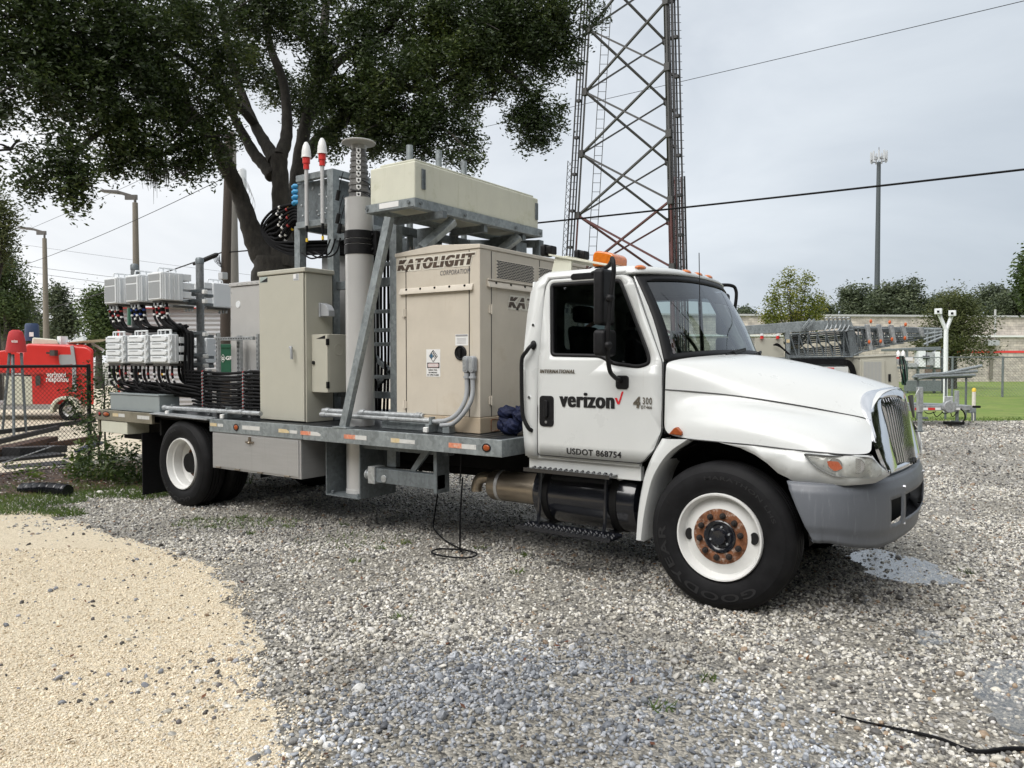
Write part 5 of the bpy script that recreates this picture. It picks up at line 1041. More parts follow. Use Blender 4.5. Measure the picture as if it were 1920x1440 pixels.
mb = MB(); mb.bx(-4.590, -4.565, .42, .52, 2.19, 2.345); mb.prism([(-4.565, .43, 2.345), (-4.48, .43, 2.315), (-4.44, .43, 2.26), (-4.44, .43, 2.195), (-4.565, .43, 2.20)], (0, .09, 0)); mb.build('vent_hood', M_ltgrey, CB, bevel=.008)
mb = MB(); mb.bx(-4.59, -4.335, .338, .595, 1.388, 2.003); cx_b = mb.build('control_box', M_cab, CB, bevel=.006)
mb = MB(); mb.bx(-4.588, -4.338, .322, .336, 1.39, 2.001); bd = mb.build('box_door', M_cab, cx_b, bevel=.004)
for z in (1.92, 1.47): mb = MB(); mb.bx(-4.352, -4.328, .312, .342, z - .034, z + .034); mb.build('box_hinge', M_black, cx_b, bevel=.003)
mb = MB(); mb.bx(-4.565, -4.535, .305, .322, 1.692, 1.715); mb.cyl((-4.55, .306, 1.703), (-4.55, .322, 1.703), .02, n=14); mb.build('quarter_turn', M_black, cx_b, bevel=.003)
mb = MB(); mb.face([(-4.52, .3215, 1.953), (-4.37, .3215, 1.953), (-4.37, .3215, 1.99)]); mb.build('plate_mark', M_ink, cx_b, smooth=False)
mb = MB(); mb.tube([(-4.334, .47 + math.cos(a) * .06, 1.84 + math.sin(a) * .06) for a in np.linspace(0, 6.283, 25)], .0015, 4, False); mb.build('knockout', M_cab, cx_b)
# plain aluminium cabinet
AC = empty('equipment_cabinet', (-6.2, 1.0, DZ), 'plain bare aluminium cabinet behind tall beige one', 'cabinet')
mb = MB(); mb.bx(-6.56, -5.55, .70, 1.25, 1.12, 2.64); M_alc = mat('bare_aluminium_sheet', (.50, .495, .48), .5, .2, .05, 3, streak=((.40, .39, .37), 3, .6, .4)); ab = mb.build('body', M_alc, AC, bevel=.006)
mb = MB(); mb.bx(-6.575, -5.54, .685, 1.26, 2.645, 2.69); mb.build('lid', M_alc, AC, bevel=.006)
mb = MB(); mb.lathe([(.0, 0), (.045, 0), (.043, .006), (.0, .006)], (-6.40, .70, 2.42), (0, -1, 0), 24); mb.build('blanking_plug', M_radio, ab)
mb = MB()
for k in range(9): mb.ball((-6.535, .699, 1.25 + k * .165), .007, 8, 5); mb.ball((-6.4 + k * .1, .684, 2.668), .007, 8, 5)
mb.build('rivet_line', M_galv_lt, ab)
# third grey box seen behind the gantry
tag(MB().bx(-5.15, -4.75, .95, 1.5, 1.07, 2.95).build('equipment_cabinet', M_alu, loc=(-4.95, 1.2, DZ), bevel=.01), 'pale grey box standing inside gantry behind tall beige cabinet', 'cabinet')
# strut rack
UR = empty('strut_rack', (-6.2, .58, DZ), 'slotted channel rack in front of the aluminium cabinet', 'rack')
def strut(p, q, slots=True):
    p, q = Vector(p), Vector(q); mb = MB(); mb.bar(p, q, .042, .042, (0, 1, 0)); o = mb.build('strut_channel', M_galv_lt, UR, bevel=.003)
    mb = MB(); n_ = int((q - p).length / .05); d = (q - p).normalized()
    for k in range(n_):
        c = p + d * (.025 + k * .05); e_ = Vector((.014, 0, 0)) if abs(d.z) > .5 else Vector((0, 0, .014))
        mb.face([c - d * .012 - e_ * .4 + Vector((0, -.0225, 0)), c + d * .012 - e_ * .4 + Vector((0, -.0225, 0)), c + d * .012 + e_ * .4 + Vector((0, -.0225, 0)), c - d * .012 + e_ * .4 + Vector((0, -.0225, 0))])
    mb.build('slots', M_ink, o, smooth=False)
strut((-5.80, .55, DZ), (-5.80, .55, 2.04)); strut((-6.60, .55, DZ), (-6.60, .55, 2.07)); strut((-6.57, .51, 1.99), (-5.83, .51, 1.99)); strut((-6.22, .60, DZ), (-6.22, .60, 2.03)); strut((-6.25, .60, DZ), (-6.25, .60, 2.03))
strut((-6.53, .38, DZ), (-6.53, .38, 1.62)); strut((-5.73, .38, DZ), (-5.73, .38, 1.62)); strut((-6.75, .36, 1.53), (-5.5, .36, 1.53))
# grey junction box at the tail
JB = empty('junction_box', (-7.75, .22, DZ), 'long low grey metal box at the tail of the flatbed', 'junction box')
mb = MB(); mb.bx(-8.33, -7.15, .09, .36, 1.08, 1.285); mb.build('body', M_jbox, JB, bevel=.004)
mb = MB(); mb.bx(-8.34, -7.14, .08, .37, 1.286, 1.302); mb.build('lid', M_jbox, JB, bevel=.003)
mb = MB()
for x in (-8.2, -7.9, -7.6, -7.3): mb.ball((x, .089, 1.10), .006, 6, 4)
mb.build('lid_screws', M_galv_lt, JB)

# radio heads on two pipe stands
def stand(x, y, z1, label):
    t = empty('pipe_stand', (x, y, DZ), label, 'pole', None)
    mb = MB(); mb.cyl((x, y, DZ), (x, y, z1), .05, n=24); mb.build('pipe', galv('galvanised_pipe', (.20, .21, .215), .4, .5), t)
    mb = MB(); mb.lathe([(.054, -.06), (.054, 0), (.04, .02), (.0, .028)], (x, y, z1), (0, 0, 1), 24); mb.build('cap', M_galv_dk, t)
    mb = MB(); mb.bx(x - .12, x + .12, y - .12, y + .12, DZ, DZ + .012); mb.build('base_plate', M_galv, t)
    return t
s1 = stand(-7.29, .75, 3.05, 'grey pipe stand with white capped clamps between radio units and cabinets'); s2 = stand(-8.38, .47, 3.02, 'grey pipe stand rising behind upper row of radio units')
for z in (2.62, 2.50, 2.08, 1.80, 1.68):
    for a, b in (((-8.45, .63, z), (-7.0, .63, z)), ((-7.36, .40, z - .03), (-7.36, .98, z - .03))):
        mb = MB(); mb.bar(a, b, .04, .04); mb.build('clamp_bar', M_galv_dk, s1, bevel=.003)
    for c in ((-7.30, .645, z + .01), (-6.985, .63, z - .02)):
        mb = MB(); mb.bx(c[0] - .028, c[0] + .028, c[1] - .035, c[1] + .02, c[2] - .026, c[2] + .026); mb.build('end_cap', M_cap_w, s1, bevel=.008)
def radio_a():
    t = empty('radio_unit', (0, 0, 0))
    W_, D_, H_ = .30, .30, .37
    mb = MB(); mb.bx(0, W_, .012, D_, .02, H_); bo = mb.build('body', M_radio, t, bevel=.018, seg=3)
    mb = MB(); mb.bx(.004, W_ - .004, 0, .012, .03, H_ - .015); fp = mb.build('front_panel', M_radio, t, bevel=.006)
    mb = MB(); mb.bx(.02, W_ - .03, -.003, 0, .05, .245); mb.bx(.02, W_ - .03, -.003, 0, .265, H_ - .03); mb.build('grille', M_radio_panel, fp, smooth=False)
    mb = MB(); mb.tube(spline([(.15, .05, H_), (.15, .06, H_ + .05), (.15, .10, H_ + .055), (.15, .24, H_ + .055), (.15, .28, H_ + .05), (.15, .29, H_)], 4), .010, 8); mb.tube([(.15, .12, H_), (.15, .12, H_ + .055)], .007, 6); mb.tube([(.15, .20, H_), (.15, .20, H_ + .055)], .007, 6); mb.build('handle', M_radio, t)
    mb = MB()
    for k in range(4): mb.bx(W_ - .004, W_ + .012, .05 + .06 * k, .062 + .06 * k, .03, H_ - .03)
    mb.bx(W_, W_ + .008, .17, .175, .03, H_ - .02); mb.build('side_ribs', M_radio, bo, bevel=.002)
    for z in (.06, .17, .28):
        mb = MB(); mb.bx(.03, W_ - .02, D_, D_ + .12, z, z + .085); mb.build('rear_fins', M_radio, t, bevel=.006)
    mb = MB(); mb.bx(.03, W_ - .03, .04, D_ + .08, -.01, .02)
    mb.build('connector_plate', M_steel_dk, t, bevel=.004)
    for k in range(3):
        mb = MB(); mb.cyl((.07 + .08 * k, .05, -.05), (.07 + .08 * k, .05, -.01), .016, n=10); mb.build('connector', M_galv_lt, t)
    return t
def radio_b():
    t = empty('radio_unit', (0, 0, 0))
    W_, D_, H_ = .40, .15, .36
    mb = MB(); mb.bx(0, W_, .02, D_, .0, H_); bo = mb.build('body', M_radio, t, bevel=.015, seg=3)
    for k in range(4):
        z = .02 + .085 * k; mb = MB(); mb.prism([(.01, .02, z), (W_ - .06, .02, z), (W_ - .03, .02, z + .02), (W_ - .03, .02, z + .055), (W_ - .12, .02, z + .07), (.01, .02, z + .07)], (0, -.022, 0)); rb = mb.build('front_rib', M_radio, t, bevel=.006)
        mb = MB(); mb.bx(.06, W_ - .14, -.0035, -.002, z + .046, z + .058); mb.build('rib_slot', M_radio_panel, rb, smooth=False)
    mb = MB()
    for x in (.12, .22, .32): mb.tube([(x, .08, H_), (x, .08, H_ + .05)], .008, 6)
    mb.tube(spline([(.06, .08, H_), (.06, .08, H_ + .045), (.09, .08, H_ + .053), (W_ - .07, .08, H_ + .053), (W_ - .05, .08, H_ + .045), (W_ - .05, .08, H_)], 4), .010, 8); mb.build('handle', M_radio, t)
    mb = MB(); mb.bx(W_ - .004, W_ + .010, .05, .06, .02, H_ - .02); mb.bx(W_ - .004, W_ + .010, .10, .11, .02, H_ - .02)
    for z in (.06, .16, .26): mb.bx(W_ - .004, W_ + .02, .03, .05, z, z + .03)
    mb.build('side_ribs', M_radio, bo, bevel=.002)
    for z in (.03, .14, .25):
        mb = MB(); mb.bx(.03, W_ + .01, D_, D_ + .10, z, z + .075); mb.build('rear_fins', M_radio, t, bevel=.006)
    mb = MB(); mb.bx(.02, W_ - .02, .03, D_ + .06, -.03, .0); mb.build('connector_plate', M_steel_dk, t, bevel=.004)
    for k in range(3):
        mb = MB(); mb.cyl((.07 + .12 * k, .05, -.07), (.07 + .12 * k, .05, -.03), .016, n=10); mb.build('connector', M_galv_lt, t)
    return t
RA, RB = radio_a(), radio_b()
GRP = 'radio units on the pipe stands'
def put(src, p, rz, label, first=[]):
    o = src if id(src) not in [id(x) for x in first] else copy_tree(src); first.append(src)
    o.location = p; o.rotation_euler.z = rz; return tag(o, label, 'radio unit', GRP)
for x, l in ((-8.44, 'pale grey radio unit at the tail end of the upper row'), (-7.905, 'middle pale grey radio unit of the upper row'), (-7.37, 'pale grey radio unit of the upper row nearest the pipe stand')): put(RA, (x, .085, 2.45), 0, l)
for x, l in ((-8.43, 'ribbed grey radio unit at the tail end of the lower row'), (-7.88, 'middle ribbed grey radio unit of the lower row'), (-7.34, 'ribbed grey radio unit of the lower row nearest the cables')): put(RB, (x, .085, 1.69), 0, l)
put(RA, (-7.86, 1.62, 2.46), math.pi, 'pale grey radio unit behind the pipe stand, right of its pipe'); put(RA, (-8.72, 1.62, 2.52), math.pi, 'pale grey radio unit on the far side, between upper row and pipe')
put(RB, (-8.0, 1.45, 1.69), math.pi, 'ribbed radio unit half hidden behind pipe stand and cables'); 

# jumper cables
def cable(pts, r, label, group, bands=(), n=7):
    P_ = spline(pts, 6); mb = MB(); mb.tube(P_, r, n); o = mb.build('jumper_cable', M_cable, loc=tuple(P_[0])); tag(o, label, 'cable', group)
    for f, m in bands:
        i = max(1, min(len(P_) - 2, int(f * len(P_)))); mb = MB(); d = (P_[i + 1] - P_[i - 1]).normalized(); mb.tube([P_[i] - d * .012, P_[i] + d * .012], r * 1.2, 8); mb.build('colour_band', m, o)
    return o
B_W, B_R, B_B, B_Y = M_whiteink, mat('dark_red_tape', (.30, .03, .03), .5), mat('blue_tape', (.02, .05, .22), .5), mat('yellow_tape', (.75, .50, .03), .5)
LB = 'thin black jumper cable dangling below the upper row of radio units'
for u, x0 in enumerate((-8.44, -7.905, -7.37)):
    for k in range(11):
        x = x0 + .03 + .022 * k + rng.uniform(-.008, .008); y = .12 + .035 * (k % 3) + rng.uniform(0, .03); c = (B_R, B_B, B_R)[u]
        ex = -7.02 + rng.uniform(-.06, .16) ; ez = 2.13 + rng.uniform(-.04, .06) - .02 * u
        cable([(x, y, 2.45), (x + rng.uniform(-.005, .01), y + .01, 2.34), (x + .03, y + .02, 2.22 + rng.uniform(-.02, .03)), (x + .16 + rng.uniform(0, .05), y + .05, 2.13 + rng.uniform(-.03, .03)), ((x + .2 + ex) / 2, .28 + rng.uniform(-.02, .05), 2.11 + rng.uniform(-.02, .04)), (ex - .05, .34, ez)], .0145, LB, 'cables below upper radio row', ((.12, B_W), (.24, c), (.33, B_W)) if k % 2 else ((.16, c), (.28, B_W)))
LR = 'black jumper cable of the vertical riser beside the pipe stand'
for k in range(9):
    x = -7.06 + .036 * k; y = .30 + .03 * (k % 2)
    cable([(x - .22, y, 2.16), (x - .08, y, 2.15 - .01 * k), (x, y, 2.06), (x + .01, y, 1.9), (x + rng.uniform(-.01, .01), y, 1.72), (x + .012, y, 1.56), (x + .05, y + .03, 1.46 - .022 * k), (x + .35, y + .02, 1.43 - .025 * k)], .0185, LR, 'vertical cable riser')
LL = 'thin black jumper cable dangling below the lower row of radio units'
for u, x0 in enumerate((-8.43, -7.88, -7.34)):
    for k in range(9):
        x = x0 + .04 + .036 * k + rng.uniform(-.01, .01); y = .12 + .03 * (k % 3); zt = 1.30 + .03 * (k % 4) + .02 * rng.random()
        cable([(x, y, 1.66), (x, y, 1.54), (x + .03, y + .02, 1.44 + rng.uniform(-.02, .02)), (x + .14, y + .05, zt + .04), (x + .4, .28, zt), (-6.85 + .1 * u, .31, zt - .02)], .014, LL, 'cables below lower radio row', ((.18, (B_W, B_Y, B_R)[k % 3]), (.3, B_W)) if k % 2 == 0 else ())
LH = 'black jumper cable clamped in the layered horizontal run left of the beige cabinet'
for k in range(11):
    z = 1.59 - .041 * k; j = rng.uniform(-.008, .008)
    cable([(-6.95 + .02 * k, .30, z + .01), (-6.53, .30, z), (-6.2, .295, z - .012 + j), (-5.95, .295, z - .014 - j), (-5.73, .30, z), (-5.52, .30, z + .012), (-5.36, .30, z + .004 + j)], .0155, LH, 'layered horizontal cable run')
for k in range(10):
    z = 1.575 - .041 * k; cable([(-6.95, .46, z), (-6.4, .45, z - .01), (-5.9, .45, z + rng.uniform(-.01, .01)), (-5.37, .45, z)], .0155, LH, 'layered horizontal cable run')
for x in (-6.53, -5.73):
    for k in range(0, 11, 1):
        z = 1.59 - .041 * k
        mb = MB(); mb.cyl((x + .012, .29, z - .018), (x + .012, .268, z - .018), .012, n=8); o = mb.build('cable_clamp', M_galv_lt, UR)
        mb = MB(); mb.cyl((x - .012, .30, z), (x - .004, .30, z), .0175, n=8); mb.build('red_band', M_red, o)
LC = 'black cable looping from the blue capped connectors down to the mast'
for k in range(18):
    z0 = 3.545 - .0125 * k; rr = .40 - .011 * k; y = .80 + .03 * (k % 3); zb = 2.98 - .012 * (k % 5) + .008 * k
    cable([(-5.36, y, z0), (-5.48, y, z0 + .015), (-5.58 - rr * .55, y - .02, z0 - .02 - .01 * k), (-5.62 - rr, y - .03, 3.36 - .01 * k), (-5.58 - rr * .8, y - .02, 3.14), (-5.45 - rr * .3, y, zb + .02), (-5.2, y + .02, zb), (-4.9, y + .03, zb - .02), (-4.6, y + .05, zb - .06 + .01 * (k % 4))], .016, LC, 'cable loop at the gantry', ((.18, B_Y if k % 3 else B_R), (.24, B_W)) if k % 2 else ((.22, B_W),))
LV = 'black cable running vertically inside the gantry behind the mast'
for k in range(12):
    x = -4.5 + .052 * k; y = .86 + .05 * (k % 3); cable([(x - .3 if k < 5 else x, y, 3.0), (x, y, 2.8), (x + rng.uniform(-.02, .02), y, 2.3), (x, y, 1.7), (x + rng.uniform(-.03, .03), y, 1.15)], .015, LV, 'vertical cables inside the gantry', n=6)
for k in range(3):
    cable([(-4.62 + .08 * k, .62, 3.05), (-4.7 + .1 * k, .60, 2.9), (-4.9 + .12 * k, .60, 2.86), (-5.1 + .1 * k, .62, 2.94)], .009, 'thin black lead sagging below the connector box', 'sagging leads below connector box')
for k, (xx, zz) in enumerate(((-3.6, 1.9), (-3.52, 1.7), (-3.55, 1.5))):
    P_ = spline([(xx, .80, 2.9), (xx + .02, .78, 2.4), (xx - .08, .74, zz), (xx - .02, .72, 1.3), (xx + .1, .7, 1.12)], 6); mb = MB(); mb.tube(P_, .010, 6); tag(mb.build('hose', mat('grey_hose', (.16, .15, .14), .6), loc=tuple(P_[0])), 'thin grey hose hanging between mast and generator', 'hose', 'grey hoses beside the generator')
# cable lying on the gravel under the truck
P_ = spline([(-2.36, .12, .70), (-2.37, .10, .35), (-2.39, .12, .06), (-2.45, .20, .03), (-2.62, .12, .03), (-2.60, -.02, .03), (-2.42, -.06, .03), (-2.22, .02, .03), (-2.25, .18, .03), (-2.5, .24, .03), (-2.8, .40, .03), (-3.1, .62, .03), (-3.3, .80, .04), (-3.32, .86, .20), (-3.3, .9, .5)], 8)
mb = MB(); mb.tube(P_, .008, 7); tag(mb.build('extension_cable', M_cable, loc=(-2.5, .1, 0)), 'black cable coiled on the gravel beneath the flatbed', 'cable')
P_ = spline([(1.02, -1.20, .004), (1.2, -1.205, .010), (1.35, -1.195, .012), (1.48, -1.195, .014), (1.63, -1.235, .015), (1.80, -1.09, .016), (2.2, -.95, .014)], 8); mb = MB(); mb.tube(P_, [.004 + .009 * i / len(P_) for i in range(len(P_))], 8); tag(mb.build('buried_cord', M_cable, loc=(1.5, -1.2, 0)), 'black cord half buried in gravel at the near right corner', 'cord')
# ---------------------------------------------------------------- trees
def tree(name, label, trunk, limbs, blobs, nleaf, leaf, lm, bark, group=None, twig=(.16, 30), base=None, cat='tree', flat=.5, shell=.55, gapn=0):
    """trunk / limbs: [(points, radii)], blobs: [(centre, rx, rz)], leaves gathered on twigs inside the blobs."""
    base = Vector(base if base is not None else trunk[0][0][0]); base = Vector((base.x, base.y, 0))
    t = empty(name, tuple(base), label, cat, group)
    mb = MB()
    for pts, rad in trunk + limbs:
        P_ = spline(pts, 5); rr = [float(np.interp(i / (len(P_) - 1), np.linspace(0, 1, len(rad)), rad)) * (1 + .06 * math.sin(i * 2.3)) for i in range(len(P_))]; mb.tube(P_, rr, 12 if rad[0] > .1 else 6)
    mb.build('trunk', bark, t, angle=70)
    C = []; tot = sum(b[1] ** 2 * (b[3] if len(b) > 3 else 1) for b in blobs); per = twig[1]
    for b in blobs:
        c, rx, rz = b[:3]; k = max(2, int(nleaf * b[1] ** 2 * (b[3] if len(b) > 3 else 1) / tot / per))
        d = nr.normal(size=(k, 3)); d /= np.linalg.norm(d, axis=1)[:, None]; r_ = nr.uniform(0, 1, k) ** (1 / 3.) if shell is None else nr.uniform(shell ** 3, 1, k) ** (1 / 3.)
        C.append(np.array(c) + d * r_[:, None] * np.array([rx, rx, rz]))
    C = np.vstack(C); C = C + nr.normal(0, .06, C.shape)
    if gapn: C = C[(vnoise(C[:, [0, 2]] + C[:, [1, 1]] * .6, gapn, 31) * .5 + vnoise(C[:, [1, 2]] - C[:, [0, 0]] * .4, gapn * 1.3, 32) * .5) > .425]
    n = len(C) * per; c = np.repeat(C, per, 0); ax = nr.normal(size=(len(C), 3)); ax[:, 2] -= .15; ax /= np.linalg.norm(ax, axis=1)[:, None]
    s_ = nr.uniform(-1, 1, n); c = c + np.repeat(ax, per, 0) * (s_ * twig[0] * 1.5)[:, None] + nr.normal(0, twig[0] * .42, (n, 3))
    L = nr.normal(size=(n, 3)); L[:, 2] *= flat; L /= np.linalg.norm(L, axis=1)[:, None]; q = nr.normal(size=(n, 3)); W_ = np.cross(L, q); W_ /= np.linalg.norm(W_, axis=1)[:, None]
    sz = leaf * nr.uniform(.65, 1.3, n)[:, None]
    leaf_mesh('crown', c, L * sz, W_ * sz * .40, lm, t)
    return t
# the big oak
M_oak = leaf_mat('oak_leaf', (.020, .034, .010), (.045, .072, .018), (.13, .16, .036), .45, .32)
OB = [(30, 40, 110, 11.5), (150, 60, 110, 12), (270, 40, 110, 12.5), (390, 60, 105, 13.5), (505, 20, 90, 14.5), (640, 50, 105, 14.5), (760, 40, 110, 15), (880, 40, 100, 15), (985, 25, 95, 15.5), (1075, 25, 68, 16), (1030, 70, 60, 16),
      (40, 160, 110, 11.5), (150, 170, 100, 12), (260, 170, 95, 12.5), (360, 160, 90, 13.5), (455, 120, 55, 15.8), (640, 150, 85, 15), (740, 150, 100, 14.5), (850, 140, 95, 15), (950, 100, 85, 15.5), (1040, 110, 48, 16),
      (20, 280, 85, 11.5), (95, 290, 70, 11.5), (60, 335, 45, 11.5), (135, 330, 40, 11.5), (135, 375, 24, 11.5), (150, 355, 18, 11.5),
      (245, 250, 72, 12.5), (320, 265, 72, 13), (390, 255, 55, 13.5), (222, 295, 36, 12.5), (305, 312, 36, 13), (365, 305, 38, 13.5), (215, 320, 16, 12.5), (345, 330, 20, 13),
      (430, 215, 42, 15), (520, 165, 40, 16.8), (575, 205, 40, 16.5), (655, 220, 66, 15), (740, 225, 75, 14.5), (825, 220, 65, 14.5), (875, 262, 36, 14.5), (625, 265, 42, 15.5), (700, 262, 48, 15), (785, 270, 42, 14.5), (880, 305, 18, 14), (850, 285, 30, 14.3),
      (1000, 195, 38, 15.5), (1022, 235, 36, 15.5), (982, 225, 34, 15.5), (1010, 265, 24, 15.5), (975, 160, 34, 15.5), (925, 180, 30, 15.3), (880, 185, 45, 15), (1050, 205, 14, 15.5), (985, 270, 14, 15.5),
      (100, -70, 150, 12), (300, -70, 150, 13), (500, -90, 140, 14.5), (700, -70, 150, 15), (900, -80, 140, 15.5), (1040, -60, 90, 16)]
blobs = []
for px, py, r_, d in OB: blobs.append((tuple(at(px, py, d)), r_ * .88 * d / FPX, r_ * .82 * d / FPX, 1.0 if py > -30 else .3))
DT = 15.0
def A3(px, py, d=DT): return at(px, py, d)
base = A3(505, 850); base.z = 0
trunk = [([base, A3(506, 640), A3(508, 540), A3(513, 485)], [.50, .41, .39, .35])]
limbs = [([A3(505, 500), A3(482, 462), A3(466, 415), A3(448, 362), A3(425, 312, 14.6), A3(400, 262, 14.2), A3(345, 200, 13.4), A3(250, 130, 12.6), A3(120, 60, 11.8)], [.27, .21, .18, .155, .155, .13, .10, .07, .04]),
         ([A3(528, 500), A3(528, 430), A3(526, 350), A3(522, 292)], [.27, .19, .165, .165]),
         ([A3(512, 330), A3(497, 310, 15.1), A3(478, 290, 15.2), A3(455, 250, 15.3), A3(430, 200, 15.2), A3(400, 120, 15)], [.15, .13, .11, .09, .07, .05]),
         ([A3(516, 300), A3(498, 270, 15.2), A3(478, 235, 15.5), A3(455, 180, 15.6), A3(430, 100, 15.6), A3(420, 20, 15.6)], [.15, .12, .10, .09, .08, .06]),
         ([A3(524, 295), A3(536, 262, 15.3), A3(538, 215, 15.5), A3(530, 150, 15.7), A3(505, 80, 15.8), A3(500, 0, 16)], [.145, .12, .105, .09, .08, .065]),
         ([A3(545, 470, 15.5), A3(552, 390, 15.7), A3(560, 310, 16), A3(572, 240, 16.2), A3(590, 165, 16.3), A3(605, 80, 16.4), A3(612, 0, 16.5)], [.20, .165, .145, .13, .115, .10, .085]),
         ([A3(575, 290, 16), A3(605, 255, 15.8), A3(650, 220, 15.5), A3(720, 150, 15.2), A3(820, 110, 15.2), A3(900, 90, 15.5), A3(1010, 60, 15.8)], [.14, .13, .12, .10, .08, .06, .03]),
         ([A3(720, 150, 15.2), A3(800, 170, 15), A3(870, 130, 15.2), A3(930, 120, 15.4), A3(990, 170, 15.5), A3(1010, 240, 15.5)], [.08, .07, .06, .05, .035, .015]),
         ([A3(590, 165, 16.3), A3(640, 110, 15.6), A3(720, 60, 15.2), A3(780, -20, 15)], [.11, .09, .07, .04]),
         ([A3(480, 235, 15.5), A3(430, 180, 14.8), A3(370, 130, 14), A3(280, 70, 13)], [.09, .08, .06, .03]),
         ([A3(400, 262, 14.2), A3(350, 270, 13.6), A3(300, 290, 13.1), A3(240, 285, 12.6)], [.07, .055, .04, .02]),
         ([A3(345, 200, 13.4), A3(260, 220, 12.8), A3(170, 260, 12), A3(130, 320, 11.6), A3(138, 390, 11.5)], [.07, .06, .045, .03, .01]),
         ([A3(650, 220, 15.5), A3(740, 240, 14.8), A3(820, 235, 14.5), A3(885, 290, 14.2)], [.07, .06, .04, .015])]
for px, py, r_, d in OB:                # small boughs inside every clump
    for k in range(3):
        a = at(px, py, d); b = a + Vector((rng.uniform(-1, 1), rng.uniform(-1, 1), rng.uniform(-.6, .8))) * r_ * d / FPX; limbs.append(([a, a.lerp(b, .5) + Vector((0, 0, .05)), b], [.022, .014, .006]))
oak = tree('oak_tree', 'spreading live oak with forked trunk and dark canopy behind the truck', trunk, limbs, blobs, 330000, .041, M_oak, M_bark, twig=(.14, 26), base=base, shell=.15, gapn=1.9)
# spanish moss
mb = MB()
for k in range(60):
    p = at(288 + rng.gauss(0, 16), 318 + rng.uniform(-5, 8), 12.9); l_ = rng.uniform(.12, .45) * (1.2 if abs(k % 7) == 0 else .7); mb.tube([p, p + Vector((rng.uniform(-.03, .03), 0, -l_ * .5)), p + Vector((rng.uniform(-.05, .05), 0, -l_))], [.006, .005, .002], 4)
mb.build('hanging_moss', mat('grey_moss', (.12, .125, .10), .9, 0, .3, 10), oak)

def simple_tree(name, label, px, py_top, py_mid, wpx, d, lm, n, leaf, group=None, seed=0, trunkr=.18, blobs_n=10, spread=.5, twigr=.35, per=16, gaps=.35, sparse=False):
    """A tree d metres out whose crown spans wpx at the given height in the view."""
    rg = random.Random(seed); s_ = d / FPX; b = at(px, 700, d); b.z = 0; zt = at(px, py_top, d).z; zb = at(px, py_mid, d).z; w_ = wpx * s_ / 2
    blobs = []; limbs = []; zc = zb * .55
    for k in range(blobs_n):
        a = rg.uniform(0, 6.28); f = (k + .5) / blobs_n; z = zb + (zt - zb) * f; q = w_ * math.sqrt(max(.12, 1 - (2 * f - .85) ** 2)) * rg.uniform(.15, .75); r_ = w_ * rg.uniform(.28, .48) * (1 - .4 * f)
        c = b + Vector((math.cos(a) * q, math.sin(a) * q * .8, 0)); c.z = z - r_ * .4
        blobs.append((tuple(c), r_, r_ * rg.uniform(.6, .85))); limbs.append(([(b.x, b.y, zc + (z - zc) * .3), ((b.x + c.x) / 2, (b.y + c.y) / 2, (zc + c.z) / 2 + .3), tuple(c)], [trunkr * .45, trunkr * .3, trunkr * .12]))
    return tree(name, label, [([(b.x, b.y, 0), (b.x + .05, b.y, zc), (b.x, b.y, zb + (zt - zb) * .7)], [trunkr * 1.3, trunkr, trunkr * .3])], limbs, blobs, n, leaf, lm, M_bark, group, (twigr, per), shell=gaps)
M_lf_dk = leaf_mat('far_oak_leaf', (.035, .05, .026), (.06, .08, .038), (.11, .13, .06), .6, .2)  # far leaf colours are lightened to carry distance haze
M_lf_mid = leaf_mat('mid_green_leaf', (.03, .055, .016), (.06, .095, .024), (.12, .15, .04), .6, .3)
M_lf_yel = leaf_mat('yellow_green_leaf', (.07, .10, .012), (.15, .17, .018), (.32, .27, .03), .55, .35)
M_lf_olive = leaf_mat('feathery_olive_leaf', (.04, .055, .016), (.075, .09, .026), (.12, .13, .04), .6, .3)
GB = 'oaks beyond the block wall'
for i, (px, pt, pm, wp, d, n) in enumerate(((1600, 538, 600, 100, 88, 5200), (1682, 528, 595, 120, 84, 6800), (1760, 545, 600, 90, 92, 4200), (1850, 542, 600, 120, 90, 6200), (1920, 528, 600, 110, 82, 6000), (1985, 520, 600, 120, 86, 5000), (1545, 572, 605, 60, 95, 2400), (1400, 575, 610, 60, 95, 2200))):
    lab = ('rounded dark oak left of the grey monopole', 'dark oak whose crown covers the foot of the monopole', 'dark oak between the monopole and the feathery tree top', 'long low dark oak beyond the right end of the wall', 'tallest dark oak at the right frame edge', 'dark oak partly outside the right frame edge', 'small dark oak crown just right of the yellow-green tree', 'small dark crown just left of yellow-green tree, near the windscreen')[i]
    simple_tree('oak_tree', lab, px, pt + (i % 3) * 3, pm, wp * 1.4, d, M_lf_dk, int(n * 2.6), .17, GB, 40 + i, .3, 16, twigr=.5, gaps=.3)
yb = []; yl = []; yo = at(1490, 700, 46); yo.z = 0
for px, py, r_ in ((1478, 516, 11), (1476, 534, 13), (1480, 555, 15), (1512, 520, 10), (1506, 538, 12), (1498, 560, 14), (1452, 552, 13), (1447, 572, 13), (1462, 585, 18), (1488, 585, 20), (1528, 556, 10), (1520, 572, 13), (1538, 562, 10), (1532, 582, 14), (1510, 592, 18), (1436, 592, 13), (1445, 604, 16), (1470, 606, 18), (1500, 606, 18), (1530, 604, 15), (1456, 536, 7), (1494, 528, 7)):
    c = at(px, py, 46 + rng.uniform(-1, 1)); yb.append((tuple(c), r_ * 46 / FPX * .9, r_ * 46 / FPX * 1.05)); yl.append(([(yo.x, yo.y, 2.2), tuple(yo.lerp(c, .6) + Vector((0, 0, .6))), tuple(c)], [.05, .035, .012]))
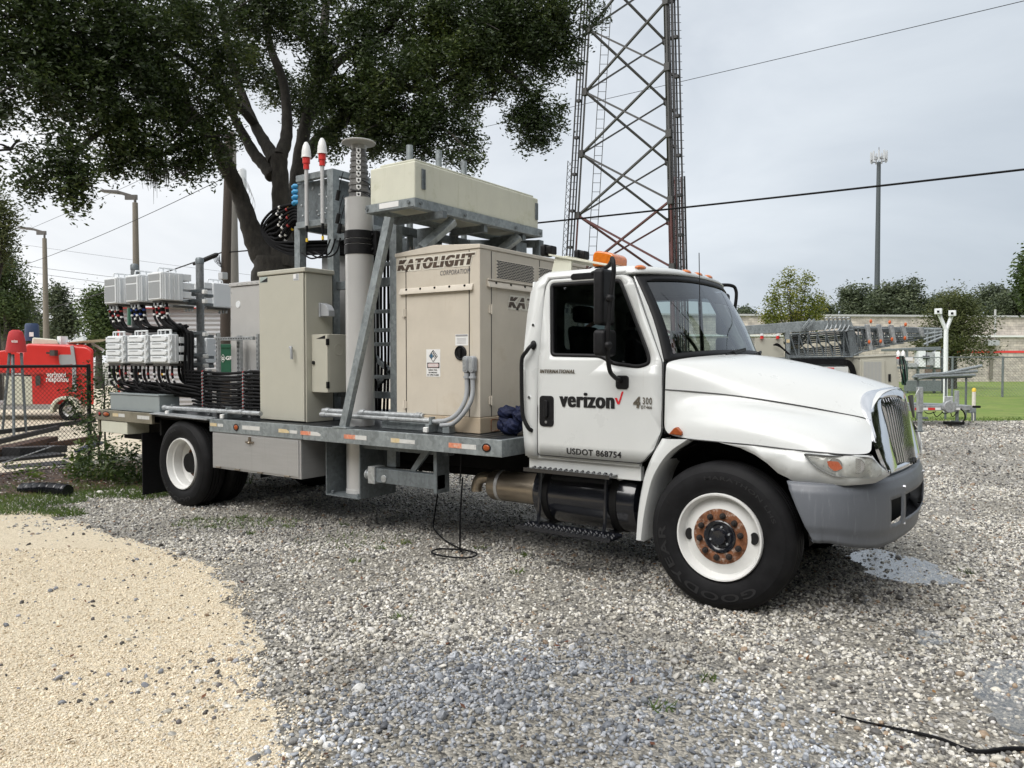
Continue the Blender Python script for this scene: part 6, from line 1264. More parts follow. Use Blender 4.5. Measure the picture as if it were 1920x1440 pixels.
tree('young_tree', 'yellow-green young tree rising above the grey trailer beams', [([tuple(yo), (yo.x, yo.y, 1.5), (yo.x, yo.y, 3.0)], [.13, .11, .07])], yl, yb, 7500, .085, M_lf_yel, M_bark, None, (.28, 14), shell=.1)
simple_tree('shade_tree', 'feathery olive tree in front of the block wall', 1785, 548, 650, 180, 47.5, M_lf_olive, 17000, .085, None, 9, .22, 20, twigr=.42, gaps=.1)
simple_tree('street_tree', 'light green tree cut off by the right frame edge', 1940, 470, 570, 70, 30, M_lf_mid, 5000, .10, None, 3, .15, 9, twigr=.35)
GL = 'trees beyond the light poles'
for i, (px, pt, pm, wp, d, n, m) in enumerate(((-10, 360, 480, 95, 30, 7000, M_lf_olive), (15, 480, 600, 115, 34, 16000, M_lf_mid), (110, 540, 620, 80, 55, 9000, M_lf_dk), (185, 548, 640, 90, 48, 10000, M_lf_mid), (50, 560, 640, 90, 60, 5000, M_lf_dk), (240, 590, 650, 70, 60, 3000, M_lf_dk), (380, 560, 640, 60, 70, 2000, M_lf_dk))):
    lab = ('tall feathery tree at the left frame edge', 'leafy green tree below the feathery one at the left edge', 'dark tree right behind the nearer left light pole', 'bushy tree just left of the grey radio units', 'dark low tree behind the red trailer', 'tree showing through between the radio units', 'small tree behind the white shed')[i]
    simple_tree('tree', lab, px, pt, pm, wp, d, m, n, .075 if d < 40 else .12, GL, 60 + i, .2, 12, twigr=.4 if d < 40 else .5, gaps=.3)

# ---------------------------------------------------------------- lattice tower, monopole, poles, wires
TW = empty('lattice_tower', tuple(site(5.8, 35.3)), 'tall three legged lattice tower with red lower bays behind the cab', 'tower')
M_tw = mat('tower_grey', (.05, .05, .048), .6, .3, .15, 2); M_twr = mat('tower_faded_red', (.07, .022, .019), .65, .1, .25, 2)
def leg(i, z):
    P0 = ((3.07, 36.0), (7.62, 37.5), (6.68, 32.6))[i]; c = (5.79, 35.37); k = 1 - .0205 * (z - 8.48); return site(c[0] + (P0[0] - c[0]) * k, c[1] + (P0[1] - c[1]) * k, z)
ZN = [0.0, 2.82, 5.65, 8.48, 11.31, 14.14, 16.97, 19.8, 22.6, 25.4]
for i in range(3):
    for z0, z1, m in ((0, 8.48, M_twr), (8.48, 25.4, M_tw)):
        mb = MB(); mb.tube([leg(i, z0), leg(i, z1)], .055 if i else .045, 10); mb.build('leg', m, TW)
for k in range(len(ZN) - 1):
    m = M_twr if ZN[k + 1] < 8.6 else M_tw; z0, z1 = ZN[k], ZN[k + 1]
    for a, b in ((0, 1), (0, 2), (1, 2)):
        mb = MB(); mb.bar(leg(a, z0), leg(b, z1), .105, .08); mb.build('brace', m, TW)
        mb = MB(); mb.bar(leg(a, z1), leg(b, z0), .105, .08); mb.build('brace', m, TW)
mb = MB()
for k in range(len(ZN)):
    for i in range(3): p = leg(i, ZN[k]); mb.bx(p.x - .12, p.x + .12, p.y - .12, p.y + .12, p.z - .16, p.z + .16)
mb.build('gusset_plates', M_tw, TW)
mb = MB(); o0 = site(5.8, 35.3)
def offs(p, dl, dd=0): return p + rt * dl + fh * dd
for dl in (.62, .98): mb.tube([offs(leg(0, 0), dl, .3), offs(leg(0, 25.4), dl, .3)], .02, 6)
for k in range(60): z = .4 + k * .42; mb.tube([offs(leg(0, z), .62, .3), offs(leg(0, z), .98, .3)], .012, 4)
mb.build('ladder', M_tw, TW)
mb = MB()                                   # cable ladders and feed lines on the legs
for i, (dls, m) in ((0, ((-.42, -.28, -.14), 1)), (2, ((.12, .24, .36, .48, .6), 1)), (1, ((.15, .3), 1))):
    for j, dl in enumerate(dls): mb.tube([offs(leg(i, 0), dl, -.1 * (j % 2)), offs(leg(i, 25.4 if not (i == 2 and j == 4) else 9.5), dl, -.1 * (j % 2))], .042, 6)
    for k in range(75):
        z = .3 + k * .335; mb.tube([offs(leg(i, z), dls[0] - .02), offs(leg(i, z), dls[-1] + .02)], .012, 4)
        if k % 5 == 0: q = offs(leg(i, z), dls[len(dls) // 2], -.1); mb.bx(q.x - .09, q.x + .09, q.y - .09, q.y + .09, z - .06, z + .06)
mb.build('feed_lines', mat('feeder_black', (.02, .02, .021), .6, .1, .3, 3), TW)
mb = MB(); q0 = offs(leg(2, 0), .35, -.3)
for dl in (.0, .26):
    mb.tube([offs(leg(2, 0), .3 + dl, .5), offs(leg(2, 9.6), .3 + dl, .5)], .03, 6)
for k in range(34): z = .2 + k * .28; mb.tube([offs(leg(2, z), .3, .5), offs(leg(2, z + .28), .56, .5)], .014, 4)
mb.build('waveguide_ladder', M_twr, TW)
mb = MB()
for dl in (-.62, -.40): mb.tube([offs(leg(0, 0), dl), offs(leg(0, 11), dl)], .02, 6)
for k in range(36): z = .2 + k * .3; mb.tube([offs(leg(0, z), -.62), offs(leg(0, z + .3), -.40)], .01, 4); mb.tube([offs(leg(0, z + .3), -.62), offs(leg(0, z), -.40)], .01, 4)
mb.build('waveguide_ladder', M_tw, TW)

MP = empty('monopole', tuple(site(58.0, 122)), 'slim grey cell monopole with antenna cluster on top, far right', 'tower')
p = at(1645, 500, 122); mb = MB(); mb.tube([(p.x, p.y, 0), (p.x, p.y, at(1645, 306, 122).z)], [.48, .30], 20); mb.build('pole', mat('monopole_grey', (.045, .055, .06), .6, .2, .1, 1), MP)
zt = at(1645, 305, 122).z
for k in range(9):
    a = 6.283 * k / 9; mb = MB(); q = Vector((p.x + math.cos(a) * 1.15, p.y + math.sin(a) * 1.15, zt + .75)); mb.bar(q - Vector((0, 0, .85)), q + Vector((0, 0, .85)), .24, .16); mb.bar((p.x, p.y, zt + .7), q, .07, .07); mb.build('panel_antenna', M_ltgrey, MP)
mb = MB(); mb.lathe([(1.2, -.05), (1.2, .05), (1.1, .05), (1.1, -.05)], (p.x, p.y, zt + .2), (0, 0, 1), 20, True); mb.cyl((p.x, p.y, zt), (p.x, p.y, zt + 2.3), .05); mb.build('antenna_ring', M_steel_dk, MP)

def lamp_post(px, py_top, d, label, arm=-62):
    b = at(px, 700, d); zt = at(px, py_top, d).z; t = empty('light_pole', (b.x, b.y, 0), label, 'light pole', 'area light poles on the left'); s_ = d / FPX
    mb = MB(); mb.tube([(b.x, b.y, 0), (b.x, b.y, zt - 10 * s_)], [.19, .115], 16); mb.build('pole', M_conc, t)
    mb = MB(); q = [Vector((b.x, b.y, zt - 10 * s_)), Vector((b.x, b.y, zt))]; mb.tube(q, .06, 8); mb.bar(Vector((b.x, b.y, zt)) + rt * .1, Vector((b.x, b.y, zt)) + rt * (-.45), .08, .22); ar = mb.build('bracket', M_steel_dk, t)
    c = Vector((b.x, b.y, zt + .12)); mb = MB(); mb.prism([c + rt * -.2 + Vector((0, 0, -.12)), c + rt * -.2 + Vector((0, 0, .02)), c + rt * -.8 + Vector((0, 0, .20)), c + rt * -1.55 + Vector((0, 0, .24)), c + rt * -1.6 + Vector((0, 0, .16)), c + rt * -.8 + Vector((0, 0, .08))], fh * .42); la = mb.build('lamp_head', M_steel_dk, t, bevel=.01)
    mb = MB(); mb.face([c + rt * -.85 + Vector((0, 0, .075)) + fh * .06, c + rt * -1.5 + Vector((0, 0, .148)) + fh * .06, c + rt * -1.5 + Vector((0, 0, .148)) + fh * .36, c + rt * -.85 + Vector((0, 0, .075)) + fh * .36]); mb.build('led_panel', M_ltgrey, la)
    return t
lamp_post(258, 372, 35, 'concrete light pole rising behind the radio units'); lamp_post(88, 438, 45, 'concrete light pole standing behind the red trailer'); lamp_post(1, 380, 36, 'pale pole cut by the left frame edge')
t = empty('utility_pole', tuple(at(424, 700, 25).to_2d()) + (0,), 'dark brown utility pole beside the oak trunk', 'utility pole', None)
a = at(420, 700, 25); mb = MB(); mb.tube([(a.x, a.y, 0), tuple(at(424, 480, 25)), tuple(at(430, 250, 25))], [.17, .15, .12], 14); mb.build('pole', M_wood, t)
mb = MB(); q = at(418, 517, 24.6); mb.bx(q.x - .12, q.x + .12, q.y - .1, q.y + .1, q.z - .12, q.z + .1); mb.build('flood_light', M_ltgrey, t, bevel=.02)
t = empty('utility_pole', tuple(at(438, 700, 26).to_2d()) + (0,), 'pale grey concrete utility pole right of the dark brown pole', 'utility pole', None)
a = at(440, 700, 26); mb = MB(); mb.tube([(a.x, a.y, 0), tuple(at(437, 480, 26)), tuple(at(434, 250, 26))], [.20, .17, .14], 14); mb.build('pole', mat('grey_pole', (.23, .22, .20), .85, 0, .15, 3, stretch=(3, 3, .4)), t)
q = at(454, 338, 25.6); mb = MB(); mb.lathe([(.0, -.36), (.13, -.36), (.14, -.3), (.14, .32), (.10, .38), (.0, .38)], q, (0, 0, 1), 20); mb.build('transformer', M_radio, t)
for k in range(4):
    mb = MB(); mb.tube(spline([at(456 + 2 * k, 330 + 6 * k, 25.5), at(468 + 3 * k, 352 + 8 * k, 25.5), at(462 + 4 * k, 372 + 8 * k, 25.5), at(448, 380 + 3 * k, 25.7)], 6), .008, 5); mb.build('drop_lead', M_ltgrey, t)
def wire(a, b, r, sag, label, ext=(0, 0)):
    a, b = Vector(a), Vector(b); v = b - a; a2 = a - v * ext[0]; b2 = b + v * ext[1]; P_ = []
    for k in range(31): u = k / 30; p = a2.lerp(b2, u); p.z -= sag * 4 * u * (1 - u); P_.append(p)
    mb = MB(); mb.tube(P_, r, 6); return tag(mb.build('overhead_wire', M_cable, loc=tuple(P_[0])), label, 'wire', 'overhead wires')
wire(at(428, 473, 25), at(1920, 303, 14), .022, .16, 'thick black overhead cable passing behind the white shelter box and tower', (0, .5))
wire(at(890, 240, 50), at(1915, 0, 30), .014, .1, 'thin overhead wire crossing high behind the lattice tower', (.4, .3))
wire(at(425, 470, 25), at(127, 564, 42), .022, .15, 'black overhead cable from brown pole down to the left behind radio units', (0, .5))
wire(at(417, 333, 25), at(54, 485, 40), .011, .3, 'thin wire from the dark pole sloping past both light poles', (.05, .4))
wire(at(245, 343, 40), at(60, 425, 50), .010, .1, 'thin wire between the lamp heads of both light poles', (.5, .6))
wire(at(49, 497, 60), at(195, 515, 60), .015, .1, 'upper faint wire left of the radio units', (.6, 1.6)); wire(at(60, 510, 60), at(192, 527, 60), .015, .1, 'middle faint wire left of the radio units', (.6, 1.6)); wire(at(97, 533, 60), at(192, 544, 60), .015, .1, 'lowest faint wire left of the radio units', (1, 1.6)); wire(at(60, 460, 60), at(340, 497, 60), .010, .1, 'faint wire crossing below the right lamp head', (.3, .8))
mb = MB(); mb.tube([at(362, 495, 24.8), at(372, 492, 24.8), at(405, 478, 24.8), at(409, 476, 24.8)], [.05, .075, .075, .04], 10)
for k in range(5): mb.tube(spline([at(400 + k * 2, 482, 24.8), at(404 + k * 3, 492 + 3 * k, 24.8), at(412, 478 + k * 2, 24.8)], 4), .009, 4)
tag(mb.build('splice_case', M_black, loc=tuple(at(372, 492, 24.8))), 'black cable splice case hanging from overhead cable by the brown pole', 'splice case')

# ---------------------------------------------------------------- left yard: fence, red trailer, scrap, shed
F0, F1 = site(-9.6, 6.5), site(-6.85, 12.45)
FN = empty('chain_link_fence', tuple(site(-7.4, 11.2)), 'black chain link fence in front of the red trailer', 'fence')
M_fblack = mat('fence_black_vinyl', (.010, .010, .010), .5, 0, .2, 10)
FH = 1.64; mb = MB(); mb.tube([F0 + Vector((0, 0, FH)), F1 + Vector((0, 0, FH))], .024, 10); mb.build('top_rail', M_fblack, FN)
mb = MB(); mb.tube([F0 + Vector((0, 0, .06)), F1 + Vector((0, 0, .06))], .006, 6); mb.build('tension_wire', M_fblack, FN)
for u in (.1, .55, 1.0):
    mb = MB(); q = F0.lerp(F1, u); mb.cyl(q, q + Vector((0, 0, FH + .03)), .032, n=12); mb.build('post', M_fblack, FN)
LEN = (F1 - F0).length; dv = (F1 - F0).normalized(); mb = MB(); pit = .068
k = -int(FH / pit) - 1
while k * pit < LEN:
    for sgn in (1, -1):
        u0, u1, z0, z1 = k * pit, k * pit + FH, (0, FH)[sgn < 0], (FH, 0)[sgn < 0]
        a_, b_ = max(u0, 0), min(u1, LEN)
        if b_ > a_:
            za = z0 + (z1 - z0) * (a_ - u0) / FH; zb = z0 + (z1 - z0) * (b_ - u0) / FH; mb.tube([F0 + dv * a_ + Vector((0, 0, za)), F0 + dv * b_ + Vector((0, 0, zb))], .0032, 4, False)
    k += 1
mb.build('wire_mesh', M_fblack, FN)
# shrub by the fence corner
M_shrub = leaf_mat('shrub_leaf', (.02, .04, .01), (.045, .08, .018), (.13, .17, .03), .5, .3)
def shrub(name, label, blobs, n, leaf, stems, group=None, m=M_shrub):
    base = Vector(blobs[0][0]); 
    return tree(name, label, [([(base.x, base.y, 0), (base.x, base.y, .3), tuple(base)], [.02, .015, .01])], stems, blobs, n, leaf, m, M_bark, group, (.09, 10), base=(base.x, base.y, 0), cat='shrub', shell=.1)
bl = []; st = []
for px, py, r_, d in ((195, 700, 26, 12.6), (165, 740, 26, 12.5), (150, 720, 22, 12.4), (195, 745, 24, 12.3), (215, 715, 20, 12.4), (170, 780, 28, 12.2), (135, 760, 16, 12.3), (190, 800, 28, 12.0), (160, 820, 20, 12.0), (205, 685, 14, 12.5), (125, 730, 14, 12.4)):
    bl.append((tuple(at(px, py, d)), r_ * d / FPX, r_ * d / FPX, 1.0)); st.append(([tuple(site(-6.3, 11.8, .02)), tuple(at(185, 840, 12)), tuple(at(px, py + 8, d))], [.012, .009, .004]))
shrub('shrub', 'straggly shrub climbing the fence left of the flatbed tail', bl, 1500, .034, st)
bl = [(tuple(at(px, py, d)), r_ * d / FPX, r_ * d / FPX * .8, 1.0) for px, py, r_, d in ((215, 850, 42, 10.9), (180, 870, 36, 11.0), (250, 865, 36, 10.8), (225, 885, 36, 10.6), (160, 885, 26, 11.0), (280, 880, 24, 11.2))]
shrub('shrub', 'low dense weedy shrub under the flatbed tail', bl, 1700, .034, [])
bl = [(tuple(at(px, py, d)), r_ * d / FPX, r_ * d / FPX, 1.0) for px, py, r_, d in ((150, 865, 16, 11.4), (135, 880, 12, 11.4), (165, 845, 12, 11.5), (60, 885, 10, 11.0), (40, 893, 10, 11.0))]
shrub('weed_clump', 'light green weeds at the foot of the chain link fence', bl, 500, .04, [], None, leaf_mat('weed_leaf', (.05, .09, .015), (.09, .14, .022), (.17, .21, .04), .5, .4))
gp = [blob_pts(site(-6.0 + .5 * k, 11.2 - .12 * k), .35, .2, 130) for k in range(5)]; grass('tall_weeds', np.vstack(gp), .26, .35, .006)
# corrugated drain pipe
mb = MB(); P_ = spline([site(-6.45, 10.1, .03), site(-6.15, 9.95, .065), site(-5.9, 9.85, .075), site(-5.62, 9.70, .08)], 28); mb.tube(P_, [.070 + .014 * math.sin(i * 1.35) for i in range(len(P_))], 18)
tag(mb.build('drain_pipe', M_blackpaint, loc=tuple(P_[-1])), 'black corrugated drain pipe end lying in the grass', 'pipe')
# scrap steel and timber heap: each length is its own
def plank(a, b, w_, h_, m, label, cat='beam'):
    mb = MB(); mb.bar(a, b, w_, h_, (0, 0, 1)); return tag(mb.build('scrap_beam', m, loc=tuple((Vector(a) + Vector(b)) / 2), bevel=.004), label, cat, 'scrap lengths behind the fence')
M_rusty = mat('rusted_beam', (.065, .032, .02), .85, .1, .5, 5, bump=.3); M_dkbeam = mat('dark_steel_beam', (.018, .018, .02), .6, .3, .3, 5)
plank(at(-60, 868, 13.0), at(95, 830, 15.6), .3, .26, M_rusty, 'rust brown steel beam on top of the scrap heap')
plank(at(-60, 842, 14.8), at(108, 802, 17.6), .10, .10, M_dkbeam, 'long dark pipe behind the scrap heap at the top')
plank(at(-40, 815, 17.2), at(178, 788, 19.5), .10, .10, M_dkbeam, 'black rail lying farthest back behind the fence')
plank(at(-50, 872, 12.9), at(112, 856, 14.0), .5, .14, M_dkbeam, 'dark flat beam in the middle of the scrap heap')
plank(at(-40, 880, 12.7), at(150, 862, 13.7), .3, .09, M_dkbeam, 'dark lower plank running right beyond the heap')
plank(at(-40, 888, 12.2), at(128, 872, 13.0), .55, .12, M_dkbeam, 'black bottom beam of the scrap heap on the soil')
plank(at(20, 850, 13.6), at(110, 845, 14.6), .4, .2, M_dkbeam, 'short dark block in the scrap heap below the rusty beam')
plank(at(92, 835, 15.2), at(185, 820, 16.5), .12, .10, M_rusty, 'rust red bar reaching right from the heap towards the shrub')
plank(at(148, 846, 13.7), at(186, 830, 14.6), .16, .05, mat('navy_plank', (.012, .02, .07), .5), 'navy blue board leaning by the fence post')
tag(MB().tube([at(5, 868, 12.5), at(60, 850, 13.3), at(100, 836, 13.8)], .010, 6).build('cable', M_ltgrey, loc=tuple(at(60, 850, 13.3))), 'grey rope lying over the scrap heap', 'rope')
# red communications trailer
RT = empty('red_trailer', tuple(site(-13.2, 22.6)), 'red enclosed trailer with white lettering and white wheel arch behind the fence', 'trailer')
def rp(l, z, d=22.0): return site(l, d, z)
TD = 22.2
def lx(px): return (px - 960) / FPX * TD
def lz(py): return 1.72 + (677 - py) / FPX * TD
def extr(pts, depth, z=None): return [Vector(site(lx(a), TD, lz(b))) for a, b in pts], (fh - rt * .58) * depth
p_, d_v = extr(smooth_loop([(60, 760), (175, 760), (176, 655), (160, 646), (62, 646), (58, 690)], 5, 3), 2.4); mb = MB(); mb.prism(p_, d_v); rbdy = mb.build('body', M_red, RT, bevel=.03)
p_, d_v = extr(smooth_loop([(40, 703), (177, 703), (177, 660), (168, 650), (120, 646), (52, 644), (44, 660)], 8, 4), 2.4); mb = MB(); mb.prism([q - fh * .06 for q in p_], d_v + fh * .12); mb.build('hood', M_red, RT, bevel=.08, seg=3)
p_, d_v = extr([(8, 762), (60, 762), (60, 705), (8, 705)], 2.3); mb = MB(); mb.prism(p_, d_v); mb.build('front_panel', M_shelter, RT, bevel=.02)
p_, d_v = extr([(-30, 700), (48, 700), (48, 664), (20, 655), (-30, 662)], 2.3); mb = MB(); mb.prism(p_, d_v); mb.build('front_hood', M_red, RT, bevel=.05)
p_, d_v = extr([(-60, 768), (112, 768), (112, 758), (-60, 758)], 2.2); mb = MB(); mb.prism(p_, d_v); mb.build('chassis', M_alu, RT)
wc = site(lx(129), TD - .04, lz(770)); mb = MB(); mb.lathe([(.17, -.2), (.28, -.2), (.31, -.17), (.31, -.03), (.28, 0), (.17, 0)], wc, -fh, 32, True); wt = mb.build('wheel', M_rubber, RT); mb = MB(); mb.lathe([(.18, -.02), (.17, .01), (.12, -.02), (.05, .02), (.0, .02)], wc, -fh, 24); mb.build('rim', M_alu, wt)
mb = MB(); q = [wc + Vector((0, 0, .02)) + rt * (math.cos(R(a)) * .42) + Vector((0, 0, math.sin(R(a)) * .40)) for a in range(-10, 196, 10)]; mb.grid([[p - fh * .2, p + fh * .12] for p in q]); q2 = [wc + rt * (math.cos(R(a)) * .33) + Vector((0, 0, math.sin(R(a)) * .33)) for a in range(-10, 196, 10)]; mb.grid([[a - fh * .2, b - fh * .2] for a, b in zip(q, q2)]); mb.build('wheel_arch', M_shelter, RT, solid=.01)
tf = lambda a, b: tuple(site(lx(a), TD - .075, lz(b)))
letter('verizon', (90, 122, 708, 697), tf, .03).build('lettering', M_whiteink, RT, smooth=False); letter('response', (89, 131, 719, 708.5), tf, .03).build('lettering', M_whiteink, RT, smooth=False)
mb = MB(); mb.face([tf(122.5, 703), tf(124.5, 707), tf(126, 707), tf(126, 697)]); mb.build('check_mark', M_whiteink, RT, smooth=False)
mb = MB(); mb.prism([Vector(tf(a, b)) for a, b in smooth_loop([(113, 665), (137, 665), (139, 683), (115, 684)], 4)], fh * .02); mb.build('side_window', M_ltgrey, RT)
mb = MB(); mb.prism([Vector(tf(a, b)) - fh * .03 for a, b in ((136, 648), (142, 648), (146, 680), (146, 735), (139, 735), (139, 680))], fh * .03); mb.build('strap', M_ltgrey, RT)
mb = MB(); q = Vector(tf(107, 662)); mb.bar(q, q + rt * -.2 - fh * .1, .05, .05); mb.bar(q - fh * .1 - rt * .05, q - fh * .12 + rt * .1, .14, .16); mb.build('side_lamp', M_steel_dk, RT)
mb = MB(); mb.prism([Vector(tf(a, b)) for a, b in smooth_loop([(70, 704), (79, 704), (79, 722), (70, 724)], 2)], -fh * .02); mb.build('door_latch', M_steel_dk, RT)
p_, d_v = extr([(48, 646), (100, 646), (96, 636), (50, 632)], 1.8); mb = MB(); mb.prism([q + fh * .3 for q in p_], d_v); mb.build('air_unit', M_shelter, RT, bevel=.04)
q = site(lx(148), TD + .5, lz(640)); mb = MB(); mb.lathe([(.0, -.05), (.40, -.03), (.55, .02), (.56, .03), (.40, .0), (.0, -.02)], q, (rt * -.10 + Vector((0, 0, 1)) - fh * .06), 32); dsh = mb.build('satellite_dish', M_shelter, RT); mb = MB(); mb.bar(q + Vector((0, 0, -.1)) - rt * .6, q + Vector((0, 0, .1)) + rt * -.1, .14, .12); mb.bar(q - rt * .75 + Vector((0, 0, -.15)), q - rt * .75 + Vector((0, 0, .16)), .22, .2); mb.bar(q + Vector((0, 0, .02)), q + rt * .45 - Vector((0, 0, .25)), .06, .06); mb.build('dish_mount', M_radio, RT)
mb = MB(); mb.cyl(at(160, 655, 22.5), at(176, 640, 22.8), .05); mb.bar(at(150, 645, 22.6), at(178, 660, 22.6), .1, .1); mb.build('folded_mast', M_steel_dk, RT)
# covered camera tripod and blue covered unit
TP_ = empty('covered_tripod', tuple(site(-11.7, 18.2)), 'red cloth cover over a tripod head with grey splayed legs', 'tripod')
c = at(30, 640, 18.2); mb = MB(); rows = []
for z, a, b in ((-.26, .24, .16), (-.12, .22, .16), (.08, .19, .14), (.22, .15, .11), (.27, .08, .06)): rows.append([c + Vector((0, 0, z)) + rt * (math.cos(t_) * a * (1 + .04 * math.sin(3 * t_ + z * 9))) + fh * math.sin(t_) * b for t_ in np.linspace(0, 6.283, 25)[:-1]])
mb.grid(rows, True); mb.face(rows[-1]); cv = mb.build('cover', M_redcloth, TP_); mb = MB()
letter('verizon', (.0, .15, -.035, .035), lambda u, v: tuple(c + rt * u - fh * .175 + Vector((0, 0, v + .0))), .03).build('lettering', M_whiteink, cv, smooth=False)
for a, b in (((18, 662), (3, 760)), ((24, 665), (25, 765)), ((40, 662), (48, 758))):
    mb = MB(); q = at(*b, 18.0 if a[0] != 24 else 17.6); q.z = .0; mb.tube([at(*a, 18.2), q], [.035, .03], 8); mb.build('leg', M_galv_dk, TP_)
UB = empty('covered_drum', tuple(site(-12.8, 24.5)), 'navy blue cloth covered drum standing on top of the red trailer', 'cover')
c = at(60, 622, 23.2); rows = [[c + Vector((0, 0, z)) + rt * math.cos(t_) * a + fh * math.sin(t_) * a for t_ in np.linspace(0, 6.283, 21)[:-1]] for z, a in ((-.28, .20), (0, .19), (.2, .185), (.25, .15))]; mb = MB(); mb.grid(rows, True); mb.face(rows[-1]); mb.build('cover', mat('navy_cover', (.03, .055, .12), .7), UB)
mb = MB(); mb.face([tuple(c + rt * x - fh * .2 + Vector((0, 0, z))) for x, z in ((.04, -.15), (.17, -.15), (.17, -.02), (.04, -.02))]); mb.build('tag', M_whiteink, UB)
# white shed, red post, green tool chest
SHD = empty('storage_shed', tuple(site(-9.0, 27)), 'white corrugated metal shed with red trimmed roof behind the cabinets', 'shed')
M_corr = mat('white_corrugated', (.36, .37, .38), .5, .2, .05, 3); mb = MB(); a = at(226, 690, 26); b = at(470, 690, 26); a.z = b.z = 0; n_ = 46
zt = at(400, 578, 26).z; rows = [[a + (Vector((0, 0, zt * k / n_))) - fh * (.02 if k % 2 else 0), b + Vector((0, 0, zt * k / n_)) - fh * (.02 if k % 2 else 0)] for k in range(n_ + 1)]; mb.grid(rows); mb.build('wall', M_corr, SHD, smooth=False)
mb = MB(); mb.prism([a + fh * .05, b + fh * .05, b + fh * .05 + Vector((0, 0, zt)), a + fh * .05 + Vector((0, 0, zt))], fh * 4); mb.build('shell', M_corr, SHD)
mb = MB(); q = [(k, .03 if k % 2 else 0) for k in range(60)]
mb.grid([[a.lerp(b, k / 59) + Vector((0, 0, zt + h)) - fh * .2 for k, h in q], [a.lerp(b, k / 59) + Vector((0, 0, zt + .75 + h)) + fh * 3.0 for k, h in q]]); mb.build('roof', M_white, SHD, smooth=False)
mb = MB(); mb.prism([a + Vector((0, 0, zt - .025)) - fh * .24, a + Vector((0, 0, zt + .005)) - fh * .24, b + Vector((0, 0, zt + .005)) - fh * .24, b + Vector((0, 0, zt - .025)) - fh * .24], fh * .03); mb.build('red_trim', M_red, SHD)
mb = MB(); mb.cyl(at(223, 750, 25.8), at(223, 575, 25.8), .04, n=12); mb.build('corner_trim', M_red, SHD)
GC = empty('tool_chest', tuple(site(-8.7, 22.5)), 'dark green steel job site chest with white lettering behind strut rack', 'chest')
M_green = mat('chest_green', (.008, .075, .040), .45, 0, .05, 4); GD = 22.
def gx(px, py, o=0): return at(px, py, GD - o)
mb = MB(); mb.prism([gx(414, 700), gx(475, 700), gx(475, 646), gx(414, 646)], fh * .8); gb = mb.build('body', M_green, GC, bevel=.01)
mb = MB(); mb.prism([gx(412, 652, .03), gx(477, 652, .03), gx(477, 645, .03), gx(412, 645, .03)], fh * .86); mb.build('lid', M_green, GC, bevel=.01)
letter('GREENLEE', (423.5, 465, 675, 667.5), lambda u, v: tuple(gx(u, v, .015)), .03).build('lettering', M_whiteink, gb, smooth=False)
mb = MB(); q = [gx(418 + math.cos(t_) * 5, 672 - math.sin(t_) * 7.5, .015) for t_ in (0, math.pi / 2, math.pi, -math.pi / 2)]
for k in range(4): mb.bar(q[k], q[(k + 1) % 4], .018, .006)
letter('G', (415.6, 420.4, 675, 669), lambda u, v: tuple(gx(u, v, .015)), .04, mb=mb); mb.build('emblem', M_whiteink, gb, smooth=False)
tag(MB().cyl(at(247, 610, 22), at(247, 570, 22), .12).build('green_bin', M_green, loc=tuple(at(247, 590, 22))), 'green drum glimpsed between the upper and lower radio rows', 'drum')

# ---------------------------------------------------------------- right side: block wall, compound, mast trailer
m, t_, b_ = nodes_of('split_face_block'); n = t_.nodes.new; l = t_.links.new
tc = n('ShaderNodeTexCoord'); mp2 = n('ShaderNodeMapping'); mp2.inputs['Rotation'].default_value = (R(90), 0, 0); sep = n('ShaderNodeSeparateXYZ'); cmb = n('ShaderNodeCombineXYZ'); l(tc.outputs['Object'], sep.inputs[0])
dt = n('ShaderNodeVectorMath'); dt.operation = 'DOT_PRODUCT'; dt.inputs[1].default_value = tuple(rt); l(tc.outputs['Object'], dt.inputs[0]); l(dt.outputs['Value'], cmb.inputs[0]); l(sep.outputs[2], cmb.inputs[1])
br = n('ShaderNodeTexBrick'); br.inputs['Scale'].default_value = 1; br.inputs['Brick Width'].default_value = .5; br.inputs['Row Height'].default_value = .21; br.inputs['Mortar Size'].default_value = .012; br.inputs['Color1'].default_value = (.46, .40, .335, 1); br.inputs['Color2'].default_value = (.35, .31, .27, 1); br.inputs['Mortar'].default_value = (.22, .20, .18, 1); l(cmb.outputs[0], br.inputs['Vector'])
no = n('ShaderNodeTexNoise'); no.inputs['Scale'].default_value = 2.2; no.inputs['Detail'].default_value = 8; l(tc.outputs['Object'], no.inputs['Vector']); hs = n('ShaderNodeMix'); hs.data_type = 'RGBA'; hs.blend_type = 'OVERLAY'; hs.inputs[0].default_value = .6; l(br.outputs[0], hs.inputs[6]); l(no.outputs['Fac'], hs.inputs[7])
hv = n('ShaderNodeHueSaturation'); hv.inputs['Saturation'].default_value = .8; l(hs.outputs[2], hv.inputs['Color']); l(hv.outputs[0], b_.inputs['Base Color']); b_.inputs['Roughness'].default_value = .9; M_cmu = m
BW = empty('block_wall_building', tuple(site(30, 62)), 'long beige split face block building with red stripe', 'building')
def bl_(l0, d0, l1, d1, z0, z1, thick, name, m, par=None, bevel=0):
    a, b = site(l0, d0, z0), site(l1, d1, z0); h_ = Vector((0, 0, z1 - z0)); mb = MB(); mb.prism([a, b, b + h_, a + h_], fh * thick); return mb.build(name, m, par or BW, bevel=bevel)
bl_(12, 61.4, 62, 66, 0, 3.72, 12, 'wall', M_cmu); bl_(12, 62.2, 62, 66.8, 3.72, 5.42, 11, 'upper_wall', M_cmu)
bl_(12, 61.25, 62, 65.85, 3.70, 3.85, .95, 'coping', M_white); bl_(12, 62.0, 62, 66.6, 5.40, 5.55, 1, 'upper_coping', M_alu)
bl_(35.3, 63.5, 62, 65.96, 2.40, 2.58, .03, 'red_stripe', M_red)
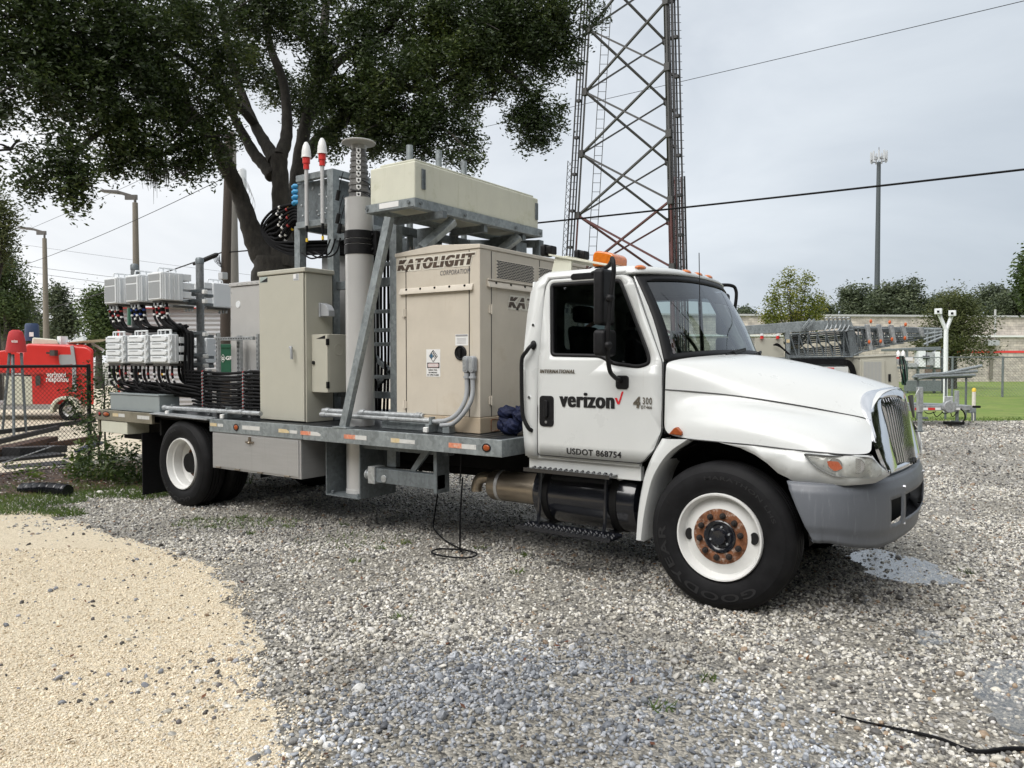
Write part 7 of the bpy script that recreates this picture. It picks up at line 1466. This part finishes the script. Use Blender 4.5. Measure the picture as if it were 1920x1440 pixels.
bl_(34.0, 63.3, 36.3, 63.5, .55, 2.05, .10, 'louvre_panel', mat('brown_louvre', (.13, .09, .07), .6, 0, .5, 1.2, stretch=(.3, .3, 14)))
bl_(39.6, 63.75, 39.85, 63.77, .2, 3.7, .15, 'downpipe', M_conc); bl_(39.2, 63.4, 40.2, 63.5, 3.0, 3.45, .5, 'rain_head', M_ltgrey); bl_(40.0, 63.9, 40.12, 63.9, 3.72, 6.0, .1, 'downpipe', M_alu)
# right chain link fence
FR_ = empty('chain_link_fence', tuple(site(20, 37)), 'grey chain link fence on the lawn before the block building', 'fence')
pts = [(10.5, 41, 0), (16.5, 39.5, 0), (19.0, 38.2, 0), (21.0, 36.7, 0), (23.4, 36.7, 0), (26, 36.7, 0), (30, 36.7, 0), (34, 36.7, 0)]; pts = [site(*p) for p in pts]; zt = .62
for p in pts: mb = MB(); mb.cyl(p, p + Vector((0, 0, 1.95)), .05, n=8); mb.build('post', M_galv_dk, FR_)
mb = MB()
for a, b in zip(pts[:-1], pts[1:]): mb.tube([a + Vector((0, 0, 1.9)), b + Vector((0, 0, 1.9))], .03, 6)
mb.build('top_rail', M_galv_dk, FR_)
mb = MB()
for a, b in zip(pts[:-1], pts[1:]):
    L_n = (b - a).length; dv = (b - a).normalized(); k = -12
    while k * .16 < L_n:
        for sg in (1, -1):
            a0, b0 = max(k * .16, 0), min(k * .16 + 1.85, L_n)
            if b0 > a0:
                z0 = (a0 - k * .16); z1 = (b0 - k * .16); z0, z1 = (z0, z1) if sg > 0 else (1.85 - z0, 1.85 - z1); mb.tube([a + dv * a0 + Vector((0, 0, z0 + .04)), a + dv * b0 + Vector((0, 0, z1 + .04))], .0045, 3, False)
        k += 1
mb.build('wire_mesh', M_galv_dk, FR_)
# mast trailer
MT = empty('mast_trailer', tuple(site(9.5, 21)), 'grey trailer carrying long folded lattice mast, behind the bonnet', 'trailer')
D0 = 20.5
def b3(x, y, d=D0): return at(1400 + x * .27083, 440 + y * .27083, d)
def prism_b(pts, depth, name, m, par=MT, d=D0, bevel=.01):
    mb = MB(); mb.prism([b3(x, y, d) for x, y in pts], fh * depth); return mb.build(name, m, par, bevel=bevel)
prism_b([(-140, 648), (20, 628), (400, 598), (722, 590), (745, 650), (722, 640), (400, 672), (20, 690), (-140, 705)], .30, 'boom', M_galv)
for x in (540, 570, 600, 630, 660, 690):
    mb = MB(); mb.tube(spline([b3(x, 600, 20.4), b3(x + 6, 575, 20.3), b3(x + 26, 580, 20.3), b3(x + 22, 620, 20.4), b3(x + 4, 660, 20.35), b3(x - 8, 668, 20.3)], 5), .018, 6); mb.build('hook', M_galv_lt, MT)
mb = MB(); mb.bar(b3(385, 650, 20.4), b3(440, 585, 20.4), .05, .05); mb.bar(b3(415, 650, 20.4), b3(470, 585, 20.4), .05, .05); mb.build('boom_braces', M_galv, MT)
prism_b([(690, 640), (738, 640), (780, 838), (722, 842)], .5, 'mast_end_frame', M_galv_dk)
mb = MB()     # nested lattice sections
def lat(x0, y0a, y0b, x1, y1a, y1b, n_, d, r=.02):
    for f in (0, 1):
        mb.tube([b3(x0, (y0a, y0b)[f], d), b3(x1, (y1a, y1b)[f], d)], r * 1.5, 6)
    for k in range(n_):
        u0, u1 = k / n_, (k + .8) / n_; X = lambda u: x0 + (x1 - x0) * u; YA = lambda u: y0a + (y1a - y0a) * u; YB = lambda u: y0b + (y1b - y0b) * u
        mb.tube([b3(X(u0), YA(u0), d), b3(X(u1), YB(u1), d)], r, 5); mb.tube([b3(X(u0), YA(u0), d), b3(X(u0), YB(u0), d)], r, 5)
for i in range(6): lat(300, 690 + i * 14, 850 - i * 10, 735, 660 + i * 12, 845 - i * 16, 7, D0 + .1 * i, .016)
for i in range(6): lat(740, 650 + 3 * i, 835 - 14 * i, 800 + 95 * i, 640 + 6 * i, 810 - 20 * i, 2 + i, D0 + .08 * i, .014)
for k in range(5): mb.tube([b3(740, 640 + 6 * k, D0 + .2), b3(1340, 650 + 8 * k, D0 + .3)], .03, 6)
for k in range(4): mb.tube([b3(760, 700 + 22 * k, D0 + .25), b3(1290 - 70 * k, 690 + 14 * k, D0 + .3)], .028, 6)
mb.build('lattice_sections', M_galv_dk, MT)
for i, (x, y) in enumerate(((845, 640), (925, 640), (1010, 645), (1090, 650), (1210, 660))):
    prism_b([(x - 20, y - 20), (x + 8, y - 20), (x + 30, y + 160 - 28 * i), (x + 5, y + 160 - 28 * i)], .1, 'section_plate', M_galv_lt, d=D0 - .02)
for x, y in ((848, 742), (928, 738), (1006, 724), (1096, 716), (860, 600), (1100, 622), (990, 606)):
    mb = MB(); mb.ball(b3(x, y, D0 - .06), .045, 10, 6, (.8, .8, 1.2)); mb.build('orange_plug', mat('orange_plastic', (.50, .10, .02), .5), MT)
mb = MB()
for y in (655, 690, 725, 760): mb.tube([b3(1225, y, D0), b3(1352, 655 + (y - 655) * .5, D0)], .03, 6)
for x in (1250, 1300, 1345): mb.tube([b3(x, 650, D0), b3(x, 770 - (x - 1250) * .55, D0)], .028, 6)
mb.tube([b3(1250, 655, D0), b3(1345, 705, D0)], .02, 6); mb.build('mast_tip', M_galv, MT)
prism_b([(1285, 700), (1340, 700), (1335, 735), (1290, 750)], .15, 'head_plate', M_galv_dk, d=D0 + .1)
prism_b([(272, 670), (302, 670), (305, 860), (275, 860)], .12, 'support_post', M_galv)
prism_b([(275, 725), (298, 725), (298, 748), (275, 748)], .01, 'yellow_label', M_tape_y, d=D0 - .02, bevel=0)
prism_b([(60, 715), (255, 715), (260, 850), (60, 850)], .6, 'control_cabinet', M_cab); prism_b([(300, 848), (785, 850), (785, 1060), (300, 1000)], 1.2, 'deck_body', M_galv_dk, d=D0 + .6)
for x in (105, 215, 1048, 1082):
    yb = 690 if x < 500 else 835; q = b3(x, yb + 10, D0 - .05); mb = MB(); mb.lathe([(.0, -.08), (.045, -.08), (.045, .0), (.0, .0)], q, (0, 0, 1), 14); rb_ = mb.build('beacon_base', M_red, MT); mb = MB(); mb.lathe([(.06, 0), (.06, .05), (.045, .12), (.0, .18)] if x > 500 else [(.05, 0), (.05, .05), (.0, .06)], q, (0, 0, 1), 14); mb.build('beacon_dome', M_whiteink, rb_)
for k in range(5):
    mb = MB(); mb.tube(spline([b3(320, 865 + 8 * k, D0 - .1), b3(520, 862 + 8 * k, D0 - .1), b3(680, 866 + 9 * k, D0 - .1), b3(735 - 6 * k, 900 + 6 * k, D0 - .1), b3(760 - 8 * k, 980, D0 - .1)], 6), .018, 6); mb.build('power_cable', M_cable, MT)
for k in range(6):
    mb = MB(); mb.tube(spline([b3(185 + 6 * k, 765, D0 - .1), b3(215 + 8 * k, 755 + 8 * k, D0 - .15), b3(255 + 5 * k, 790 + 6 * k, D0 - .15), b3(300, 830, D0 - .1)], 5), .018, 6); mb.build('power_cable', M_cable, MT)
ec = prism_b([(785, 848), (1035, 835), (1060, 1080), (790, 1080)], 1.0, 'equipment_cabinet', M_cab, d=D0 - .3); prism_b([(778, 852), (1042, 838), (1042, 828), (778, 840)], 1.05, 'cabinet_lid', M_cab, d=D0 - .33)
prism_b([(800, 868), (955, 862), (960, 1075), (800, 1075)], .05, 'air_conditioner', M_cab, d=D0 - .36)
mb = MB()
for k in range(13): x = 812 + k * 9.6; mb.prism([b3(x, 880, D0 - .365), b3(x + 4.5, 880, D0 - .365), b3(x + 4.5, 1030, D0 - .365), b3(x, 1030, D0 - .365)], fh * .004)
mb.build('louvre_slots', M_ltgrey, ec, smooth=False)
prism_b([(982, 965), (1000, 965), (1000, 1018), (982, 1018)], .02, 'door_handle', M_ink, d=D0 - .33)
for k in range(4):
    mb = MB(); mb.tube(spline([b3(1060 + 8 * k, 840, D0 - .4), b3(1062 + 14 * k, 900, D0 - .45), b3(1080 + 10 * k, 1000, D0 - .45), b3(1100 - 8 * k, 1035, D0 - .42), b3(1085, 930, D0 - .4)], 6), .016, 6); mb.build('hanging_cord', mat('green_cord', (.01, .05, .03), .5) if k % 2 else M_cable, MT)
prism_b([(1050, 860), (1110, 860), (1110, 900), (1050, 900)], .3, 'switch_box', M_galv_lt, d=D0 - .4); prism_b([(1098, 850), (1150, 850), (1150, 872), (1098, 872)], .01, 'name_plate', M_whiteink, d=D0 - .42, bevel=0)
prism_b([(505, 915), (705, 915), (705, 985), (505, 985)], .5, 'battery_box', M_white, d=D0 - .2); prism_b([(548, 920), (606, 920), (606, 932), (548, 932)], .01, 'red_label', M_red, d=D0 - .22, bevel=0)
# drawbar and jacks
DD = 20.3
prism_b([(1000, 1180), (1560, 1182), (1560, 1214), (1000, 1222)], .12, 'drawbar', M_galv_lt, d=DD); prism_b([(1000, 1165), (1560, 1182), (1560, 1190), (1000, 1188)], .9, 'drawbar_far', M_galv, d=DD + .3)
for x0, x1, m in ((1165, 1215, M_red), (1215, 1255, M_whiteink), (1255, 1305, M_red), (1305, 1345, M_whiteink), (1440, 1480, M_whiteink)): prism_b([(x0, 1198), (x1, 1198), (x1, 1214), (x0, 1214)], .004, 'reflector_strip', m, d=DD - .005, bevel=0)
def jack(x, yt, ym, yb, w_, d, foot=True):
    prism_b([(x - w_, yt), (x + w_, yt), (x + w_, ym), (x - w_, ym)], .1, 'jack_tube', M_galv_lt, d=d - .02); prism_b([(x - w_ * .7, ym), (x + w_ * .7, ym), (x + w_ * .7, yb), (x - w_ * .7, yb)], .08, 'jack_leg', M_galv, d=d); prism_b([(x - w_ * 1.8, yb), (x + w_ * 1.8, yb), (x + w_ * 1.8, yb + 8), (x - w_ * 1.8, yb + 8)], .2, 'jack_foot', M_galv_dk, d=d - .06)
jack(1206, 1055, 1230, 1358, 18, 18.7); jack(1462, 1080, 1230, 1290, 11, 20.4)
mb = MB(); mb.tube(spline([b3(1150, 1170, 18.7), b3(1170, 1110, 18.6), b3(1195, 1065, 18.6)], 4), .012, 6); mb.build('jack_crank', M_galv_lt, MT)
prism_b([(1215, 1262), (1255, 1262), (1262, 1280), (1215, 1275)], .05, 'jack_pin', M_galv_dk, d=18.7)
mb = MB(); mb.lathe([(.0, -.08), (.16, -.08), (.16, .08), (.0, .08)], b3(1400, 1190, DD - .1), fh, 18); mb.bx(*[v for q in [b3(1400, 1150, DD - .1)] for v in (q.x - .1, q.x + .1, q.y - .05, q.y + .05, q.z - .1, q.z + .12)]); mb.build('winch', M_galv_lt, MT, bevel=.01)
for a in range(4):
    mb = MB(); mb.tube(spline([b3(1230 + 60 * a, 1225, DD), b3(1260 + 55 * a, 1240 + 20 * (a % 2), DD), b3(1310 + 50 * a, 1225, DD)], 5), .012, 5); mb.build('wiring', M_cable, MT)
mb = MB(); mb.tube(spline([b3(1480, 1205, DD - .1), b3(1505, 1230, DD - .1), b3(1512, 1270, DD - .1), b3(1495, 1300, DD - .1)], 5), .018, 6); mb.build('breakaway_cable', M_cable, MT)
prism_b([(1575, 1185), (1622, 1185), (1622, 1200), (1575, 1200)], .1, 'coupler', M_dark, d=DD); prism_b([(1545, 1200), (1590, 1200), (1590, 1235), (1545, 1235)], .14, 'hitch_head', M_galv, d=DD)
for x in (1558, 1578):
    mb = MB(); mb.tube([b3(x, 1225, DD), b3(x + 4, 1255, DD), b3(x + 2, 1288, DD)], .022, 6); mb.build('safety_chain', M_galv_dk, MT)
prism_b([(1410, 1298), (1510, 1298), (1510, 1318), (1410, 1318)], .35, 'foot_pad', M_dark, d=20.2)
t = empty('marker_post', tuple(b3(1572, 1280, 22).to_2d()) + (0,), 'white marker post with yellow cap at trailer coupler', 'post')
q = b3(1571, 1240, 22); z1 = b3(1571, 1082, 22).z; mb = MB(); mb.cyl((q.x, q.y, 0), (q.x, q.y, z1), .05, n=16); mb.build('post_body', M_cream, t); mb = MB(); mb.lathe([(.055, 0), (.055, .06), (.04, .10), (.0, .11)], (q.x, q.y, z1 - .02), (0, 0, 1), 16); mb.build('cap', mat('cap_yellow', (.75, .52, .05), .5), t)
# pipes racked beside the drawbar
for i, (a, b) in enumerate((((1185, 998), (1628, 908)), ((1165, 975), (1595, 945)), ((1150, 985), (1580, 972)))):
    mb = MB(); mb.cyl(b3(*a, 22.5), b3(*b, 22.5), .045, n=12); tag(mb.build('steel_pipe', M_galv, loc=tuple(b3(*a, 22.5))), ('grey steel pipe slanting highest over the trailer drawbar', 'grey steel pipe in the middle of the three above the drawbar', 'lowest grey steel pipe above the trailer drawbar')[i], 'pipe', 'steel pipes above the drawbar')
t = empty('pipe_trestle', tuple(b3(1390, 1100, 22.6).to_2d()) + (0,), 'thin grey stand holding the three steel pipes', 'stand')
for x in (1185, 1380, 1520): q = b3(x, 985, 22.6); mb = MB(); mb.cyl((q.x, q.y, 0), q, .03, n=8); mb.build('upright', M_galv_dk, t)
q0, q1 = b3(1160, 1000, 22.6), b3(1560, 985, 22.6); mb = MB(); mb.bar(q0, q1, .05, .05); mb.build('cross_bar', M_galv_dk, t)
# forked white mast
t = empty('forked_mast', tuple(b3(1385, 1000, 26).to_2d()) + (0,), 'white Y shaped mast with two square heads beside the feathery tree', 'mast')
q = b3(1380, 915, 26); mb = MB(); mb.cyl((q.x, q.y, 0), b3(1380, 655, 26), .07, n=14); mb.build('stem', M_radio, t)
for a, b in (((1380, 660), (1330, 545)), ((1382, 660), (1424, 550))): mb = MB(); mb.tube([b3(*a, 26), b3(*b, 26)], .06, 12); mb.build('arm', M_radio, t)
for x, y in ((1327, 532), (1424, 545)):
    c = b3(x, y, 25.9); mb = MB(); mb.bx(c.x - .11, c.x + .11, c.y - .07, c.y + .07, c.z - .09, c.z + .1); hd = mb.build('head', M_radio, t, bevel=.01); mb = MB(); mb.prism([b3(x - 8, y - 8, 25.75), b3(x + 8, y - 8, 25.75), b3(x + 8, y + 8, 25.75), b3(x - 8, y + 8, 25.75)], fh * .02); mb.build('lens', M_ink, hd)
# equipment pad shelter
t = empty('equipment_canopy', tuple(site(19, 41)), 'small open steel canopy over grey equipment boxes by the fence', 'canopy'); D3 = 41
prism_b([(1085, 788), (1345, 775), (1345, 800), (1085, 803)], 2.5, 'roof', M_galv_dk, t, D3); prism_b([(1105, 915), (1370, 915), (1370, 930), (1105, 930)], 2.5, 'shelf', M_galv_dk, t, D3)
for x in (1110, 1188, 1300, 1358): prism_b([(x, 790), (x + 9, 790), (x + 9, 1098), (x, 1098)], .2, 'post', M_galv_dk, t, D3)
for (x0, x1, y0, y1), m in (((1195, 1240, 805, 915), M_radio), ((1250, 1295, 815, 905), M_ltgrey), ((1305, 1340, 810, 920), M_radio), ((1130, 1180, 890, 918), M_ltgrey), ((1120, 1350, 1010, 1085), M_galv_dk), ((1225, 1268, 838, 860), M_ink)): prism_b([(x0, y0), (x1, y0), (x1, y1), (x0, y1)], .5, 'equipment_box', m, t, D3 - .2 - (.1 if m is M_ink else 0))
# low grey roof sheet beyond the windscreen

# wood on the other side of the yard: seen only mirrored in the glass and chrome
M_wood_lf = leaf_mat('woodland_leaf', (.02, .03, .012), (.035, .05, .018), (.06, .075, .03), .6, .15)
ang_ = nr.uniform(R(62), R(298), 30000); top = 17 + 2.2 * np.sin(ang_ * 9) + 1.6 * np.sin(ang_ * 23 + 1); hh = nr.uniform(0, 1, 30000) ** .8 * top; rad = nr.normal(27, 1.4, 30000)
cc = np.c_[CAM[0] + rad * (rt.x * np.sin(ang_) + fh.x * np.cos(ang_)), CAM[1] + rad * (rt.y * np.sin(ang_) + fh.y * np.cos(ang_)), hh]
La = nr.normal(size=(30000, 3)); La /= np.linalg.norm(La, axis=1)[:, None]; Wa = np.cross(La, nr.normal(size=(30000, 3))); Wa /= np.linalg.norm(Wa, axis=1)[:, None]
o = leaf_mesh('woodland', cc, La * .75, Wa * .4, M_wood_lf); tag(o, kind='stuff')
